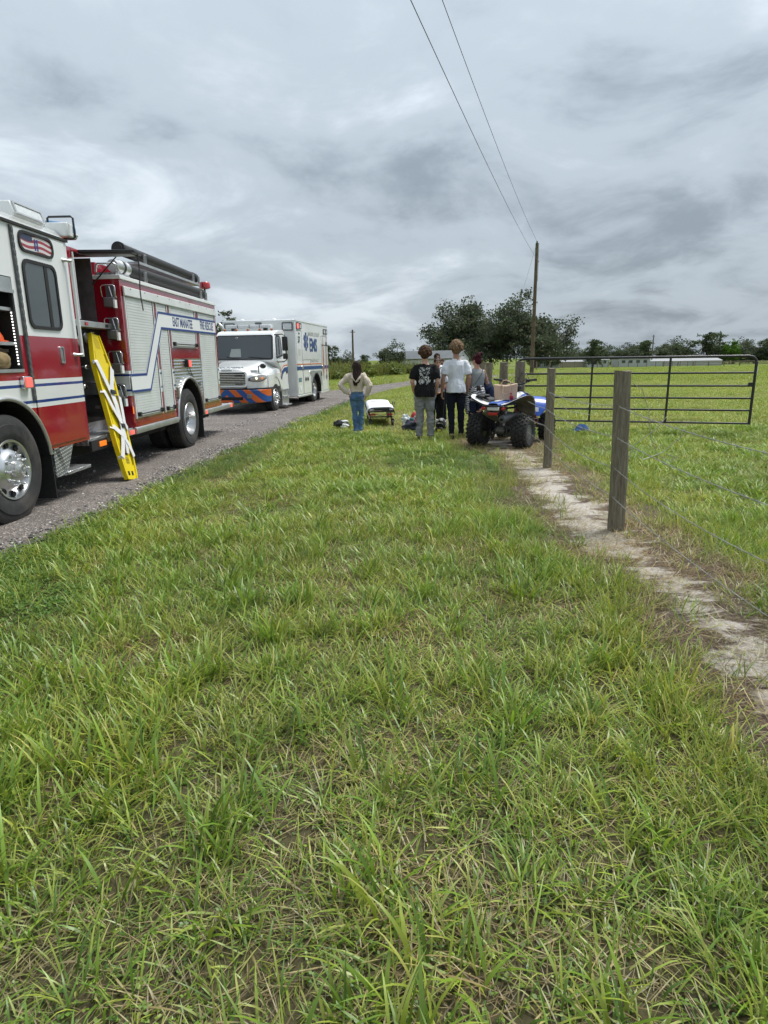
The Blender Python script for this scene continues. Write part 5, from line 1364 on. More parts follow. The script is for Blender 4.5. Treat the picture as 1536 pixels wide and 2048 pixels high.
M_blackpipe = mat('black_gate_paint', (0.014, 0.014, 0.015), 0.45, coat=0.15, dirt=(0.08, 0.07, 0.06), dirt_amt=0.2)

def wood_post(name, x, y, h, r, lean=(0, 0), parent=None, seed=0, square=False):
    q = random.Random(seed * 7 + 3)
    rings = []; N = 16
    for k in range(9):
        z = -0.1 + (h + 0.1) * k / 8
        ring_ = []
        for j in range(N):
            a = 2 * PI * j / N
            rr = r * (1 + 0.06 * math.sin(3 * a + seed + k * 0.5) + 0.05 * q.uniform(-1, 1)) * (1.07 - 0.10 * k / 8 + 0.03 * math.sin(k * 2.1 + seed))
            ring_.append((rr * math.cos(a) + lean[0] * z, rr * math.sin(a) + lean[1] * z, z + (0.005 * math.sin(2 * a + seed) if k == 8 else 0)))
        rings.append(ring_)
    b = MB(); b.v = [v for g_ in rings for v in g_]
    b.f = [(i * N + j, i * N + (j + 1) % N, (i + 1) * N + (j + 1) % N, (i + 1) * N + j) for i in range(8) for j in range(N)] + [tuple(8 * N + j for j in range(N))]
    o = b.build(name, M_wood, parent, smooth=50); o.location = (x, y, gz1(x, y))
    return o
FENCE = empty('barbed_wire_fence', (2.16, 5.64, 0), 0, 'barbed wire fence on round wooden posts beside the sandy path', 'fence')
fp_ = [(1.93, 2.2), (2.17, 5.64), (2.41, 9.09), (2.90, 13.55)]
FR = Vector((2.16, 5.64, 0))
for i, (x, y) in enumerate(fp_[:3]):
    o = wood_post('fence_post', x - FR.x, y - FR.y, 1.47 if i == 1 else 1.44, 0.072 if i == 1 else 0.060, (-0.03 if i == 1 else 0.0, 0.0), FENCE, i)
    o.location = (x - FR.x, y - FR.y, 0)
ZS = [1.15, 0.89, 0.63, 0.36]
for k, z in enumerate(ZS):
    pts = []
    for i in range(3):
        (x0, y0), (x1, y1) = fp_[i], fp_[i + 1]
        za, zb = z + 0.02 * math.sin(i * 2.3 + k), z + 0.02 * math.sin((i + 1) * 2.3 + k)
        if i == 2 and k == 0: continue
        for t in range(12):
            f = t / 12; pts.append((x0 + (x1 - x0) * f - FR.x - 0.07, y0 + (y1 - y0) * f - FR.y, za + (zb - za) * f - 0.05 * 4 * f * (1 - f) * (1.0 if k != 2 else 1.6)))
    b = MB().tube(pts, 0.0028, 5)
    w_ = b.build('wire_strand', M_wire, FENCE)
    b = MB()
    for q_ in range(len(pts) - 1):
        a_, c_ = Vector(pts[q_]), Vector(pts[q_ + 1]); nb = max(1, int((c_ - a_).length / 0.13))
        for t in range(nb):
            P = a_.lerp(c_, (t + 0.5) / nb)
            for d_ in (Vector((0.012, 0.006, 0.012)), Vector((-0.010, 0.008, 0.014))): b.tube([P - d_, P + d_], 0.0016, 3)
    tag(b.build('barbs', M_wire, w_), kind='stuff')
# slack ends of wire
for pts in ([(0.06, 0.0, 1.36), (0.16, 0.02, 1.30), (0.24, 0.05, 1.12), (0.28, 0.05, 0.88), (0.34, 0.02, 0.72), (0.44, -0.02, 0.66), (0.50, -0.04, 0.70), (0.40, -0.05, 0.73)],
            [(0.06, -0.02, 0.80), (0.20, -0.02, 0.68), (0.38, 0.0, 0.74), (0.55, 0.02, 0.88), (0.56, 0.02, 0.90)], [(0.06, -0.01, 0.62), (0.1, 0.0, 0.80), (0.18, 0.02, 0.85), (0.32, 0.02, 0.96), (0.40, 0.03, 1.06)],
            [(0.27, 3.40, 1.38), (0.20, 3.40, 1.33), (0.19, 3.40, 1.15), (0.28, 3.38, 1.0), (0.5, 3.3, 0.84), (0.75, 3.2, 0.80)]):
    MB().tube(pts, 0.0030, 5).build('slack_wire', M_wire, FENCE, smooth=60)
# gate posts and the line of posts beyond
GP = [(2.94, 13.6, 1.51, 0.105, 'thick wooden gate post right behind the tan handbag'), (2.84, 14.9, 1.49, 0.10, 'thick wooden post just left of the black gate end'),
      (3.01, 18.0, 1.46, 0.10, 'nearer of two wooden posts right of the red haired woman'), (3.05, 19.6, 1.46, 0.12, 'stout wooden post directly behind the red haired woman')]
for i, (x, y, h, r, lab) in enumerate(GP):
    tag(wood_post('gate_post', x, y, h, r, seed=20 + i), lab, 'post', 'posts of the gateway')
MB_ = [(3.2, 23.5), (3.45, 28.5), (3.75, 34.0), (4.2, 40.0), (4.7, 47.0), (5.3, 55.0)]
FL = empty('field_fence', (3.2, 23.5, 0), 0, 'row of wooden posts running away beyond the gateway', 'fence')
for i, (x, y) in enumerate(MB_):
    o = wood_post('fence_post', 0, 0, 1.4, 0.065, parent=FL, seed=40 + i); o.location = (x - 3.2, y - 23.5, gz1(x, y))
for z in (1.2, 0.8, 0.4):
    MB().tube([(x - 3.2, y - 23.5, z + gz1(x, y)) for x, y in [(3.03, 19.6)] + MB_], 0.004, 4).build('wire_strand', M_wire, FL)
# loops of wire holding the gate
b = MB().tube([(2.85, 14.78, 1.42), (2.95, 14.3, 1.40), (3.03, 13.75, 1.34), (3.05, 13.55, 1.25), (3.1, 13.5, 1.18), (3.25, 13.6, 1.22)], 0.006, 6)
tag(b.build('gate_chain', M_wire, None, smooth=60), 'slack wire loop tied between the two thick gate posts', 'wire')
tag(MB().tube([(2.84, 13.55, 0.9), (2.86, 13.5, 1.1), (2.95, 13.48, 1.28), (3.06, 13.5, 1.26), (3.12, 13.55, 1.12)], 0.006, 6).build('rubber_tie', M_blk, None, smooth=60), 'black rubber tie looped round the gate post behind the handbag', 'tie')

# --- black pipe gate swung open
G0, G1 = Vector((2.95, 14.05, 0)), Vector((7.36, 12.6, 0))
gd = (G1 - G0); GL = gd.length
GATE = empty('farm_gate', G0, math.atan2(gd.y, gd.x), 'black tubular steel farm gate swung open into the pasture', 'gate')
zt, zb_ = 1.56, 0.22
rails = [zt, 1.24, 0.985, 0.74, 0.50, 0.24]
MB().tube([(0.0, 0, zt - 0.17), (0.02, 0, zt - 0.08), (0.10, 0, zt - 0.015), (0.20, 0, zt), (GL - 0.14, 0, zt), (GL - 0.06, 0, zt - 0.02), (GL - 0.015, 0, zt - 0.07), (GL, 0, zt - 0.14), (GL, 0, 0.22)], 0.027, 10).build('outer_pipe', M_blackpipe, GATE, smooth=60)
MB().tube([(0, 0, zt - 0.17), (0, 0, 0.14)], 0.027, 10).build('hinge_pipe', M_blackpipe, GATE, smooth=60)
for z in rails[1:]: MB().tube([(0.0, 0, z), (GL, 0, z)], 0.020, 8).build('rail', M_blackpipe, GATE, smooth=60)
for f in (0.34, 0.665): MB().box(GL * f - 0.02, GL * f + 0.02, -0.024, 0.024, 0.22, zt).build('upright', M_blackpipe, GATE)
MB().box(GL - 0.10, GL - 0.02, -0.03, 0.03, 0.97, 1.05).build('latch', M_blackpipe, GATE)
MB().box(GL + 0.02, GL + 0.03, -0.03, 0.03, 1.22, 1.36).build('latch_plate', M_whitev, GATE)
# blue cloth by the foot of the gate
q = random.Random(4); b = MB(); grid = []
for i in range(14):
    grid.append([(-0.17 + 0.34 * i / 13 + q.uniform(-.015, .015), -0.10 + 0.2 * j / 8 + q.uniform(-.015, .015), 0.06 + 0.13 * math.sin(PI * i / 13) * math.sin(PI * j / 8) * (0.7 + 0.5 * q.random())) for j in range(9)])
o = b.sheet(grid).build('blue_cloth', mat('blue_cloth_fabric', (0.06, 0.14, 0.36), 0.9, var=0.3, vscale=15), smooth=180); o.location = (4.27, 13.45, 0.0)
tag(o, 'crumpled blue cloth lying at the foot of the black gate', 'cloth')
s_ = o.modifiers.new('t', 'SOLIDIFY'); s_.thickness = 0.01

# --- utility poles
M_pole = mat('pole_wood', (0.125, 0.095, 0.058), 0.9, var=0.35, vscale=2.5, bump=0.5, bscale=15)
def pole(x, y, h, r, label, gear=True):
    o = empty('utility_pole', (x, y, gz1(x, y)), 0, label, 'utility pole')
    MB().tube([(0, 0, -0.2), (0, 0, h * 0.5), (0, 0, h)], [r, r * 0.85, r * 0.68], 12).build('pole_shaft', M_pole, o, smooth=60)
    if gear:
        MB().lathe([(h, r * 0.3), (h + 0.12, r * 0.45), (h + 0.2, r * 0.25), (h + 0.24, 0)], (0, 0, 0), 'z', 10).build('insulator', M_greyc, o, smooth=60)
        MB().tube([(r * 0.8, 0, h - 1.7), (r * 0.8 + 0.12, 0, h - 1.7)], 0.04, 6).build('neutral_bracket', M_greyc, o)
        MB().tube([(r * 0.75, -r * 0.5, h), (r * 0.85, -r * 0.6, h - 3.5)], 0.02, 5).build('ground_wire', M_greyc, o)
    return o
pole(15.2, 65.0, 12.35, 0.21, 'tall wooden utility pole in front of the big oaks')
def far_pole(x, y, h, label):
    o = pole(x, y, h, 0.2, label, False)
    MB().box(-0.45, 0.45, -0.06, 0.06, h - 0.45, h - 0.34).build('cross_arm', M_pole, o)
far_pole(-5.0, 112.0, 7.2, 'distant utility pole left of the round dark tree'); far_pole(84.0, 200.0, 9.4, 'distant utility pole above the middle of the right tree line'); far_pole(115.0, 220.0, 11.0, 'distant utility pole above the bright green tree on the right')
def line(name, pts_end, sag, label):
    a, c_ = Vector(pts_end[0]), Vector(pts_end[1]); k = 40
    b = MB().tube([tuple(a.lerp(c_, i / k) - Vector((0, 0, sag * 4 * (i / k) * (1 - i / k)))) for i in range(k + 1)], 0.011, 5)
    tag(b.build(name, M_blkpaint), label, 'power line')
line('power_line', ((15.2, 65.0, 12.45), (-11.8, -26.0, 12.3)), 1.35, 'upper overhead power line rising from the tall pole top')
line('power_line', ((15.4, 65.0, 10.65), (-11.9, -26.0, 10.5)), 1.25, 'lower overhead power line fixed below the tall pole top')
line('power_line', ((15.2, 65.0, 12.45), (30.0, 150.0, 10.0)), 0.8, 'far overhead line running from the tall pole past the oaks')

# ================================================================== TREES
lm, n, l, p = surf('leaf'); n.remove(p)
at = n.new('ShaderNodeAttribute'); at.attribute_name = 'col'
df = n.new('ShaderNodeBsdfDiffuse'); tr = n.new('ShaderNodeBsdfTranslucent'); l.new(at.outputs['Color'], df.inputs['Color']); l.new(at.outputs['Color'], tr.inputs['Color'])
ms = n.new('ShaderNodeMixShader'); ms.inputs[0].default_value = 0.25; l.new(df.outputs[0], ms.inputs[1]); l.new(tr.outputs[0], ms.inputs[2]); l.new(ms.outputs[0], n['Material Output'].inputs['Surface'])
M_leaf = lm
M_bark = mat('bark', (0.11, 0.095, 0.08), 0.95, var=0.3, vscale=3, bump=0.7, bscale=8)
def tree_meshes(seed, H, W, nclust, leaf, per, pal, trunk_r, open_=0.5, moss=0, flat=0.6, base=0.22, asym=0.0):
    """trunk with limbs (one mesh) and a crown of leaf-sized faces gathered in clumps round the limb ends"""
    q = random.Random(seed); tb = MB(); tips = []
    def limb(p0, d, L, r, depth):
        k = 5; pts = [p0]; dd = d.copy()
        for i in range(k):
            dd = (dd + Vector((q.gauss(0, .16), q.gauss(0, .16), q.gauss(0.02, .12)))).normalized(); pts.append(pts[-1] + dd * L / k)
        tb.tube(pts, [r * (1 - 0.62 * i / k) for i in range(k + 1)], 6 if depth else 9, cap=False)
        if depth >= 3 or L < 0.06 * H:
            tips.append(pts[-1]); tips.append(pts[-2]); return
        for c_ in range(q.randint(2, 3) + (1 if depth == 0 else 0)):
            i = q.randint(2, k); a = q.uniform(0, 2 * PI); s = Vector((math.cos(a), math.sin(a), q.uniform(-0.15, 0.55)))
            limb(pts[i], (dd * 0.6 + s * 0.8).normalized(), L * q.uniform(0.55, 0.8), r * 0.5, depth + 1)
        tips.append(pts[-1])
    h0 = H * base
    tr_top = Vector((q.uniform(-.3, .3), q.uniform(-.3, .3), h0))
    tb.tube([(0, 0, -0.3), (0, 0, h0 * 0.4), tuple(tr_top)], [trunk_r * 1.35, trunk_r, trunk_r * 0.85], 10, cap=False)
    nl = 6
    for i in range(nl):
        a = 2 * PI * i / nl + q.uniform(-.4, .4)
        e_ = q.uniform(0.25, 1.1)
        limb(tr_top, Vector((math.cos(a), math.sin(a), e_)).normalized(), W * 0.33 * q.uniform(0.8, 1.15), trunk_r * 0.6, 0)
    V = np.array([[t.x, t.y, t.z] for t in tips])
    # fit the tips to the crown's size
    rad = np.sqrt((V[:, 0] ** 2 + V[:, 1] ** 2)); k1 = (W * 0.46) / max(rad.max(), 0.1); V[:, :2] *= min(k1, 1.6)
    zz = V[:, 2]; V[:, 2] = h0 * 0.8 + (zz - zz.min()) / (zz.max() - zz.min() + 1e-6) * (H - h0 * 0.8)
    s_ = min(k1, 1.6)
    tb.v = [(x * s_ if z > h0 * 0.9 else x, y * s_ if z > h0 * 0.9 else y, z if z < h0 else h0 * 0.8 + (z - zz.min()) / (zz.max() - zz.min() + 1e-6) * (H - h0 * 0.8) if z > h0 * 1.02 else z) for x, y, z in tb.v]
    vs_, fs_, cs_ = [], [], []
    nr_ = np.random.RandomState(seed)
    cen = V[nr_.randint(0, len(V), nclust)] + nr_.normal(0, 1, (nclust, 3)) * np.array([W * 0.045, W * 0.045, H * 0.035])
    # dome limit
    zr = (cen[:, 2] - h0) / (H - h0); lim = W * 0.5 * np.sqrt(np.clip(1 - np.clip((zr - 0.25) / 0.8, 0, 1) ** 2, 0.05, 1))
    rr = np.sqrt(cen[:, 0] ** 2 + cen[:, 1] ** 2); f = np.minimum(1, lim / np.maximum(rr, 1e-3)); cen[:, 0] *= f; cen[:, 1] *= f
    for c_ in cen:
        col = pal[nr_.randint(len(pal))]; kk = nr_.uniform(0.7, 1.3); cr_ = W * nr_.uniform(0.028, 0.055)
        for j in range(per):
            P = c_ + np.clip(nr_.normal(0, 1, 3), -1.3, 1.3) * np.array([cr_, cr_, cr_ * flat])
            u_ = nr_.normal(0, 1, 3); u_ /= np.linalg.norm(u_); w_ = np.cross(u_, nr_.normal(0, 1, 3)); w_ /= np.linalg.norm(w_) + 1e-6
            s1 = leaf * nr_.uniform(0.6, 1.3); s2 = s1 * 0.55; o = len(vs_)
            vs_ += [tuple(P - u_ * s1), tuple(P + w_ * s2), tuple(P + u_ * s1), tuple(P - w_ * s2)]
            cc = tuple(x * kk * nr_.uniform(0.85, 1.15) for x in col); cs_ += [cc] * 4
            fs_.append((o, o + 1, o + 2, o + 3))
    for m_ in range(moss):
        c_ = cen[nr_.randint(len(cen))]; L = nr_.uniform(0.5, 1.6)
        for j in range(3):
            x, y = c_[0] + nr_.normal(0, .4), c_[1] + nr_.normal(0, .4); o = len(vs_); w_ = nr_.uniform(.07, .16)
            a = nr_.uniform(0, 3.14); dx, dy = w_ * math.cos(a), w_ * math.sin(a)
            vs_ += [(x - dx, y - dy, c_[2]), (x + dx, y + dy, c_[2]), (x + dx * .3, y + dy * .3, c_[2] - L), (x - dx * .3, y - dy * .3, c_[2] - L)]
            g_ = nr_.uniform(.07, .11); cs_ += [(g_, g_ * 1.02, g_ * .88)] * 4; fs_.append((o, o + 1, o + 2, o + 3))
    me = bpy.data.meshes.new('crown'); me.from_pydata(vs_, [], fs_); ca = me.attributes.new('col', 'FLOAT_COLOR', 'POINT'); ca.data.foreach_set('color', [x for c_ in cs_ for x in (*c_, 1)]); me.materials.append(M_leaf); me.update()
    return tb.mesh('trunk', M_bark, 60), me
def tree(name, label, x, y, meshes, sc=1.0, rz=0.0, group=None, sz=1.0):
    o = empty(name, (x, y, gz1(x, y) - 0.1), rz, label, 'tree', group); o.scale = (sc, sc, sc * sz)
    for nm, me in (('trunk', meshes[0]), ('crown', meshes[1])):
        c_ = bpy.data.objects.new(nm, me); COL.objects.link(c_); c_.parent = o
    return o
OAKP = [(0.105, 0.128, 0.078), (0.130, 0.150, 0.094), (0.160, 0.175, 0.115), (0.085, 0.104, 0.066)]
GRP = [(0.095, 0.125, 0.060), (0.115, 0.150, 0.070), (0.080, 0.105, 0.052)]
BRP = [(0.10, 0.20, 0.03), (0.13, 0.24, 0.04), (0.08, 0.16, 0.03)]
tree('live_oak', 'left of the two huge dark oaks, its crown reaching over the barn', 19.0, 152.0, tree_meshes(3, 15.6, 21.5, 860, 0.29, 22, OAKP, 0.75, moss=160, base=0.2), rz=0.4)
tree('live_oak', 'right of the two huge dark oaks, behind the tall utility pole', 35.5, 150.0, tree_meshes(8, 16.8, 21.5, 860, 0.29, 22, OAKP, 0.75, moss=200, base=0.2), rz=1.7)
tree('live_oak', 'smaller dark oak filling the gap between the two huge oaks', 26.8, 158.0, tree_meshes(15, 14.5, 18.0, 620, 0.29, 20, OAKP, 0.6, moss=90, base=0.2), rz=2.6)
tA = tree_meshes(21, 7.0, 9.5, 260, 0.20, 22, OAKP + GRP[:1], 0.32, base=0.16)
tB = tree_meshes(22, 8.0, 8.5, 260, 0.20, 22, GRP + OAKP[:2], 0.30, base=0.16)
tC = tree_meshes(23, 7.0, 7.5, 240, 0.19, 22, BRP, 0.28, base=0.16)
tD = tree_meshes(24, 8.5, 7.0, 200, 0.20, 20, OAKP, 0.28, base=0.3)
tree('round_tree', 'round dark tree standing behind the tall weeds left of the barn', 2.0, 122.0, tA, 0.78, 0.3, sz=1.02)
tree('round_tree', 'full dark tree standing alone right of the huge oaks', 58.5, 178.0, tB, 0.95, 1.0)
tree('low_tree', 'small tree right beside the ambulance rear, furthest left of the three', -10.0, 120.0, tB, 0.62, 0.5, 'small trees right of the ambulance'); tree('low_tree', 'small tree just left of the far left utility pole', -7.2, 122.0, tA, 0.56, 2.0, 'small trees right of the ambulance'); tree('low_tree', 'lowest small tree, right of the far left utility pole', -3.6, 126.0, tB, 0.42, 1.0, 'small trees right of the ambulance')
tree('tall_tree', 'left of two dark treetops showing above the ambulance roof', -15.3, 62.0, tD, 0.72, 0.0, 'treetops above the ambulance'); tree('tall_tree', 'right of two dark treetops showing above the ambulance roof', -13.9, 63.0, tD, 0.73, 2.0, 'treetops above the ambulance')
tree('tall_tree', 'small dark treetop peeping over the ambulance roof', -12.1, 64.0, tD, 0.63, 4.0, 'treetops above the ambulance')
tree('bright_tree', 'bright green leafy tree in the right hand tree line', 116.0, 214.0, tC, 1.12, 0.7)
q = random.Random(9); k_ = 0
X_ = 84.0
LBL = ['tree line tree']
places = ['directly right of the lone dark tree', 'left of the middle distant pole', 'at the middle distant pole', 'right of the middle distant pole']
xs_ = [66, 70, 74.5, 79, 83, 87.5, 91, 95, 99, 103, 106.5, 110.5, 121.5, 125, 129, 133, 137.5, 142, 147, 152, 158, 164]
ORD = ['first', 'second', 'third', 'fourth', 'fifth', 'sixth', 'seventh', 'eighth', 'ninth', 'tenth', 'eleventh', 'twelfth', 'thirteenth', 'fourteenth', 'fifteenth', 'sixteenth', 'seventeenth', 'eighteenth', 'nineteenth', 'twentieth', 'twenty first', 'twenty second']
for i, x in enumerate(xs_):
    y = 224 + q.uniform(-6, 14)
    tree('treeline_tree', '%s dark tree from the left in the far right tree line' % ORD[i], x, y, q.choice([tA, tB, tA, tB]), (1.3 if i in (10, 11) else q.uniform(0.85, 1.05)) * (1.15 if x > 120 else 1) * 1.32, q.uniform(0, 6), 'trees of the far right tree line', sz=0.76)
for i, (x, y) in enumerate(((6, 178), (12, 182), (44, 186), (50, 190))):
    tree('background_tree', ['leftmost dark tree low behind the barn roof', 'dark tree low behind the middle of the barn', 'dark low tree behind the right oak trunk', 'dark low tree right behind the oaks'][i], x, y, tA, 0.75, i * 1.3, 'low trees behind the oaks')

# ================================================================== TALL WEEDS beyond the road
wsrc = [tuft_mesh('t', 300 + i, 26, 0.16, 0.18, 0.34, 0.012, 0.25, 0.5, [(0.10, 0.135, 0.035), (0.13, 0.16, 0.045), (0.17, 0.185, 0.06), (0.075, 0.105, 0.03), (0.20, 0.19, 0.08)], segs=3) for i in range(4)]
wsrc += [weed_mesh('t', 330 + i, 60, 0.17, 0.26, 0.05, [(0.10, 0.145, 0.035), (0.13, 0.17, 0.045), (0.08, 0.12, 0.03)]) for i in range(3)]
WNG = scatter_group('weed_clumps', wsrc)
N = 5200
x = rg.uniform(-26, 12, N); y = rg.uniform(47, 74, N)
edge = np.interp(x, [-26, -8, -3.4, -1.0, 2.8, 8, 12], [40, 43, 47, 54.5, 64, 72, 78])
k = (y > edge + 1.5 * vfbm(x, y, 0.3, 7)) & (y < edge + 13); x, y = x[k], y[k]; N = len(x)
s = rg.uniform(3.0, 5.0, N) * (0.45 + 1.1 * vfbm(x, y, 0.35, 9))
weeds = scatter('tall_weeds', WNG, np.stack([x, y, gz(x, y)], 1), np.where(vfbm(x, y, 0.4, 19) + rg.normal(0, .08, N) > 0.5, rg.randint(4, 7, N), rg.randint(0, 4, N)), np.stack([rg.normal(0, .1, N), rg.normal(0, .1, N), rg.uniform(0, 6.28, N)], 1), np.stack([s, s, s], 1), np.ones((N, 3)))
tag(weeds, 'bank of tall pale green weeds growing beyond the gravel road', 'weeds', kind='stuff')
WF = empty('wire_fence', (-6, 50, 0), 0, 'thin metal posts standing along the front of the tall weeds', 'fence')
for i, x in enumerate((-7.5, -5.6, -2.4, 0.4, 3.2)):
    yy_ = float(np.interp(x, [-26, -8, -3.4, -1.0, 2.8, 8, 12], [40, 43, 47, 54.5, 64, 72, 78])) - 0.3
    o = MB().box(-0.03, 0.03, -0.03, 0.03, 0, 1.35).build('metal_post', M_greyc, WF); o.location = (x + 6, yy_ - 50, gz1(x, yy_))

# ================================================================== BARN AND FAR BUILDINGS
BZ = gz1(11, 130)
BARN = empty('barn', (12.0, 131.0, BZ), R(-27), 'long white barn with grey metal roof beneath the oaks', 'barn')
M_bwhite = mat('barn_white', (0.62, 0.63, 0.62), 0.7, dirt=(0.35, 0.32, 0.27), dirt_amt=0.35, dscale=0.8)
M_roof = mat('metal_roof', (0.115, 0.125, 0.13), 0.6, 0.0, var=0.15, vscale=0.6)
# ridge runs along local x; right gable faces the viewer's right
bl_, bw, eh, rh = 13.5, 7.0, 2.5, 3.95
MB().prism([(-bw / 2, 0), (bw / 2, 0), (bw / 2, eh), (0, rh - 0.08), (-bw / 2, eh)], 'x', -bl_ + 4.8, 4.8).build('walls', M_bwhite, BARN)
rf = MB().prism([(-bw / 2 - 0.35, eh - 0.12), (0, rh), (0, rh + 0.1), (-bw / 2 - 0.4, eh - 0.02)], 'x', -bl_ + 4.4, 5.1); rf.prism([(bw / 2 + 0.35, eh - 0.12), (0, rh), (0, rh + 0.1), (bw / 2 + 0.4, eh - 0.02)], 'x', -bl_ + 4.4, 5.1); rf.build('roof', M_roof, BARN)
MB().prism([(-2.1, rh - 1.6), (-2.0, rh - 1.55), (0, rh + 0.03), (0, rh + 0.12), (-2.2, rh - 1.4)], 'x', 5.1, 5.16)
for i in range(12): MB().box(-bl_ + 4.9 + i * 1.1, -bl_ + 4.96 + i * 1.1, -bw / 2 - 0.43, -bw / 2 - 0.36, eh - 0.06, eh + 0.03).build('roof_rib', M_roof, BARN)
MB().box(4.8, 4.83, -0.9, 0.9, 1.1, 2.3).build('gable_opening', M_dark, BARN)
MB().box(1.7, 3.9, -bw / 2 - 0.02, -bw / 2, 0.9, 1.8).build('side_opening', M_dark, BARN)
MB().box(4.82, 4.84, -0.4, 0.5, 2.95, 3.1).build('gable_vent', M_dark, BARN)
MB().prism([(-bw / 2, 0), (2.5, 0), (2.5, 1.6), (-bw / 2, 1.9)], 'x', 4.85, 7.2).build('lean_to', M_bwhite, BARN)
MB().prism([(-bw / 2 - 0.2, 1.9), (2.7, 1.58), (2.7, 1.68), (-bw / 2 - 0.2, 2.0)], 'x', 4.86, 7.4).build('lean_to_roof', M_roof, BARN)
M_trailer = mat('trailer_white', (0.42, 0.44, 0.44), 0.5, dirt=(0.3, 0.28, 0.25), dirt_amt=0.25, dscale=0.5)
def shed(name, x, y, w, d_, h, label, cat, m=M_trailer, wins=3, roof=True, pitch=0.5):
    o = empty(name, (x, y, gz1(x, y)), 0, label, cat)
    MB().box(-w / 2, w / 2, 0, d_, 0.0, h).build('walls', m, o, bevel=0.05)
    if roof: MB().prism([(-0.2, h), (d_ / 2, h + pitch), (d_ + 0.2, h)], 'x', -w / 2 - 0.2, w / 2 + 0.2).build('roof', mat('pale_roof', (0.30, 0.31, 0.32), 0.6), o)
    for i in range(wins):
        xx = -w / 2 + w * (i + 0.7) / (wins + 0.4)
        f = MB().box(xx - w * 0.05 - 0.06, xx + w * 0.05 + 0.06, -0.05, -0.005, h * 0.48, h * 0.85).build('window', M_greyc, o)
        MB().box(xx - w * 0.05, xx + w * 0.05, -0.07, -0.05, h * 0.52, h * 0.81).build('pane', M_glass, f)
    return o
shed('travel_trailer', 48.5, 190.0, 8.0, 2.4, 2.6, 'white travel trailer with dark windows just right of the utility pole', 'trailer', wins=2, roof=False)
shed('shed', 58.0, 196.0, 7.0, 4.0, 1.7, 'low tan shed right of the white travel trailer', 'shed', mat('tan_wall', (0.30, 0.26, 0.20), 0.8), 0)
shed('white_barn', 65.5, 194.0, 6.5, 5.0, 2.2, 'white shed with grey openings below the lone dark tree', 'shed', wins=3)
shed('stable', 75.5, 192.0, 9.5, 6.0, 2.3, 'white stable with dark windows left of the long white roof', 'stable', wins=4)
shed('long_barn', 93.0, 198.0, 24.0, 8.0, 1.5, 'long low white roofed barn in front of the far tree line', 'barn', wins=0, pitch=0.9)
FF = empty('paddock_fence', (27, 112, gz1(27, 112)), 0, 'line of thin dark posts crossing the far pasture', 'fence')
for i in range(17):
    x = 27 + i * 3.0; y = 112 + i * 2.6
    o = MB().tube([(0, 0, -0.1), (0, 0, 1.45)], 0.085, 6).build('fence_post', M_wood, FF); o.location = (x - 27, y - 112, gz1(x, y) - gz1(27, 112))
RF = empty('rail_fence', (78, 178, gz1(78, 178)), 0, 'weathered board rail fence at the far edge of the pasture', 'fence')
for i in range(22):
    x = 78 + i * 3.6; y = 178 - i * 1.2
    MB().box(x - 78 - 0.1, x - 78 + 0.1, y - 178 - 0.1, y - 178 + 0.1, gz1(x, y) - gz1(78, 178), gz1(x, y) - gz1(78, 178) + 1.35).build('fence_post', M_wood, RF)
for z in (0.55, 1.0, 1.3):
    MB().tube([(i * 3.6, -i * 1.2, z + gz1(78 + i * 3.6, 178 - i * 1.2) - gz1(78, 178)) for i in range(22)], 0.07, 4).build('rail', M_wood, RF)
# ================================================================== QUAD BIKE (x right, y forward, z up)
QD = empty('quad_bike', (2.15, 11.45, 0.0), R(-33), 'blue and white quad bike with knobbly tyres standing in the gateway', 'quad bike')
M_qblue = mat('quad_blue', (0.012, 0.075, 0.42), 0.3, coat=0.3, dirt=(0.25, 0.2, 0.15), dirt_amt=0.12)
M_qwhite = mat('quad_white', (0.72, 0.72, 0.70), 0.35, dirt=(0.35, 0.28, 0.2), dirt_amt=0.3, dscale=6)
M_mud = mat('muddy_plastic', (0.16, 0.145, 0.12), 0.85, var=0.4, vscale=9, dirt=(0.28, 0.24, 0.18), dirt_amt=0.6, dscale=8)
M_eng = mat('engine_grey', (0.11, 0.11, 0.105), 0.5, 0.5, var=0.4, vscale=16, dirt=(0.22, 0.18, 0.13), dirt_amt=0.5, dscale=12)
M_qtyre = mat('quad_rubber', (0.020, 0.020, 0.020), 0.75, var=0.3, vscale=18, dirt=(0.12, 0.10, 0.075), dirt_amt=0.25, dscale=14)
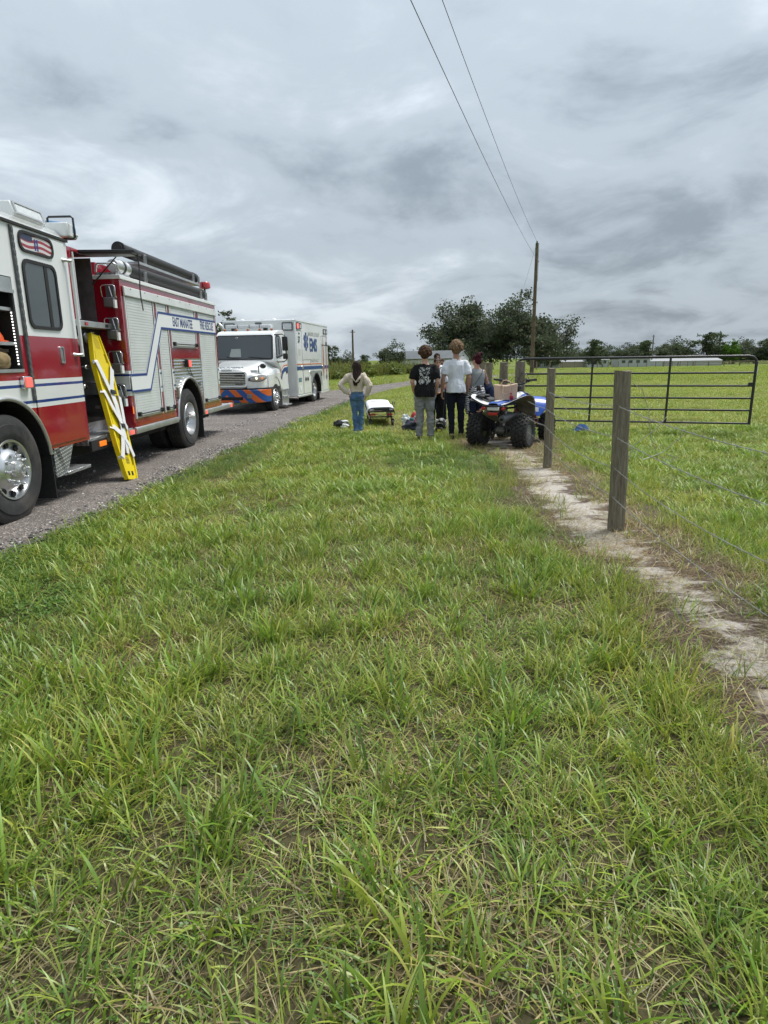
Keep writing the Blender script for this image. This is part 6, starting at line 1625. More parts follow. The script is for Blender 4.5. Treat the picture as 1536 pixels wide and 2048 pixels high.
def quad_wheel(x, y, r, w, rows, inner_sign):
    b = MB(); rim = r * 0.45
    pr = [(-w * 0.42, rim), (-w * 0.48, rim + 0.03), (-w * 0.50, r * 0.80), (-w * 0.42, r * 0.90), (-w * 0.2, r * 0.93), (w * 0.2, r * 0.93), (w * 0.42, r * 0.90), (w * 0.50, r * 0.80), (w * 0.48, rim + 0.03), (w * 0.42, rim)]
    b.lathe(pr, axis='x', n=40, closed=True)
    o = b.build('wheel', M_qtyre, QD, smooth=40); o.location = (x, y, r)
    kb = MB(); N = 22
    for k in range(N):
        for j in range(rows):
            t = (j + 0.5) / rows - 0.5; a = 2 * PI * (k + (0.5 if j % 2 else 0)) / N
            rr = r * (0.955 - 0.16 * abs(2 * t) ** 3); hw = w / rows * 0.34; hl = r * 0.088
            M = Matrix.Rotation(a, 4, 'X') @ Matrix.Translation((t * w * 1.02, 0, rr)) @ Matrix.Rotation(t * 1.1, 4, 'Y')
            vs_ = [(sx * hw * f, sy * hl * f, z) for z, f in ((-0.03, 1.15), (0.030, 0.72)) for sx, sy in ((-1, -1), (1, -1), (1, 1), (-1, 1))]
            kb.add([tuple(M @ Vector(v)) for v in vs_], [(4, 5, 6, 7), (0, 1, 5, 4), (1, 2, 6, 5), (2, 3, 7, 6), (3, 0, 4, 7)])
    tag(kb.build('tread_knobs', M_qtyre, o, smooth=30), kind='stuff')
    b = MB(); s = inner_sign
    b.lathe([(s * w * 0.42, rim + 0.004), (s * w * 0.44, rim - 0.012), (s * w * 0.1, rim - 0.03), (s * w * 0.05, rim * 0.5), (s * w * 0.1, 0)], axis='x', n=28); b.build('rim', M_greyc, o, smooth=40)
    b = MB(); b.lathe([(-s * w * 0.42, rim + 0.004), (-s * w * 0.44, rim - 0.012), (-s * w * 0.1, rim - 0.03), (-s * w * 0.0, rim * 0.4), (-s * w * 0.0, 0)], axis='x', n=28); b.build('inner_rim', M_blkpaint, o, smooth=40)
quad_wheel(0.43, 0.0, 0.295, 0.28, 5, 1); quad_wheel(-0.43, 0.0, 0.295, 0.28, 5, -1)
quad_wheel(0.44, 1.26, 0.27, 0.19, 4, 1); quad_wheel(-0.44, 1.26, 0.27, 0.19, 4, -1)
MB().tube([(-0.42, 0, 0.295), (0.42, 0, 0.295)], 0.022, 10).build('rear_axle', M_blkpaint, QD, smooth=60)
hub_ = MB(); hub_.tube([(-0.07, 0, 0.295), (0.10, 0, 0.295)], 0.060, 14); hub_.box(-0.05, 0.08, -0.05, 0.20, 0.26, 0.37); hub_.build('axle_carrier', M_eng, QD, smooth=40)
MB().lathe([(0.15, 0.10), (0.16, 0.10), (0.16, 0.03), (0.15, 0.03)], (0, 0, 0.295), 'x', 24, closed=True).build('brake_disc', M_grey, QD)
MB().lathe([(-0.16, 0.12), (-0.15, 0.12), (-0.15, 0.03), (-0.16, 0.03)], (0, 0, 0.25), 'x', 24, closed=True).build('skid_sprocket', M_blkpaint, QD)
sw = MB(); sw.tube([(-0.10, 0.02, 0.30), (-0.12, 0.48, 0.36)], 0.035, 8); sw.tube([(0.10, 0.02, 0.30), (0.12, 0.48, 0.36)], 0.035, 8); sw.build('swing_arm', M_greyc, QD, smooth=60)
sp1 = MB(); pts = [(0.0 + 0.035 * math.cos(t * 14), 0.14 + 0.25 * t * 0.5 + 0.035 * math.sin(t * 14) * 0.5, 0.36 + 0.24 * t) for t in [k / 60 * 2.2 for k in range(61)] if t <= 1.15]
sp1.tube(pts, 0.010, 6); shock = sp1.build('shock_spring', mat('red_spring', (0.45, 0.10, 0.08), 0.4), QD, smooth=60)
MB().tube([(0, 0.12, 0.30), (0, 0.28, 0.68)], 0.020, 8).build('shock_body', M_alu, shock, smooth=60)
# engine and frame
b = MB().box(-0.16, 0.16, 0.42, 0.82, 0.26, 0.56); b.build('engine', M_eng, QD, bevel=0.03)
MB().lathe([(-0.20, 0.0), (-0.20, 0.11), (-0.165, 0.12)], (0, 0.55, 0.36), 'x', 18).build('engine_cover', M_eng, QD, smooth=40)
fr_ = MB()
for s in (-1, 1):
    fr_.tube([(s * 0.13, -0.22, 0.72), (s * 0.13, 0.30, 0.70), (s * 0.12, 0.75, 0.80), (s * 0.11, 1.1, 0.62), (s * 0.11, 1.30, 0.36), (s * 0.13, 0.9, 0.22), (s * 0.13, 0.48, 0.25), (s * 0.13, 0.30, 0.62)], 0.018, 8)
    fr_.tube([(s * 0.10, -0.26, 0.70), (s * 0.12, 0.05, 0.52), (s * 0.13, 0.40, 0.38)], 0.014, 8)
fr_.build('frame', M_blkpaint, QD, smooth=60)
for s in (-1, 1):
    a_ = MB(); a_.tube([(s * 0.11, 1.05, 0.30), (s * 0.36, 1.26, 0.26)], 0.013, 6); a_.tube([(s * 0.11, 1.36, 0.30), (s * 0.36, 1.26, 0.26)], 0.013, 6); a_.tube([(s * 0.12, 1.1, 0.46), (s * 0.36, 1.26, 0.38)], 0.012, 6); a_.tube([(s * 0.12, 1.36, 0.46), (s * 0.36, 1.26, 0.38)], 0.012, 6)
    a_.build('suspension_arm', M_blkpaint, QD, smooth=60)
    MB().tube([(s * 0.26, 1.24, 0.30), (s * 0.15, 1.20, 0.66)], 0.032, 8).build('front_shock', mat('red_shock', (0.35, 0.08, 0.08), 0.4), QD, smooth=60)
# body panels
def panel(name, rows, m, th=0.012, parent=QD, sub=2, under=None):
    o = MB().sheet(rows).build(name, m, parent, smooth=180)
    t = o.modifiers.new('thick', 'SOLIDIFY'); t.thickness = th; t.offset = 1
    s_ = o.modifiers.new('sub', 'SUBSURF'); s_.levels = sub; s_.render_levels = sub
    return o
for s in (-1, 1):
    rows = [(-0.34, [(0.10, 0.775), (0.20, 0.78), (0.36, 0.86), (0.45, 0.90)]), (-0.20, [(0.10, 0.80), (0.22, 0.805), (0.40, 0.90), (0.52, 0.945)]), (0.05, [(0.10, 0.81), (0.24, 0.825), (0.43, 0.93), (0.55, 0.955)]),
            (0.26, [(0.10, 0.82), (0.26, 0.86), (0.44, 0.90), (0.54, 0.875)]), (0.42, [(0.11, 0.80), (0.24, 0.79), (0.40, 0.74), (0.50, 0.69)]), (0.50, [(0.12, 0.66), (0.22, 0.62), (0.36, 0.54), (0.46, 0.47)])]
    panel('rear_fender', [[(s * x, y, z) for x, z in r_] for y, r_ in rows], M_qwhite)
    panel('fender_liner', [[(s * x * 0.985, y + 0.008, z - 0.028) for x, z in r_] for y, r_ in rows], M_mud, 0.004)
    panel('fender_inner', [[(s * x, y, z + 0.016) for x, z in r_[:3]] for y, r_ in [(y, [(x * 0.97, z) for x, z in r_]) for y, r_ in rows[1:4]]], M_blk if s < 0 else M_qblue, 0.003)
    rows = [(0.72, [(0.14, 0.80), (0.24, 0.74), (0.36, 0.60), (0.42, 0.44)]), (0.86, [(0.15, 0.86), (0.28, 0.84), (0.46, 0.74), (0.54, 0.62)]), (1.10, [(0.15, 0.86), (0.30, 0.88), (0.50, 0.84), (0.60, 0.78)]), (1.36, [(0.13, 0.80), (0.28, 0.82), (0.46, 0.78), (0.55, 0.72)])]
    ff = panel('front_fender', [[(s * x, y, z) for x, z in r_] for y, r_ in rows], M_qblue)
MB().box(0.36, 0.44, 0.742, 0.748, 0.60, 0.68).build('fender_sticker', M_whitev, QD)
seat = MB(); secs = [(-0.36, 0.10, 0.80), (-0.25, 0.15, 0.825), (0.0, 0.15, 0.83), (0.25, 0.13, 0.815), (0.45, 0.10, 0.84), (0.62, 0.12, 0.90)]
seat.sheet([[(-w, y, z - 0.07), (-w, y, z - 0.01), (-w * 0.7, y, z + 0.012), (0, y, z + 0.018), (w * 0.7, y, z + 0.012), (w, y, z - 0.01), (w, y, z - 0.07)] for y, w, z in secs])
se = seat.build('seat', mat('seat_vinyl', (0.02, 0.085, 0.36), 0.5), QD, smooth=60); s_ = se.modifiers.new('sub', 'SUBSURF'); s_.render_levels = 2; s_.levels = 2
panel('seat_stripe', [[(x, y, z) for x in (-0.06, 0.06)] for y, z in ((-0.30, 0.838), (-0.1, 0.851), (0.1, 0.852), (0.25, 0.84))], M_qwhite, 0.004, sub=1)
for s in (-1, 1):
    panel('tank_side', [[(s * x, y, z) for x, z in r_] for y, r_ in ((0.46, [(0.02, 0.885), (0.12, 0.86), (0.17, 0.74), (0.17, 0.64)]), (0.66, [(0.02, 0.95), (0.13, 0.92), (0.20, 0.80), (0.20, 0.66)]), (0.84, [(0.02, 0.97), (0.13, 0.93), (0.19, 0.84), (0.18, 0.76)]))], M_qwhite)
    panel('tank_flash', [[(s * x, y, z + 0.013) for x, z in r_] for y, r_ in ((0.52, [(0.125, 0.865), (0.18, 0.76)]), (0.68, [(0.14, 0.915), (0.205, 0.82)]), (0.84, [(0.14, 0.925), (0.195, 0.855)]))], M_qblue, 0.004, sub=1)
panel('nose', [[(x, y, z) for x, z in r_] for y, r_ in ((0.84, [(-0.14, 0.93), (0, 0.97), (0.14, 0.93)]), (1.1, [(-0.15, 0.90), (0, 0.94), (0.15, 0.90)]), (1.42, [(-0.12, 0.76), (0, 0.80), (0.12, 0.76)]))], M_qblue)
# tail lamp, grab bar, muffler, mud plate
b = MB().prism([(-0.10, 0.655), (0.10, 0.655), (0.075, 0.605), (-0.075, 0.605)], 'y', -0.385, -0.33); b.build('tail_lamp', M_redlens, QD, bevel=0.008)
MB().box(-0.11, 0.11, -0.38, -0.34, 0.69, 0.745).build('tail_trim', M_qwhite, QD, bevel=0.01)
for s in (-1, 1): MB().lathe([(-0.395, 0.0), (-0.39, 0.028), (-0.35, 0.030), (-0.345, 0)], (s * 0.19, 0, 0.725), 'y', 14).build('reflector', M_redlens, QD, smooth=40)
MB().tube([(-0.20, -0.36, 0.76), (-0.16, -0.39, 0.765), (0.16, -0.39, 0.765), (0.20, -0.36, 0.76)], 0.012, 8).build('grab_bar', M_blkpaint, QD, smooth=60)
mf = MB().lathe([(-0.40, 0.0), (-0.40, 0.028), (-0.395, 0.030), (-0.395, 0.062), (-0.38, 0.070), (-0.06, 0.074), (0.0, 0.04), (0.22, 0.022)], (0.0, 0, 0), 'y', 24).build('muffler', M_greyc, QD, smooth=50)
mf.location = (0.22, 0.02, 0.585); mf.rotation_euler = (0.12, 0, -0.12)
MB().lathe([(-0.402, 0.0), (-0.402, 0.026), (-0.43, 0.026), (-0.43, 0.018), (-0.40, 0.016)], (0, 0, 0), 'y', 16).build('tail_pipe', M_dark, mf)
panel('mud_plate', [[(-0.30, -0.30, 0.66), (-0.12, -0.33, 0.66), (0.06, -0.33, 0.64)], [(-0.24, -0.12, 0.55), (-0.10, -0.14, 0.54), (0.0, -0.16, 0.56)], [(-0.17, 0.02, 0.47), (-0.06, -0.02, 0.46), (0.0, 0.0, 0.50)]], M_mud, 0.006)
# handlebars
hb_ = MB().tube([(-0.40, 0.62, 1.19), (-0.28, 0.68, 1.18), (-0.14, 0.78, 1.12), (0, 0.80, 1.09), (0.14, 0.78, 1.12), (0.28, 0.68, 1.18), (0.40, 0.62, 1.19)], 0.013, 8).build('handlebar', M_blkpaint, QD, smooth=60)
for s in (-1, 1):
    MB().tube([(s * 0.27, 0.685, 1.18), (s * 0.42, 0.61, 1.195)], 0.021, 8).build('grip', M_blk, hb_, smooth=60)
    MB().tube([(s * 0.24, 0.76, 1.175), (s * 0.40, 0.70, 1.17)], 0.007, 6).build('lever', M_chrome, hb_, smooth=60)
    MB().box(s * 0.22 - 0.03, s * 0.22 + 0.03, 0.66, 0.76, 1.14, 1.20).build('switch_block', M_blkpaint, hb_, bevel=0.008)
MB().tube([(0, 0.80, 1.06), (0, 0.90, 0.82), (0, 1.0, 0.5)], 0.022, 8).build('steering_stem', M_blkpaint, QD, smooth=60)
MB().box(-0.08, 0.08, 0.74, 0.84, 1.0, 1.075).build('bar_pad', M_blkpaint, QD, bevel=0.02)
MB().tube([(0.2, 0.72, 1.12), (0.1, 0.98, 1.22), (-0.02, 1.0, 1.1), (0.0, 0.98, 0.9)], 0.006, 6).build('cable', M_blk, QD, smooth=60)
MB().tube([(-0.2, 0.72, 1.12), (-0.1, 0.95, 1.25), (0.0, 0.98, 1.12), (0.0, 0.95, 0.9)], 0.006, 6).build('cable', M_blk, QD, smooth=60)
# black gloves / pack strapped on the left fender
qm = Matrix.Translation(QD.location) @ Matrix.Rotation(R(-33), 4, 'Z')
gv = empty('black_gear', qm @ Vector((-0.34, -0.10, 0.885)), R(-33), 'black strapped gear lying on the left rear fender of the quad', 'gear')
soft('pouch', M_blk, [(-0.10, 0.12, -0.16, 0.0, 0.0, 0.07)], 2, gv); soft('pouch', M_blk, [(-0.08, 0.15, 0.0, 0.17, 0.0, 0.075)], 2, gv)
MB().box(-0.04, 0.0, -0.16, 0.16, 0.066, 0.08).build('gear_strap', M_grey, gv)
# handbag on the seat
HBG = empty('handbag', qm @ Vector((0.03, 0.12, 0.845)), R(-10), 'tan leather tote handbag with red tag standing on the quad seat', 'handbag')
M_leather = mat('tan_leather', (0.52, 0.36, 0.25), 0.55, var=0.1, vscale=6, bump=0.15, bscale=40)
b = MB(); W0, W1, D0, D1, Hh = 0.20, 0.225, 0.085, 0.05, 0.30
b.add([(-W0, -D0, 0), (W0, -D0, 0), (W0, D0, 0), (-W0, D0, 0), (-W1 + 0.01, -D1, Hh - 0.02), (0, -D1 - 0.015, Hh - 0.045), (W1 - 0.02, -D1, Hh), (W1 - 0.02, D1, Hh), (0, D1 + 0.015, Hh - 0.03), (-W1 + 0.01, D1, Hh - 0.02)],
      [(0, 3, 2, 1), (0, 1, 6, 5, 4), (1, 2, 7, 6), (2, 3, 9, 8, 7), (3, 0, 4, 9), (4, 5, 8, 9), (5, 6, 7, 8)])
hb2 = b.build('bag_body', M_leather, HBG, bevel=0.015, seg=3)
for d_ in (-1, 1):
    MB().tube([(-0.09, d_ * 0.062, 0.20), (-0.085, d_ * 0.066, 0.30), (-0.05, d_ * (0.08 if d_ < 0 else 0.05), 0.335 if d_ > 0 else 0.24), (-0.06, -0.115 if d_ < 0 else 0.05, 0.13 if d_ < 0 else 0.34), (0.0, -0.125 if d_ < 0 else 0.05, 0.10 if d_ < 0 else 0.35), (0.07, -0.12 if d_ < 0 else 0.06, 0.15 if d_ < 0 else 0.33), (0.085, d_ * 0.066, 0.29), (0.09, d_ * 0.062, 0.20)], 0.0095, 8).build('handle', M_leather, HBG, smooth=60)
ch = soft('red_tag', mat('red_leather', (0.36, 0.012, 0.02), 0.5), [(0.06, 0.145, -0.135, -0.10, 0.0, 0.10), (0.075, 0.115, -0.13, -0.105, 0.10, 0.14)], 2, HBG)
MB().box(-0.05, -0.03, -0.082, -0.072, 0.06, 0.10).build('clasp', M_chrome, HBG)

# ================================================================== STRETCHER
GU = empty('stretcher', (-0.04, 15.45, 0.0), R(3), 'ambulance stretcher with white sheet lowered on the grass', 'stretcher'); GU.scale = (1.08, 1.0, 0.88)
M_sheet = mat('white_sheet', (0.76, 0.77, 0.78), 0.85, var=0.05, vscale=5, bump=0.3, bscale=12)
q = random.Random(2); grid = []
for i in range(22):
    y = -0.10 + 1.95 * i / 21; zz_ = 0.50 + 0.10 * max(0, (y - 1.15)) + (0.06 * math.sin(PI * min(1, max(0, (y - 0.1) / 0.5))) if y < 0.6 else 0)
    grid.append([(x, y, zz_ + zo + q.uniform(-.006, .006)) for x, zo in ((-0.31, -0.20), (-0.305, -0.05), (-0.26, 0.02), (-0.12, 0.035), (0.0, 0.028), (0.12, 0.035), (0.26, 0.02), (0.305, -0.05), (0.31, -0.20))])
sh_ = MB().sheet(grid).build('sheet', M_sheet, GU, smooth=180); s_ = sh_.modifiers.new('sub', 'SUBSURF'); s_.levels = 2; s_.render_levels = 2
MB().box(-0.275, 0.275, -0.08, 1.84, 0.41, 0.49).build('mattress', M_sheet, GU, bevel=0.03)
soft('pillow', M_sheet, [(-0.22, 0.10, 1.45, 1.75, 0.54, 0.61)], 3, GU)
b = MB().prism([(-0.16, 0.455), (0.17, 0.455), (0.19, 0.49), (0.18, 0.54), (-0.17, 0.525), (-0.18, 0.49)], 'y', -0.26, -0.12); b.build('foot_pad', mat('charcoal_vinyl', (0.03, 0.035, 0.035), 0.5), GU, bevel=0.02)
b = MB().tube([(-0.24, -0.16, 0.40), (-0.22, -0.22, 0.42), (0.24, -0.22, 0.42), (0.26, -0.16, 0.40)], 0.018, 8); b.build('foot_bar', M_blkpaint, GU, smooth=60)
MB().box(0.02, 0.25, -0.24, -0.17, 0.435, 0.475).build('control_box', M_greyc, GU, bevel=0.01)
for s in (-1, 1):
    MB().tube([(s * 0.29, -0.15, 0.40), (s * 0.29, 1.85, 0.40)], 0.02, 8).build('side_rail', M_blkpaint, GU, smooth=60)
    MB().tube([(s * 0.25, -0.18, 0.20), (s * 0.25, 1.75, 0.20)], 0.022, 8).build('base_rail', M_blkpaint, GU, smooth=60)
    MB().tube([(s * 0.31, 0.45, 0.42), (s * 0.34, 0.5, 0.60), (s * 0.34, 1.05, 0.60), (s * 0.31, 1.1, 0.42)], 0.012, 8).build('side_guard', M_blkpaint, GU, smooth=60)
    MB().tube([(s * 0.24, 0.0, 0.20), (s * 0.26, 0.9, 0.40)], 0.018, 8).build('folding_leg', mat('red_frame', (0.35, 0.02, 0.03), 0.4), GU, smooth=60)
    MB().tube([(s * 0.24, 1.6, 0.20), (s * 0.26, 0.7, 0.40)], 0.018, 8).build('folding_leg', M_blkpaint, GU, smooth=60)
    MB().box(s * 0.19 - 0.06, s * 0.19 + 0.06, -0.225, -0.19, 0.31, 0.36).build('red_handle', mat('red_frame', (0.35, 0.02, 0.03), 0.4), GU, bevel=0.008)
    for y in (-0.15, 1.72):
        wl_ = MB().lathe([(-0.02, 0.09), (0.02, 0.09), (0.025, 0.08), (0.025, 0.03), (-0.025, 0.03), (-0.025, 0.08)], (0, 0, 0), 'x', 20, closed=True).build('caster_wheel', M_blk, GU, smooth=40); wl_.location = (s * 0.25, y, 0.095)
        MB().box(-0.035, 0.035, -0.03, 0.03, 0.05, 0.12).build('caster_fork', M_blkpaint, wl_)
MB().box(-0.25, 0.25, -0.20, -0.16, 0.255, 0.29).build('end_bar', M_blkpaint, GU)
b = MB(); b.sheet([[(-0.20 + 0.4 * j / 8, -0.19 + 0.1 * i / 3, 0.385 - 0.06 * math.sin(PI * j / 8) - 0.01 * i) for j in range(9)] for i in range(4)]); o = b.build('sheet_fold', M_sheet, GU, smooth=180)

# ================================================================== BAGS ON THE GRASS
def lump(name, m, seed, r, n_=26, parent=None, amp=0.35):
    b = MB(); b.ball((0, 0, 0), (1, 1, 1), n_, n_ - 8)
    out = []
    for v in b.v:
        d_ = Vector(v); k = 1 + amp * mnoise.fractal(d_ * 1.6 + Vector((seed, 0, 0)), 1.0, 2.2, 4) - 0.18 * abs(mnoise.noise(d_ * 4.5 + Vector((0, seed, 0))))
        out.append((d_.x * r[0] * k, d_.y * r[1] * k, max(0.004, r[2] * 0.8 + d_.z * r[2] * k)))
    b.v = out
    return b.build(name, m, parent, smooth=70)
M_plas = mat('thin_white_plastic', (0.70, 0.74, 0.74), 0.35, var=0.06, vscale=9, bump=0.5, bscale=14)
pb = empty('plastic_bag', (0.55, 14.55, 0), 0, 'white plastic carrier bag on the grass left of the grey trousers', 'bag')
lump('bag_body', M_plas, 3, (0.115, 0.10, 0.16), parent=pb, amp=0.6); b = lump('bag_neck', M_plas, 5, (0.075, 0.05, 0.08), parent=pb, amp=0.9); b.location = (-0.02, 0, 0.20)
rb = empty('red_backpack', (0.66, 14.75, 0), R(10), 'red bag standing between the plastic bag and the grey trousers', 'bag')
soft('bag_body', mat('red_nylon', (0.36, 0.015, 0.025), 0.7, var=0.2, vscale=9), [(-0.02, 0.20, -0.1, 0.12, 0.0, 0.42)], 2, rb); soft('bag_pocket', mat('red_nylon', (0.36, 0.015, 0.025), 0.7), [(0.0, 0.18, -0.16, -0.06, 0.04, 0.22)], 2, rb)
MB().box(0.05, 0.13, -0.12, -0.115, 0.27, 0.31).build('bag_label', M_whitev, rb)
kb_ = empty('medical_pouch', (0.66, 14.30, 0), R(-25), 'dark blue and black kit bag slumped in front of the red bag', 'bag')
o = lump('bag_body', mat('dark_nylon', (0.03, 0.035, 0.055), 0.7, var=0.3, vscale=12), 9, (0.21, 0.10, 0.13), parent=kb_, amp=0.6); o = lump('bag_flap', mat('teal_nylon', (0.05, 0.13, 0.14), 0.7), 12, (0.08, 0.07, 0.05), parent=kb_); o.location = (-0.03, 0.09, 0.2)
sb = empty('duffel_bag', (-0.98, 14.9, 0), R(20), 'black and white bag lying on the grass left of the woman in jeans', 'bag')
lump('bag_body', M_blk, 21, (0.20, 0.13, 0.12), parent=sb); o = lump('white_pocket', M_plas, 23, (0.10, 0.05, 0.06), parent=sb); o.location = (0.05, -0.10, 0.02); o = lump('white_pocket', M_plas, 25, (0.09, 0.06, 0.035), parent=sb); o.location = (0.06, -0.03, 0.15)
# motocross helmet on the grass behind the legs
mh = empty('motocross_helmet', (1.30, 13.95, 0), R(-20), 'black and white off road helmet on the grass between the standing people', 'helmet')
mm = mat('helmet_graphic', (0.5, 0.5, 0.5), 0.3, coat=0.4); nt = mm.node_tree; n, l = nt.nodes, nt.links; tcn = n.new('ShaderNodeTexCoord')
l.new(nramp(n, l, nnoise(n, l, tcn.outputs['Object'], 7, 3, 0.5, 2.0), [(0.48, (0.02, 0.02, 0.022)), (0.52, (0.72, 0.72, 0.72))], 'CONSTANT'), n['Principled BSDF'].inputs['Base Color'])
b = MB(); b.ball((0, 0, 0.16), (0.13, 0.155, 0.15), 20, 14); b.build('shell', mm, mh, smooth=180)
MB().prism([(-0.10, 0.02), (0.10, 0.02), (0.07, 0.12), (-0.07, 0.12)], 'y', -0.24, -0.10).build('chin_bar', M_blkpaint, mh, bevel=0.02)
MB().prism([(-0.09, 0.27), (0.09, 0.27), (0.08, 0.30), (-0.08, 0.30)], 'y', -0.25, -0.04).build('peak', mm, mh, bevel=0.01)
MB().box(-0.085, 0.085, -0.162, -0.13, 0.13, 0.20).build('visor_opening', M_dark, mh, bevel=0.02)
MB().box(-0.02, 0.05, -0.247, -0.24, 0.05, 0.09).build('yellow_badge', M_yellow, mh)
# ================================================================== PEOPLE
SKIN = [mat('skin_light', (0.50, 0.285, 0.20), 0.55, var=0.08, vscale=8), mat('skin_tan', (0.40, 0.215, 0.145), 0.55, var=0.08, vscale=8)]
def loft(b, secs, n_=18):
    """closed loft: secs = [(centre, right, forward, rx, ry), ...]"""
    vs_ = []
    for c_, r_, f_, rx, ry in secs:
        for j in range(n_):
            a = 2 * PI * j / n_; ca, sa = math.cos(a), math.sin(a)
            ca = math.copysign(abs(ca) ** 0.85, ca); sa = math.copysign(abs(sa) ** 0.85, sa)
            vs_.append(tuple(c_ + r_ * (rx * ca) + f_ * (ry * sa)))
    k = len(secs); fs_ = [(i * n_ + j, i * n_ + (j + 1) % n_, (i + 1) * n_ + (j + 1) % n_, (i + 1) * n_ + j) for i in range(k - 1) for j in range(n_)]
    fs_ += [tuple(range(n_ - 1, -1, -1)), tuple((k - 1) * n_ + j for j in range(n_))]
    b.add(vs_, fs_)
def remeshed(name, b, m, parent, vox=0.010, smooth=4, fold=0.0, fscale=9.0, seed=0, stretch=(1, 1, 1)):
    """one continuous skin over all the pieces in b"""
    o = b.build(name, m, None); r_ = o.modifiers.new('r', 'REMESH'); r_.mode = 'VOXEL'; r_.voxel_size = vox; r_.use_smooth_shade = True
    if smooth: s_ = o.modifiers.new('s', 'SMOOTH'); s_.factor = 0.5; s_.iterations = smooth
    me = bpy.data.meshes.new_from_object(o.evaluated_get(bpy.context.evaluated_depsgraph_get()))
    bpy.data.objects.remove(o, do_unlink=True)
    if fold:
        N = len(me.vertices); co = np.empty(N * 3); no = np.empty(N * 3); me.vertices.foreach_get('co', co); me.vertices.foreach_get('normal', no)
        co = co.reshape(-1, 3); no = no.reshape(-1, 3)
        d_ = np.array([mnoise.fractal(Vector((c_[0] * fscale * stretch[0] + seed, c_[1] * fscale * stretch[1], c_[2] * fscale * stretch[2])), 1.0, 2.0, 3) for c_ in co])
        co += no * (d_ * fold)[:, None]; me.vertices.foreach_set('co', co.ravel())
    me.materials.clear(); me.materials.append(m); me.polygons.foreach_set('use_smooth', [True] * len(me.polygons)); me.update()
    o = bpy.data.objects.new(name, me); COL.objects.link(o); o.parent = parent
    return o
BASE = dict(pelvis=(0, 0, .95), waist=(0, 0, 1.08), chest=(0, 0, 1.28), neck=(0, -.01, 1.47), head=(0, .02, 1.625),
            shR=(.168, -.005, 1.395), elR=(.228, -.03, 1.12), wrR=(.235, .04, .88), shL=(-.168, -.005, 1.395), elL=(-.228, -.03, 1.12), wrL=(-.235, .04, .88),
            hipR=(.09, 0, .92), knR=(.105, .01, .50), anR=(.11, -.03, .085), hipL=(-.09, 0, .92), knL=(-.105, .01, .50), anL=(-.11, -.03, .085))
def mixv(a, c_, t): return a + (c_ - a) * t
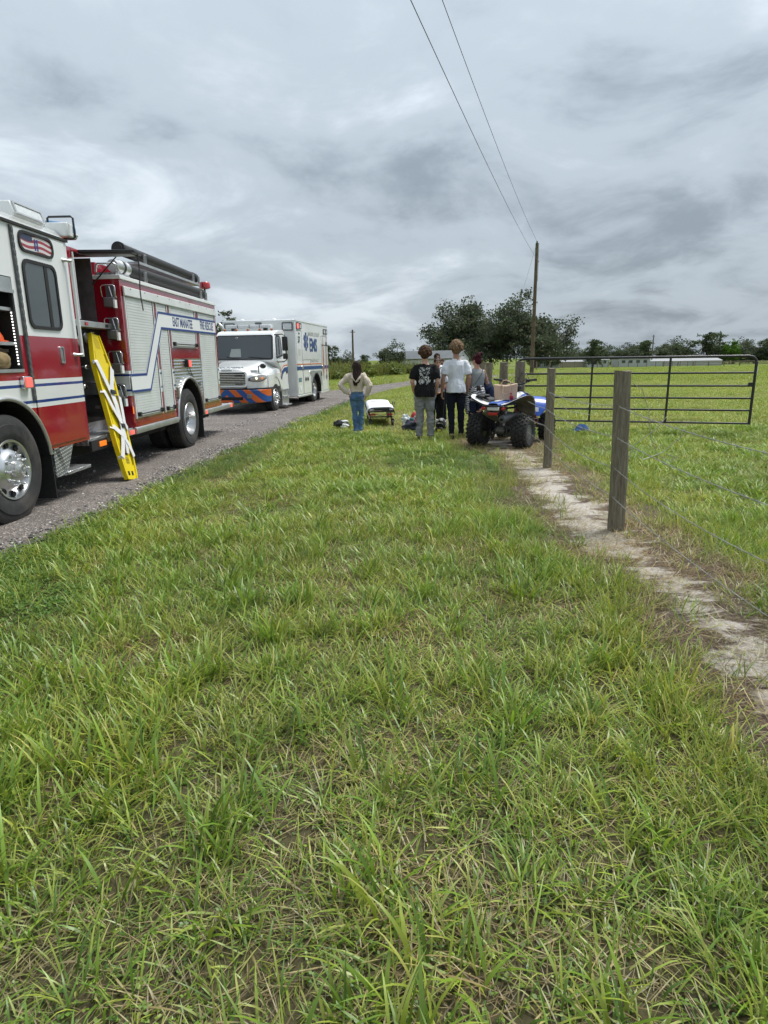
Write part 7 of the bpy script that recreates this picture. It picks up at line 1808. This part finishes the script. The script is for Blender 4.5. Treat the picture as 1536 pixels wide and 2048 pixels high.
def person(spec):
    s = spec['H'] / 1.75; wd = spec.get('width', 1.0)
    J = {k: Vector(v) * s for k, v in {**BASE, **spec.get('J', {})}.items()}
    root = empty('person', (*spec['pos'], gz1(*spec['pos'])), spec['face'], spec['label'], 'person')
    skin = spec.get('skin', SKIN[0]); X = Vector((1, 0, 0)); head_dir = spec.get('look', 0.0)
    spine = [J['pelvis'], J['waist'], J['chest'], J['neck']]
    def frame(i):
        t = (spine[min(i + 1, 3)] - spine[max(i - 1, 0)]).normalized(); r_ = (X - t * X.dot(t)).normalized(); return t, r_, t.cross(r_) * 1.0
    def torso(b, g, lo=0.0, shoulder=True, hem=None, bulk=1.0, up=True):
        t0, r0, f0 = frame(0); t1, r1, f1 = frame(1); t2, r2, f2 = frame(2); t3, r3, f3 = frame(3)
        S = []
        pw, ww, cw = .160 * wd * s * bulk, .140 * wd * s * bulk, .168 * wd * s * bulk
        if hem is None: S.append((J['pelvis'] - t0 * .06 * s, r0, f0, pw * .8 + g, .095 * s * bulk + g))
        elif hem < 1: S.append((J['pelvis'] * (1 - hem) + J['waist'] * hem, r0, f0, (pw * (1 - hem) + ww * hem) + g, .105 * s * bulk + g))
        if hem is None or hem <= 0: S.append((J['pelvis'] + t0 * .02 * s, r0, f0, pw + g, .112 * s * bulk + g))
        S += [(J['waist'], r1, f1, ww + g, .100 * s * bulk + g), (mixv(J['waist'], J['chest'], .55), r1, f1, (ww + cw) / 2 + g, .108 * s * bulk + g), (J['chest'], r2, f2, cw + g, .115 * s * bulk + g), (mixv(J['chest'], J['neck'], .45), r2, f2, cw * 1.0 + g, .105 * s * bulk + g),
              (mixv(J['chest'], J['neck'], .68), r3, f3, cw * .90 + g * .7, .085 * s + g), (mixv(J['chest'], J['neck'], .84), r3, f3, .120 * s + g * .4, .070 * s + g * .7), (mixv(J['chest'], J['neck'], .96), r3, f3, .078 * s + g * .4, .062 * s + g * .6)]
        if up: S.append((J['neck'] + t3 * .01 * s, r3, f3, .062 * s + g * .6, .060 * s + g * .6))
        loft(b, S, 22)
    def armt(b, sd, g, f0=0.0, f1=2.0, bulk=1.0, end=None):
        A, E_, W = J['sh' + sd], J['el' + sd], J['wr' + sd]
        sgn = 1 if sd == 'R' else -1
        inn = (J['neck'] - A) * .45
        P = [A + inn - Vector((0, 0, .035 * s)), A, mixv(A, E_, .35), mixv(A, E_, .7), E_, mixv(E_, W, .3), mixv(E_, W, .7), W]
        rr = [.046, .050, .050, .045, .041, .042, .034, .027]
        par = [-.2, 0, .35, .7, 1, 1.3, 1.7, 2]
        pts, rad = [], []
        for p_, r_, u_ in zip(P, rr, par):
            if u_ <= f1 + 1e-6: pts.append(p_); rad.append(r_ * s * bulk + g)
        if f1 not in par:
            k = [i for i, u_ in enumerate(par) if u_ < f1][-1]; t = (f1 - par[k]) / (par[k + 1] - par[k]); pts.append(mixv(P[k], P[k + 1], t)); rad.append((end or (rr[k] + (rr[k + 1] - rr[k]) * t)) * s * bulk + g)
        rad = [q_ * (.86 if i_ < 2 and bulk > 1.05 else 1) for i_, q_ in enumerate(rad)]
        b.tube(pts, rad, 14)
    def hand(b, sd, curl=0.5):
        E_, W = J['el' + sd], J['wr' + sd]; d_ = Vector(spec.get('hand' + sd, (W - E_))).normalized(); sgn = 1 if sd == 'R' else -1
        side = Vector(spec.get('palm' + sd, (0, 1, 0))); side = (side - d_ * side.dot(d_)).normalized(); nn = d_.cross(side)
        loft(b, [(W - d_ * .02 * s, side, nn, .025 * s, .020 * s), (W + d_ * .035 * s, side, nn, .037 * s, .017 * s), (W + d_ * .085 * s, side, nn, .041 * s, .015 * s), (W + d_ * .098 * s, side, nn, .038 * s, .012 * s)], 12)
        inw = nn if nn.dot(Vector((-sgn, 0.2, 0))) > 0 else -nn
        for i, (o_, L) in enumerate(((.030, .066), (.011, .078), (-.010, .072), (-.029, .056))):
            p0 = W + d_ * .085 * s + side * o_ * s; p1 = p0 + (d_ * math.cos(curl * .5) + inw * math.sin(curl * .5)) * L * .5 * s; p2 = p1 + (d_ * math.cos(curl * 1.5) + inw * math.sin(curl * 1.5)) * L * .55 * s
            b.tube([p0, p1, p2], [.0100 * s, .0092 * s, .0080 * s], 8)
        p0 = W + d_ * .03 * s + side * .034 * s; p1 = p0 + (d_ * .7 + side * .65 + inw * .3).normalized() * .045 * s; b.tube([p0 - side * .012 * s, p1, p1 + (d_ * .9 + inw * .4).normalized() * .035 * s], [.013 * s, .0105 * s, .009 * s], 8)
    def legt(b, sd, g, bulk=1.0, f1=2.0, flare=1.0):
        A, K, N = J['hip' + sd], J['kn' + sd], J['an' + sd]
        P = [A + Vector((0, 0, .04 * s)), mixv(A, K, .2), mixv(A, K, .6), K, mixv(K, N, .3), mixv(K, N, .7), N]
        rr = [.088, .088, .072, .056, .056, .042, .036 * flare]
        b.tube(P, [r_ * s * bulk * wd ** .5 + g for r_ in rr], 14)
    # --- body: one skin
    b = MB(); torso(b, 0.0, hem=None, up=True)
    Hd = J['head']; t3 = (J['neck'] - J['chest']).normalized()
    b.tube([mixv(J['chest'], J['neck'], .8), J['neck'] + (Hd - J['neck']) * .2, J['neck'] + (Hd - J['neck']) * .75], [.064 * s, .056 * s, .058 * s], 14)
    tilt = spec.get('tilt', 0.0)
    HM = Matrix.Translation(Hd) @ Matrix.Rotation(head_dir, 4, 'Z') @ Matrix.Rotation(-tilt, 4, 'X') @ Matrix.Scale(s, 4)
    hb3 = MB(); hb3.ball((0, -.005, .035), (.074, .094, .090), 20, 14); hb3.ball((0, .026, -.030), (.058, .068, .075), 18, 12); hb3.ball((0, .050, -.078), (.034, .036, .026), 12, 8)
    hb3.tube([(0, .088, .012), (0, .108, -.028), (0, .096, -.038)], [.009, .015, .010], 8)
    for e_ in (-1, 1): hb3.ball((e_ * .074, -.004, -.008), (.010, .020, .030), 10, 8); hb3.ball((e_ * .030, .078, .026), (.022, .014, .008), 10, 6)
    hb3.ball((0, .088, -.058), (.022, .012, .008), 10, 6)
    hb3.xf(HM); b.add(hb3.v, hb3.f)
    for sd in 'RL':
        armt(b, sd, 0.0); hand(b, sd, spec.get('curl', 0.6)); legt(b, sd, 0.0, .92)
        A = J['an' + sd]; ft = Vector(spec.get('toe' + sd, (0, 1, 0))).normalized()
        b.tube([A + Vector((0, 0, .01)) - ft * .02 * s, A - ft * .03 * s + Vector((0, 0, -.04 * s)), A + ft * .06 * s + Vector((0, 0, -.05 * s)), A + ft * .13 * s + Vector((0, 0, -.06 * s))], [.036 * s, .036 * s, .034 * s, .022 * s], 10)
    body = remeshed('body', b, skin, root, 0.0085, 3)
    # --- clothes
    c_ = spec['top']
    b = MB(); torso(b, c_.get('g', .014) * s, hem=c_.get('hem'), bulk=c_.get('bulk', 1.0), up=c_.get('collar', False))
    if c_.get('drop'):   # shirt-tails below the hips
        P = J['pelvis']; bk = Vector((0, -.028 * s, 0)); loft(b, [(P + bk - Vector((0, 0, c_['drop'] * s)), X, Vector((0, 1, 0)), .198 * wd * s, .162 * s), (P + bk * .9 + Vector((0, 0, .03 * s)), X, Vector((0, 1, 0)), .190 * wd * s, .150 * s), (J['waist'] + bk * .4, X, Vector((0, 1, 0)), .168 * wd * s, .128 * s), (mixv(J['waist'], J['chest'], .4), X, Vector((0, 1, 0)), .15 * wd * s, .11 * s)], 24)
    for sd in 'RL':
        if c_.get('sleeve', 0) > 0: armt(b, sd, c_.get('sg', .012) * s, f1=c_['sleeve'], bulk=c_.get('sbulk', 1.12), end=c_.get('send'))
    if c_.get('hood'):
        b.tube([J['neck'] + Vector((.09, .03, .0)) * s, J['neck'] + Vector((.125, -.06, -.03)) * s, J['neck'] + Vector((.085, -.145, -.12)) * s, J['neck'] + Vector((0, -.165, -.20)) * s, J['neck'] + Vector((-.085, -.145, -.12)) * s, J['neck'] + Vector((-.125, -.06, -.03)) * s, J['neck'] + Vector((-.09, .03, .0)) * s], [.03 * s, .036 * s, .036 * s, .034 * s, .036 * s, .036 * s, .03 * s], 10)
    remeshed(c_.get('name', 'shirt'), b, c_['mat'], root, 0.010, c_.get('smooth', 4), c_.get('fold', .010), c_.get('fscale', 11.0), 3, (1.1, 1.1, .42))
    c_ = spec['bottom']
    b = MB(); t0, r0, f0 = frame(0)
    loft(b, [(J['pelvis'] - t0 * .10 * s, r0, f0, .14 * wd * s + .01, .105 * s), (J['pelvis'], r0, f0, .165 * wd * s + .012 * s, .122 * s), (mixv(J['pelvis'], J['waist'], .75), r0, f0, .145 * wd * s + .010 * s, .108 * s)], 22)
    b.ball(tuple(J['pelvis'] + Vector((.07 * s, -.055 * s, -.06 * s))), .095 * s, 14, 10); b.ball(tuple(J['pelvis'] + Vector((-.07 * s, -.055 * s, -.06 * s))), .095 * s, 14, 10)
    for sd in 'RL': legt(b, sd, c_.get('g', .012) * s, c_.get('bulk', 1.05), flare=c_.get('flare', 1.2))
    remeshed('trousers', b, c_['mat'], root, 0.011, 4, c_.get('fold', .012), 9.0, 7, (1, 1, 1.5))
    for sd in 'RL':
        A = J['an' + sd]; ft = Vector(spec.get('toe' + sd, (0, 1, 0))).normalized(); b = MB()
        b.tube([A - ft * .05 * s + Vector((0, 0, -.015 * s)), A - ft * .055 * s + Vector((0, 0, -.05 * s)), A + ft * .05 * s + Vector((0, 0, -.048 * s)), A + ft * .13 * s + Vector((0, 0, -.055 * s)), A + ft * .17 * s + Vector((0, 0, -.062 * s))], [.040 * s, .046 * s, .046 * s, .040 * s, .020 * s], 12)
        remeshed('shoe', b, spec['shoe'], root, 0.010, 2)
    # --- hair
    hr = spec['hair']; b = MB(); q = random.Random(hr.get('seed', 1)); k = hr.get('style')
    if k in ('mop', 'curly'):
        b.ball((0, -.018, .052), (.098, .112, .098), 18, 12); b.ball((0, -.045, .01), (.092, .084, .080), 16, 10)
        for i in range(hr.get('n', 70)):
            a = q.uniform(0, 2 * PI); e_ = q.uniform(-.35, 1.5)
            if math.sin(a) > .35 and e_ < .55: continue
            rr_ = hr.get('r', .022) * q.uniform(.7, 1.25); d_ = Vector((math.cos(a) * math.cos(e_) * .092, math.sin(a) * math.cos(e_) * .106 - .015, math.sin(e_) * .094 + .045)); b.ball(tuple(d_ * hr.get('puff', 1.05)), rr_, 8, 6)
    elif k == 'short':
        b.ball((0, -.012, .045), (.079, .098, .088), 18, 12); b.ball((0, -.04, .01), (.077, .068, .07), 16, 10)
    elif k == 'long':
        b.ball((0, -.016, .045), (.094, .108, .096), 18, 12)
        loft(b, [(Vector((0, -.05, .05)), X, Vector((0, 1, 0)), .096, .08), (Vector((0, -.075, -.08)), X, Vector((0, 1, 0)), .112, .070), (Vector((-.02, -.125, -.22)), X, Vector((0, 1, 0)), .124, .055), (Vector((-.05, -.160, -.34)), X, Vector((0, 1, 0)), .098, .040), (Vector((-.08, -.16, -.44)), X, Vector((0, 1, 0)), .045, .024)], 18)
        for e_ in (-1, 1): b.tube([(e_ * .075, .02, .06), (e_ * .088, .0, -.05), (e_ * .082, -.04, -.16)], [.026, .024, .02], 10)
    elif k == 'back':
        b.ball((0, -.020, .046), (.080, .096, .088), 18, 12); b.ball((0, -.05, .0), (.076, .066, .08), 16, 10); b.tube([(0.03, -.06, -.05), (0.085, -.03, -.12), (0.10, .05, -.24), (.10, .07, -.34)], [.03, .026, .022, .012], 10)
    elif k == 'bun':
        b.ball((0, -.016, .046), (.086, .102, .092), 18, 12); b.ball((0, -.06, .0), (.080, .07, .085), 16, 10)
        for i in range(16): b.ball((q.uniform(-.05, .05), -.065 + q.uniform(-.04, .04), .11 + q.uniform(-.05, .055)), q.uniform(.028, .042), 8, 6)
    b.xf(HM); remeshed('hair', b, hr['mat'], root, 0.0085, 1, .009, 34.0, 2, (1, 1, .35))
    # --- eyes and mouth
    if spec.get('face_visible'):
        for e_ in (-1, 1):
            b = MB().ball((e_ * .031, .0865, .012), (.0135, .007, .0065), 10, 8); b.xf(HM); ey = b.build('eye', mat('eye_white', (0.5, 0.48, 0.46), 0.3), root, smooth=180)
            b = MB().ball((e_ * .031, .0915, .012), (.0065, .004, .0065), 8, 6); b.xf(HM); b.build('iris', mat('iris_dark', (0.02, 0.015, 0.012), 0.2), ey, smooth=180)
            b = MB().tube([(e_ * .016, .096, .033), (e_ * .032, .0945, .039), (e_ * .048, .084, .033)], [.003, .0045, .0025], 6); b.xf(HM); b.build('eyebrow', mat('brow', (0.06, 0.035, 0.025), 0.8), root, smooth=180)
        b = MB().ball((0, .0985, -.059), (.024, .006, .0075), 12, 6); b.xf(HM); b.build('lips', mat('lips', (0.36, 0.11, 0.10), 0.5), root, smooth=180)
    return root, J, HM, s
def cloth(name, col, var=0.10, **k): return mat(name, col, 0.9, var=var, vscale=7, bump=0.25, bscale=90, spec=0.2, **k)
def hairm(name, c1, c2):
    if name in _MATS: return _MATS[name]
    m = mat(name, c1, 0.75, spec=0.15); nt = m.node_tree; n, l = nt.nodes, nt.links; t = n.new('ShaderNodeTexCoord'); mp = n.new('ShaderNodeMapping'); mp.inputs['Scale'].default_value = (60, 60, 8); l.new(t.outputs['Object'], mp.inputs[0])
    l.new(nramp(n, l, nnoise(n, l, mp.outputs[0], 1.0, 4, 0.6, 0.5), [(0.35, c1), (0.65, c2)]), n['Principled BSDF'].inputs['Base Color']); return m
M_jean = mat('blue_denim', (0.085, 0.165, 0.30), 0.9, var=0.28, vscale=5, bump=0.3, bscale=120, spec=0.2, dirt=(0.22, 0.32, 0.46), dirt_amt=0.5, dscale=3.5)
M_navyt = cloth('navy_trouser', (0.012, 0.014, 0.024)); M_blackt = cloth('black_legging', (0.010, 0.010, 0.011))
M_wshoe = mat('white_shoe', (0.60, 0.60, 0.58), 0.6); M_bshoe = mat('black_shoe', (0.015, 0.015, 0.016), 0.6)
# 1 woman in cream hoodie
person(dict(H=1.56, pos=(-0.55, 13.85), face=R(-6), label='woman in cream cropped hoodie and blue jeans, seen from behind, hands on hips', width=.95, skin=SKIN[0], look=R(25), tilt=-.05,
    J=dict(elL=(-.40, -.10, 1.20), wrL=(-.20, -.10, .98), elR=(.33, -.12, 1.16), wrR=(.23, -.11, .92), shL=(-.17, 0, 1.41), shR=(.17, 0, 1.41), anR=(.06, -.02, .085), knR=(.09, .03, .50), hipR=(.085, 0, .92), anL=(-.035, -.10, .085), knL=(-.065, -.02, .50)),
    handL=(.6, .3, -.5), handR=(-.3, .4, -.8),
    top=dict(name='hoodie', mat=cloth('cream_fleece', (0.60, 0.52, 0.42)), g=.030, hem=.55, sleeve=2.0, sg=.022, sbulk=1.25, hood=True, fold=.024, fscale=9, collar=True), bottom=dict(mat=M_jean, bulk=1.02, flare=1.5), shoe=M_wshoe,
    hair=dict(style='long', mat=hairm('dark_brown_hair', (0.018, 0.012, 0.011), (0.05, 0.032, 0.027)))))
# 2 boy in black printed T-shirt
tm_ = mat('black_tee_print', (0.012, 0.012, 0.013), 0.9, spec=0.2); nt = tm_.node_tree; n, l = nt.nodes, nt.links; tcn = n.new('ShaderNodeTexCoord'); sx_ = n.new('ShaderNodeSeparateXYZ'); l.new(tcn.outputs['Object'], sx_.inputs[0])
def fm3(op, a, b_=0.0, c2=None):
    q_ = n.new('ShaderNodeMath'); q_.operation = op
    for i, v in enumerate((a, b_, c2)):
        if v is None: continue
        if isinstance(v, (int, float)): q_.inputs[i].default_value = v
        else: l.new(v, q_.inputs[i])
    return q_.outputs[0]
zn_ = fm3('ADD', sx_.outputs['Z'], fm3('MULTIPLY', fm3('SUBTRACT', nnoise(n, l, tcn.outputs['Object'], 12, 3, 0.6), 0.5), 0.22))
reg_ = fm3('MULTIPLY', fm3('MULTIPLY', fm3('LESS_THAN', fm3('ADD', fm3('ABSOLUTE', fm3('ADD', sx_.outputs['X'], 0.005)), fm3('MULTIPLY', nnoise(n, l, tcn.outputs['Object'], 9, 3, 0.6), 0.16)), 0.185), fm3('LESS_THAN', sx_.outputs['Y'], -0.03)), fm3('MULTIPLY', fm3('GREATER_THAN', zn_, 1.12), fm3('LESS_THAN', zn_, 1.41)))
vo = n.new('ShaderNodeTexVoronoi'); vo.inputs['Scale'].default_value = 9; vo.feature = 'DISTANCE_TO_EDGE'; l.new(tcn.outputs['Object'], vo.inputs['Vector'])
blot = fm3('MULTIPLY', fm3('GREATER_THAN', nnoise(n, l, tcn.outputs['Object'], 13, 5, 0.65, 3.0), 0.50), fm3('GREATER_THAN', vo.outputs['Distance'], 0.05))
l.new(nmix(n, l, fm3('MULTIPLY', reg_, blot), (0.012, 0.012, 0.013), (0.66, 0.67, 0.67)), n['Principled BSDF'].inputs['Base Color'])
person(dict(H=1.79, pos=(0.845, 12.62), face=R(-4), label='boy in black T-shirt with white back print and grey sweatpants', width=1.02, skin=SKIN[0],
    J=dict(elR=(.245, -.05, 1.13), wrR=(.215, .05, .90), elL=(-.245, -.06, 1.13), wrL=(-.205, .05, .91), anR=(.115, -.03, .085), anL=(-.105, -.02, .085)),
    top=dict(name='t_shirt', mat=tm_, g=.022, hem=.3, sleeve=.82, sg=.022, sbulk=1.25, drop=.10, fold=.019), bottom=dict(mat=cloth('grey_sweat', (0.24, 0.245, 0.25), .15), bulk=1.16, flare=1.45, fold=.022), shoe=M_bshoe,
    hair=dict(style='mop', n=170, r=.030, puff=1.16, mat=hairm('brown_hair', (0.034, 0.018, 0.011), (0.115, 0.064, 0.036)))))
# 3 tall boy in white polo
person(dict(H=1.88, pos=(1.485, 12.85), face=R(2), label='tall boy in white polo shirt and navy trousers, seen from behind', width=.90, skin=SKIN[1],
    J=dict(elR=(.245, -.04, 1.13), wrR=(.235, .04, .90), elL=(-.25, -.05, 1.13), wrL=(-.255, .02, .87), anR=(.115, .04, .085), anL=(-.075, -.06, .085), knL=(-.085, .01, .5)),
    top=dict(name='polo_shirt', mat=cloth('white_cotton', (0.70, 0.72, 0.76), .05), g=.022, hem=.3, sleeve=.78, sg=.020, sbulk=1.22, drop=.09, collar=True, fold=.019), bottom=dict(mat=M_navyt, bulk=1.04, flare=1.15), shoe=M_bshoe,
    hair=dict(style='curly', n=240, r=.026, puff=1.24, mat=hairm('light_brown_curls', (0.085, 0.050, 0.026), (0.27, 0.18, 0.105)))))
# 4 woman with sunglasses on her head, facing the camera
r4, J4, HM4, s4 = person(dict(H=1.60, pos=(1.225, 14.2), face=R(176), label='woman facing the camera in white T-shirt with sunglasses on her head', width=.95, skin=SKIN[1], look=R(18), face_visible=True,
    J=dict(elR=(.235, .02, 1.14), wrR=(.07, .19, .97), elL=(-.235, .02, 1.14), wrL=(-.05, .20, .94), anR=(.10, -.03, .085), anL=(-.10, .0, .085)), handR=(-.7, .3, -.4), handL=(.7, .3, -.3),
    top=dict(name='t_shirt', mat=cloth('white_cotton', (0.70, 0.72, 0.76), .05), g=.018, hem=-.02, sleeve=.85, sg=.018, sbulk=1.2, fold=.012), bottom=dict(mat=M_blackt, bulk=1.0, flare=1.05, fold=.005), shoe=M_wshoe,
    hair=dict(style='back', mat=hairm('black_hair', (0.012, 0.009, 0.008), (0.04, 0.026, 0.02)))))
b = MB()
for e_ in (-1, 1): b.prism(rrect(e_ * .036 - .030, e_ * .036 + .030, -.022, .022, .016), 'y', -.004, .004)
b.tube([(-.012, 0, .006), (.012, 0, .006)], .004, 6); b.tube([(.064, 0, .01), (.085, -.06, .0)], .003, 6); b.tube([(-.064, 0, .01), (-.085, -.06, .0)], .003, 6)
b.xf(HM4 @ Matrix.Translation((0, .072, .095)) @ Matrix.Rotation(R(50), 4, 'X')); o = b.build('sunglasses', mat('sunglass_lens', (0.03, 0.022, 0.018), 0.6, spec=0.2), None)
o.location = r4.location; o.rotation_euler = r4.rotation_euler; tag(o, 'sunglasses pushed up on the head of the woman facing the camera', 'sunglasses')
xb = empty('crossbody_bag', r4.location, r4.rotation_euler.z, 'black crossbody bag worn over a white T-shirt by the woman facing the camera', 'bag')
o = soft('bag_body', M_blk, [(-.12, .15, .105, .175, -.07, .07)], 3, xb); o.location = (0.01, -.0, 1.02); o.rotation_euler = (0, R(-14), 0)
MB().tube([(.12, .13, 1.02), (.14, .12, 1.15), (.06, .14, 1.28), (-.04, .12, 1.36), (-.09, .04, 1.41), (-.06, -.08, 1.38), (.04, -.14, 1.25), (.14, -.11, 1.08), (.17, .02, .98), (.14, .11, .98)], [(.012, .003)] * 10, 6).build('bag_strap', M_blk, xb, smooth=60)
# 5 man with short dark hair, behind
person(dict(H=1.73, pos=(1.31, 15.6), face=R(200), label='man with short dark hair and white shirt looking down behind the group', width=1.05, skin=SKIN[1], look=R(-20), tilt=.55, face_visible=False,
    J=dict(head=(0, .06, 1.61), elR=(.25, .04, 1.14), wrR=(.14, .22, 1.05), elL=(-.25, .04, 1.14), wrL=(-.12, .22, 1.03)),
    top=dict(name='shirt', mat=cloth('white_cotton', (0.70, 0.72, 0.76), .05), g=.02, hem=-.1, sleeve=.85, sg=.02, sbulk=1.2, collar=True), bottom=dict(mat=M_navyt, bulk=1.05), shoe=M_bshoe, hair=dict(style='short', mat=hairm('black_hair', (0.012, 0.009, 0.008), (0.04, 0.026, 0.02)))))
# 6 person in pink
person(dict(H=1.52, pos=(1.50, 16.2), face=R(150), label='person in bright pink top standing at the back of the group', width=.95, skin=SKIN[1], look=R(30), tilt=.3,
    J=dict(elR=(.23, .04, 1.14), wrR=(.12, .2, 1.0), elL=(-.23, .04, 1.14), wrL=(-.12, .2, 1.0)),
    top=dict(name='top', mat=cloth('pink_cotton', (0.72, 0.055, 0.25)), g=.018, hem=-.1, sleeve=.85, sg=.02, sbulk=1.2), bottom=dict(mat=M_navyt), shoe=M_wshoe, hair=dict(style='bun', seed=4, mat=hairm('mid_brown_hair', (0.06, 0.033, 0.022), (0.16, 0.10, 0.07)))))
# 7 woman with dark red hair, tattooed arms
tat = mat('tattooed_skin', (0.40, 0.21, 0.145), 0.55); nt = tat.node_tree; n, l = nt.nodes, nt.links; tcn = n.new('ShaderNodeTexCoord'); sx_ = n.new('ShaderNodeSeparateXYZ'); l.new(tcn.outputs['Object'], sx_.inputs[0])
msk = fm3('MULTIPLY', fm3('GREATER_THAN', fm3('ABSOLUTE', sx_.outputs['X']), 0.155), fm3('GREATER_THAN', nnoise(n, l, tcn.outputs['Object'], 24, 5, 0.65, 1.5), 0.50))
l.new(nmix(n, l, fm3('MULTIPLY', msk, 0.75), (0.42, 0.225, 0.155), (0.075, 0.075, 0.085)), n['Principled BSDF'].inputs['Base Color'])
r7, J7, HM7, s7 = person(dict(H=1.66, pos=(1.92, 13.0), face=R(22), label='woman with dark red pinned up hair, grey tank top and tattooed arms', width=1.02, skin=tat, look=R(18),
    J=dict(elL=(-.245, .0, 1.12), wrL=(-.16, .20, 1.0), elR=(.26, -.03, 1.13), wrR=(.22, .12, .93)),
    top=dict(name='tank_top', mat=cloth('grey_marl', (0.27, 0.285, 0.28), .15), g=.012, hem=-.05, sleeve=0, fold=.007), bottom=dict(mat=cloth('dark_denim', (0.014, 0.020, 0.045)), bulk=1.05, flare=1.2), shoe=M_bshoe,
    hair=dict(style='bun', seed=2, mat=hairm('dark_red_hair', (0.016, 0.005, 0.007), (0.075, 0.010, 0.018)))))
zb = mat('zebra_knit', (0.4, 0.4, 0.4), 0.9); nt = zb.node_tree; n, l = nt.nodes, nt.links; tcn = n.new('ShaderNodeTexCoord'); wv = n.new('ShaderNodeTexWave'); wv.bands_direction = 'Z'; wv.inputs['Scale'].default_value = 8; wv.inputs['Distortion'].default_value = 12; wv.inputs['Detail'].default_value = 3; l.new(tcn.outputs['Object'], wv.inputs['Vector'])
l.new(nramp(n, l, wv.outputs['Fac'], [(0.42, (0.02, 0.02, 0.022)), (0.55, (0.55, 0.55, 0.55))]), n['Principled BSDF'].inputs['Base Color'])
zj = empty('tied_jacket', r7.location, r7.rotation_euler.z, 'black and white patterned jacket tied round the waist of the red haired woman', 'jacket')
b = MB(); Y_ = Vector((0, 1, 0)); X_ = Vector((1, 0, 0))
loft(b, [(Vector((0, 0, .74)), X_, Y_, .165, .13), (Vector((0, -.01, .86)), X_, Y_, .190, .150), (Vector((0, -.01, .95)), X_, Y_, .180, .142), (Vector((0, 0, 1.02)), X_, Y_, .158, .122), (Vector((0, 0, 1.05)), X_, Y_, .145, .11)], 22)
b.tube([(-.15, .05, .98), (-.20, .03, .80), (-.21, .0, .62), (-.20, -.02, .48)], [(.05, .07), (.05, .08), (.045, .065), (.02, .02)], 12)
remeshed('jacket_body', b, zb, zj, 0.011, 3, .016, 12, 5)
MB().tube([(.10, -.08, 1.37), (.05, -.115, 1.28), (-.04, -.125, 1.16), (-.10, -.11, 1.08)], [(.006, .004)] * 4, 6).build('bra_strap', M_blkpaint, r7)
# 8 person in navy bending down
person(dict(H=1.75, pos=(2.18, 13.35), face=R(150), label='person in navy T-shirt bent over behind the tan handbag', width=1.08, skin=SKIN[0], tilt=.9,
    J=dict(pelvis=(0, -.18, .80), waist=(0, -.04, .90), chest=(0, .14, 1.0), neck=(0, .32, 1.0), head=(0, .46, .93), shR=(.19, .24, .98), elR=(.26, .34, .72), wrR=(.16, .48, .56), shL=(-.19, .24, .98), elL=(-.28, .30, .72), wrL=(-.12, .46, .58), hipR=(.10, -.18, .78), hipL=(-.10, -.18, .78), knR=(.16, .08, .46), knL=(-.16, .08, .46), anR=(.15, -.12, .085), anL=(-.15, -.12, .085)),
    top=dict(name='t_shirt', mat=cloth('navy_cotton', (0.016, 0.024, 0.055)), g=.022, hem=-.1, sleeve=.85, sg=.022, sbulk=1.25), bottom=dict(mat=M_navyt, bulk=1.1), shoe=M_bshoe, hair=dict(style='short', mat=hairm('black_hair', (0.012, 0.009, 0.008), (0.04, 0.026, 0.02)))))
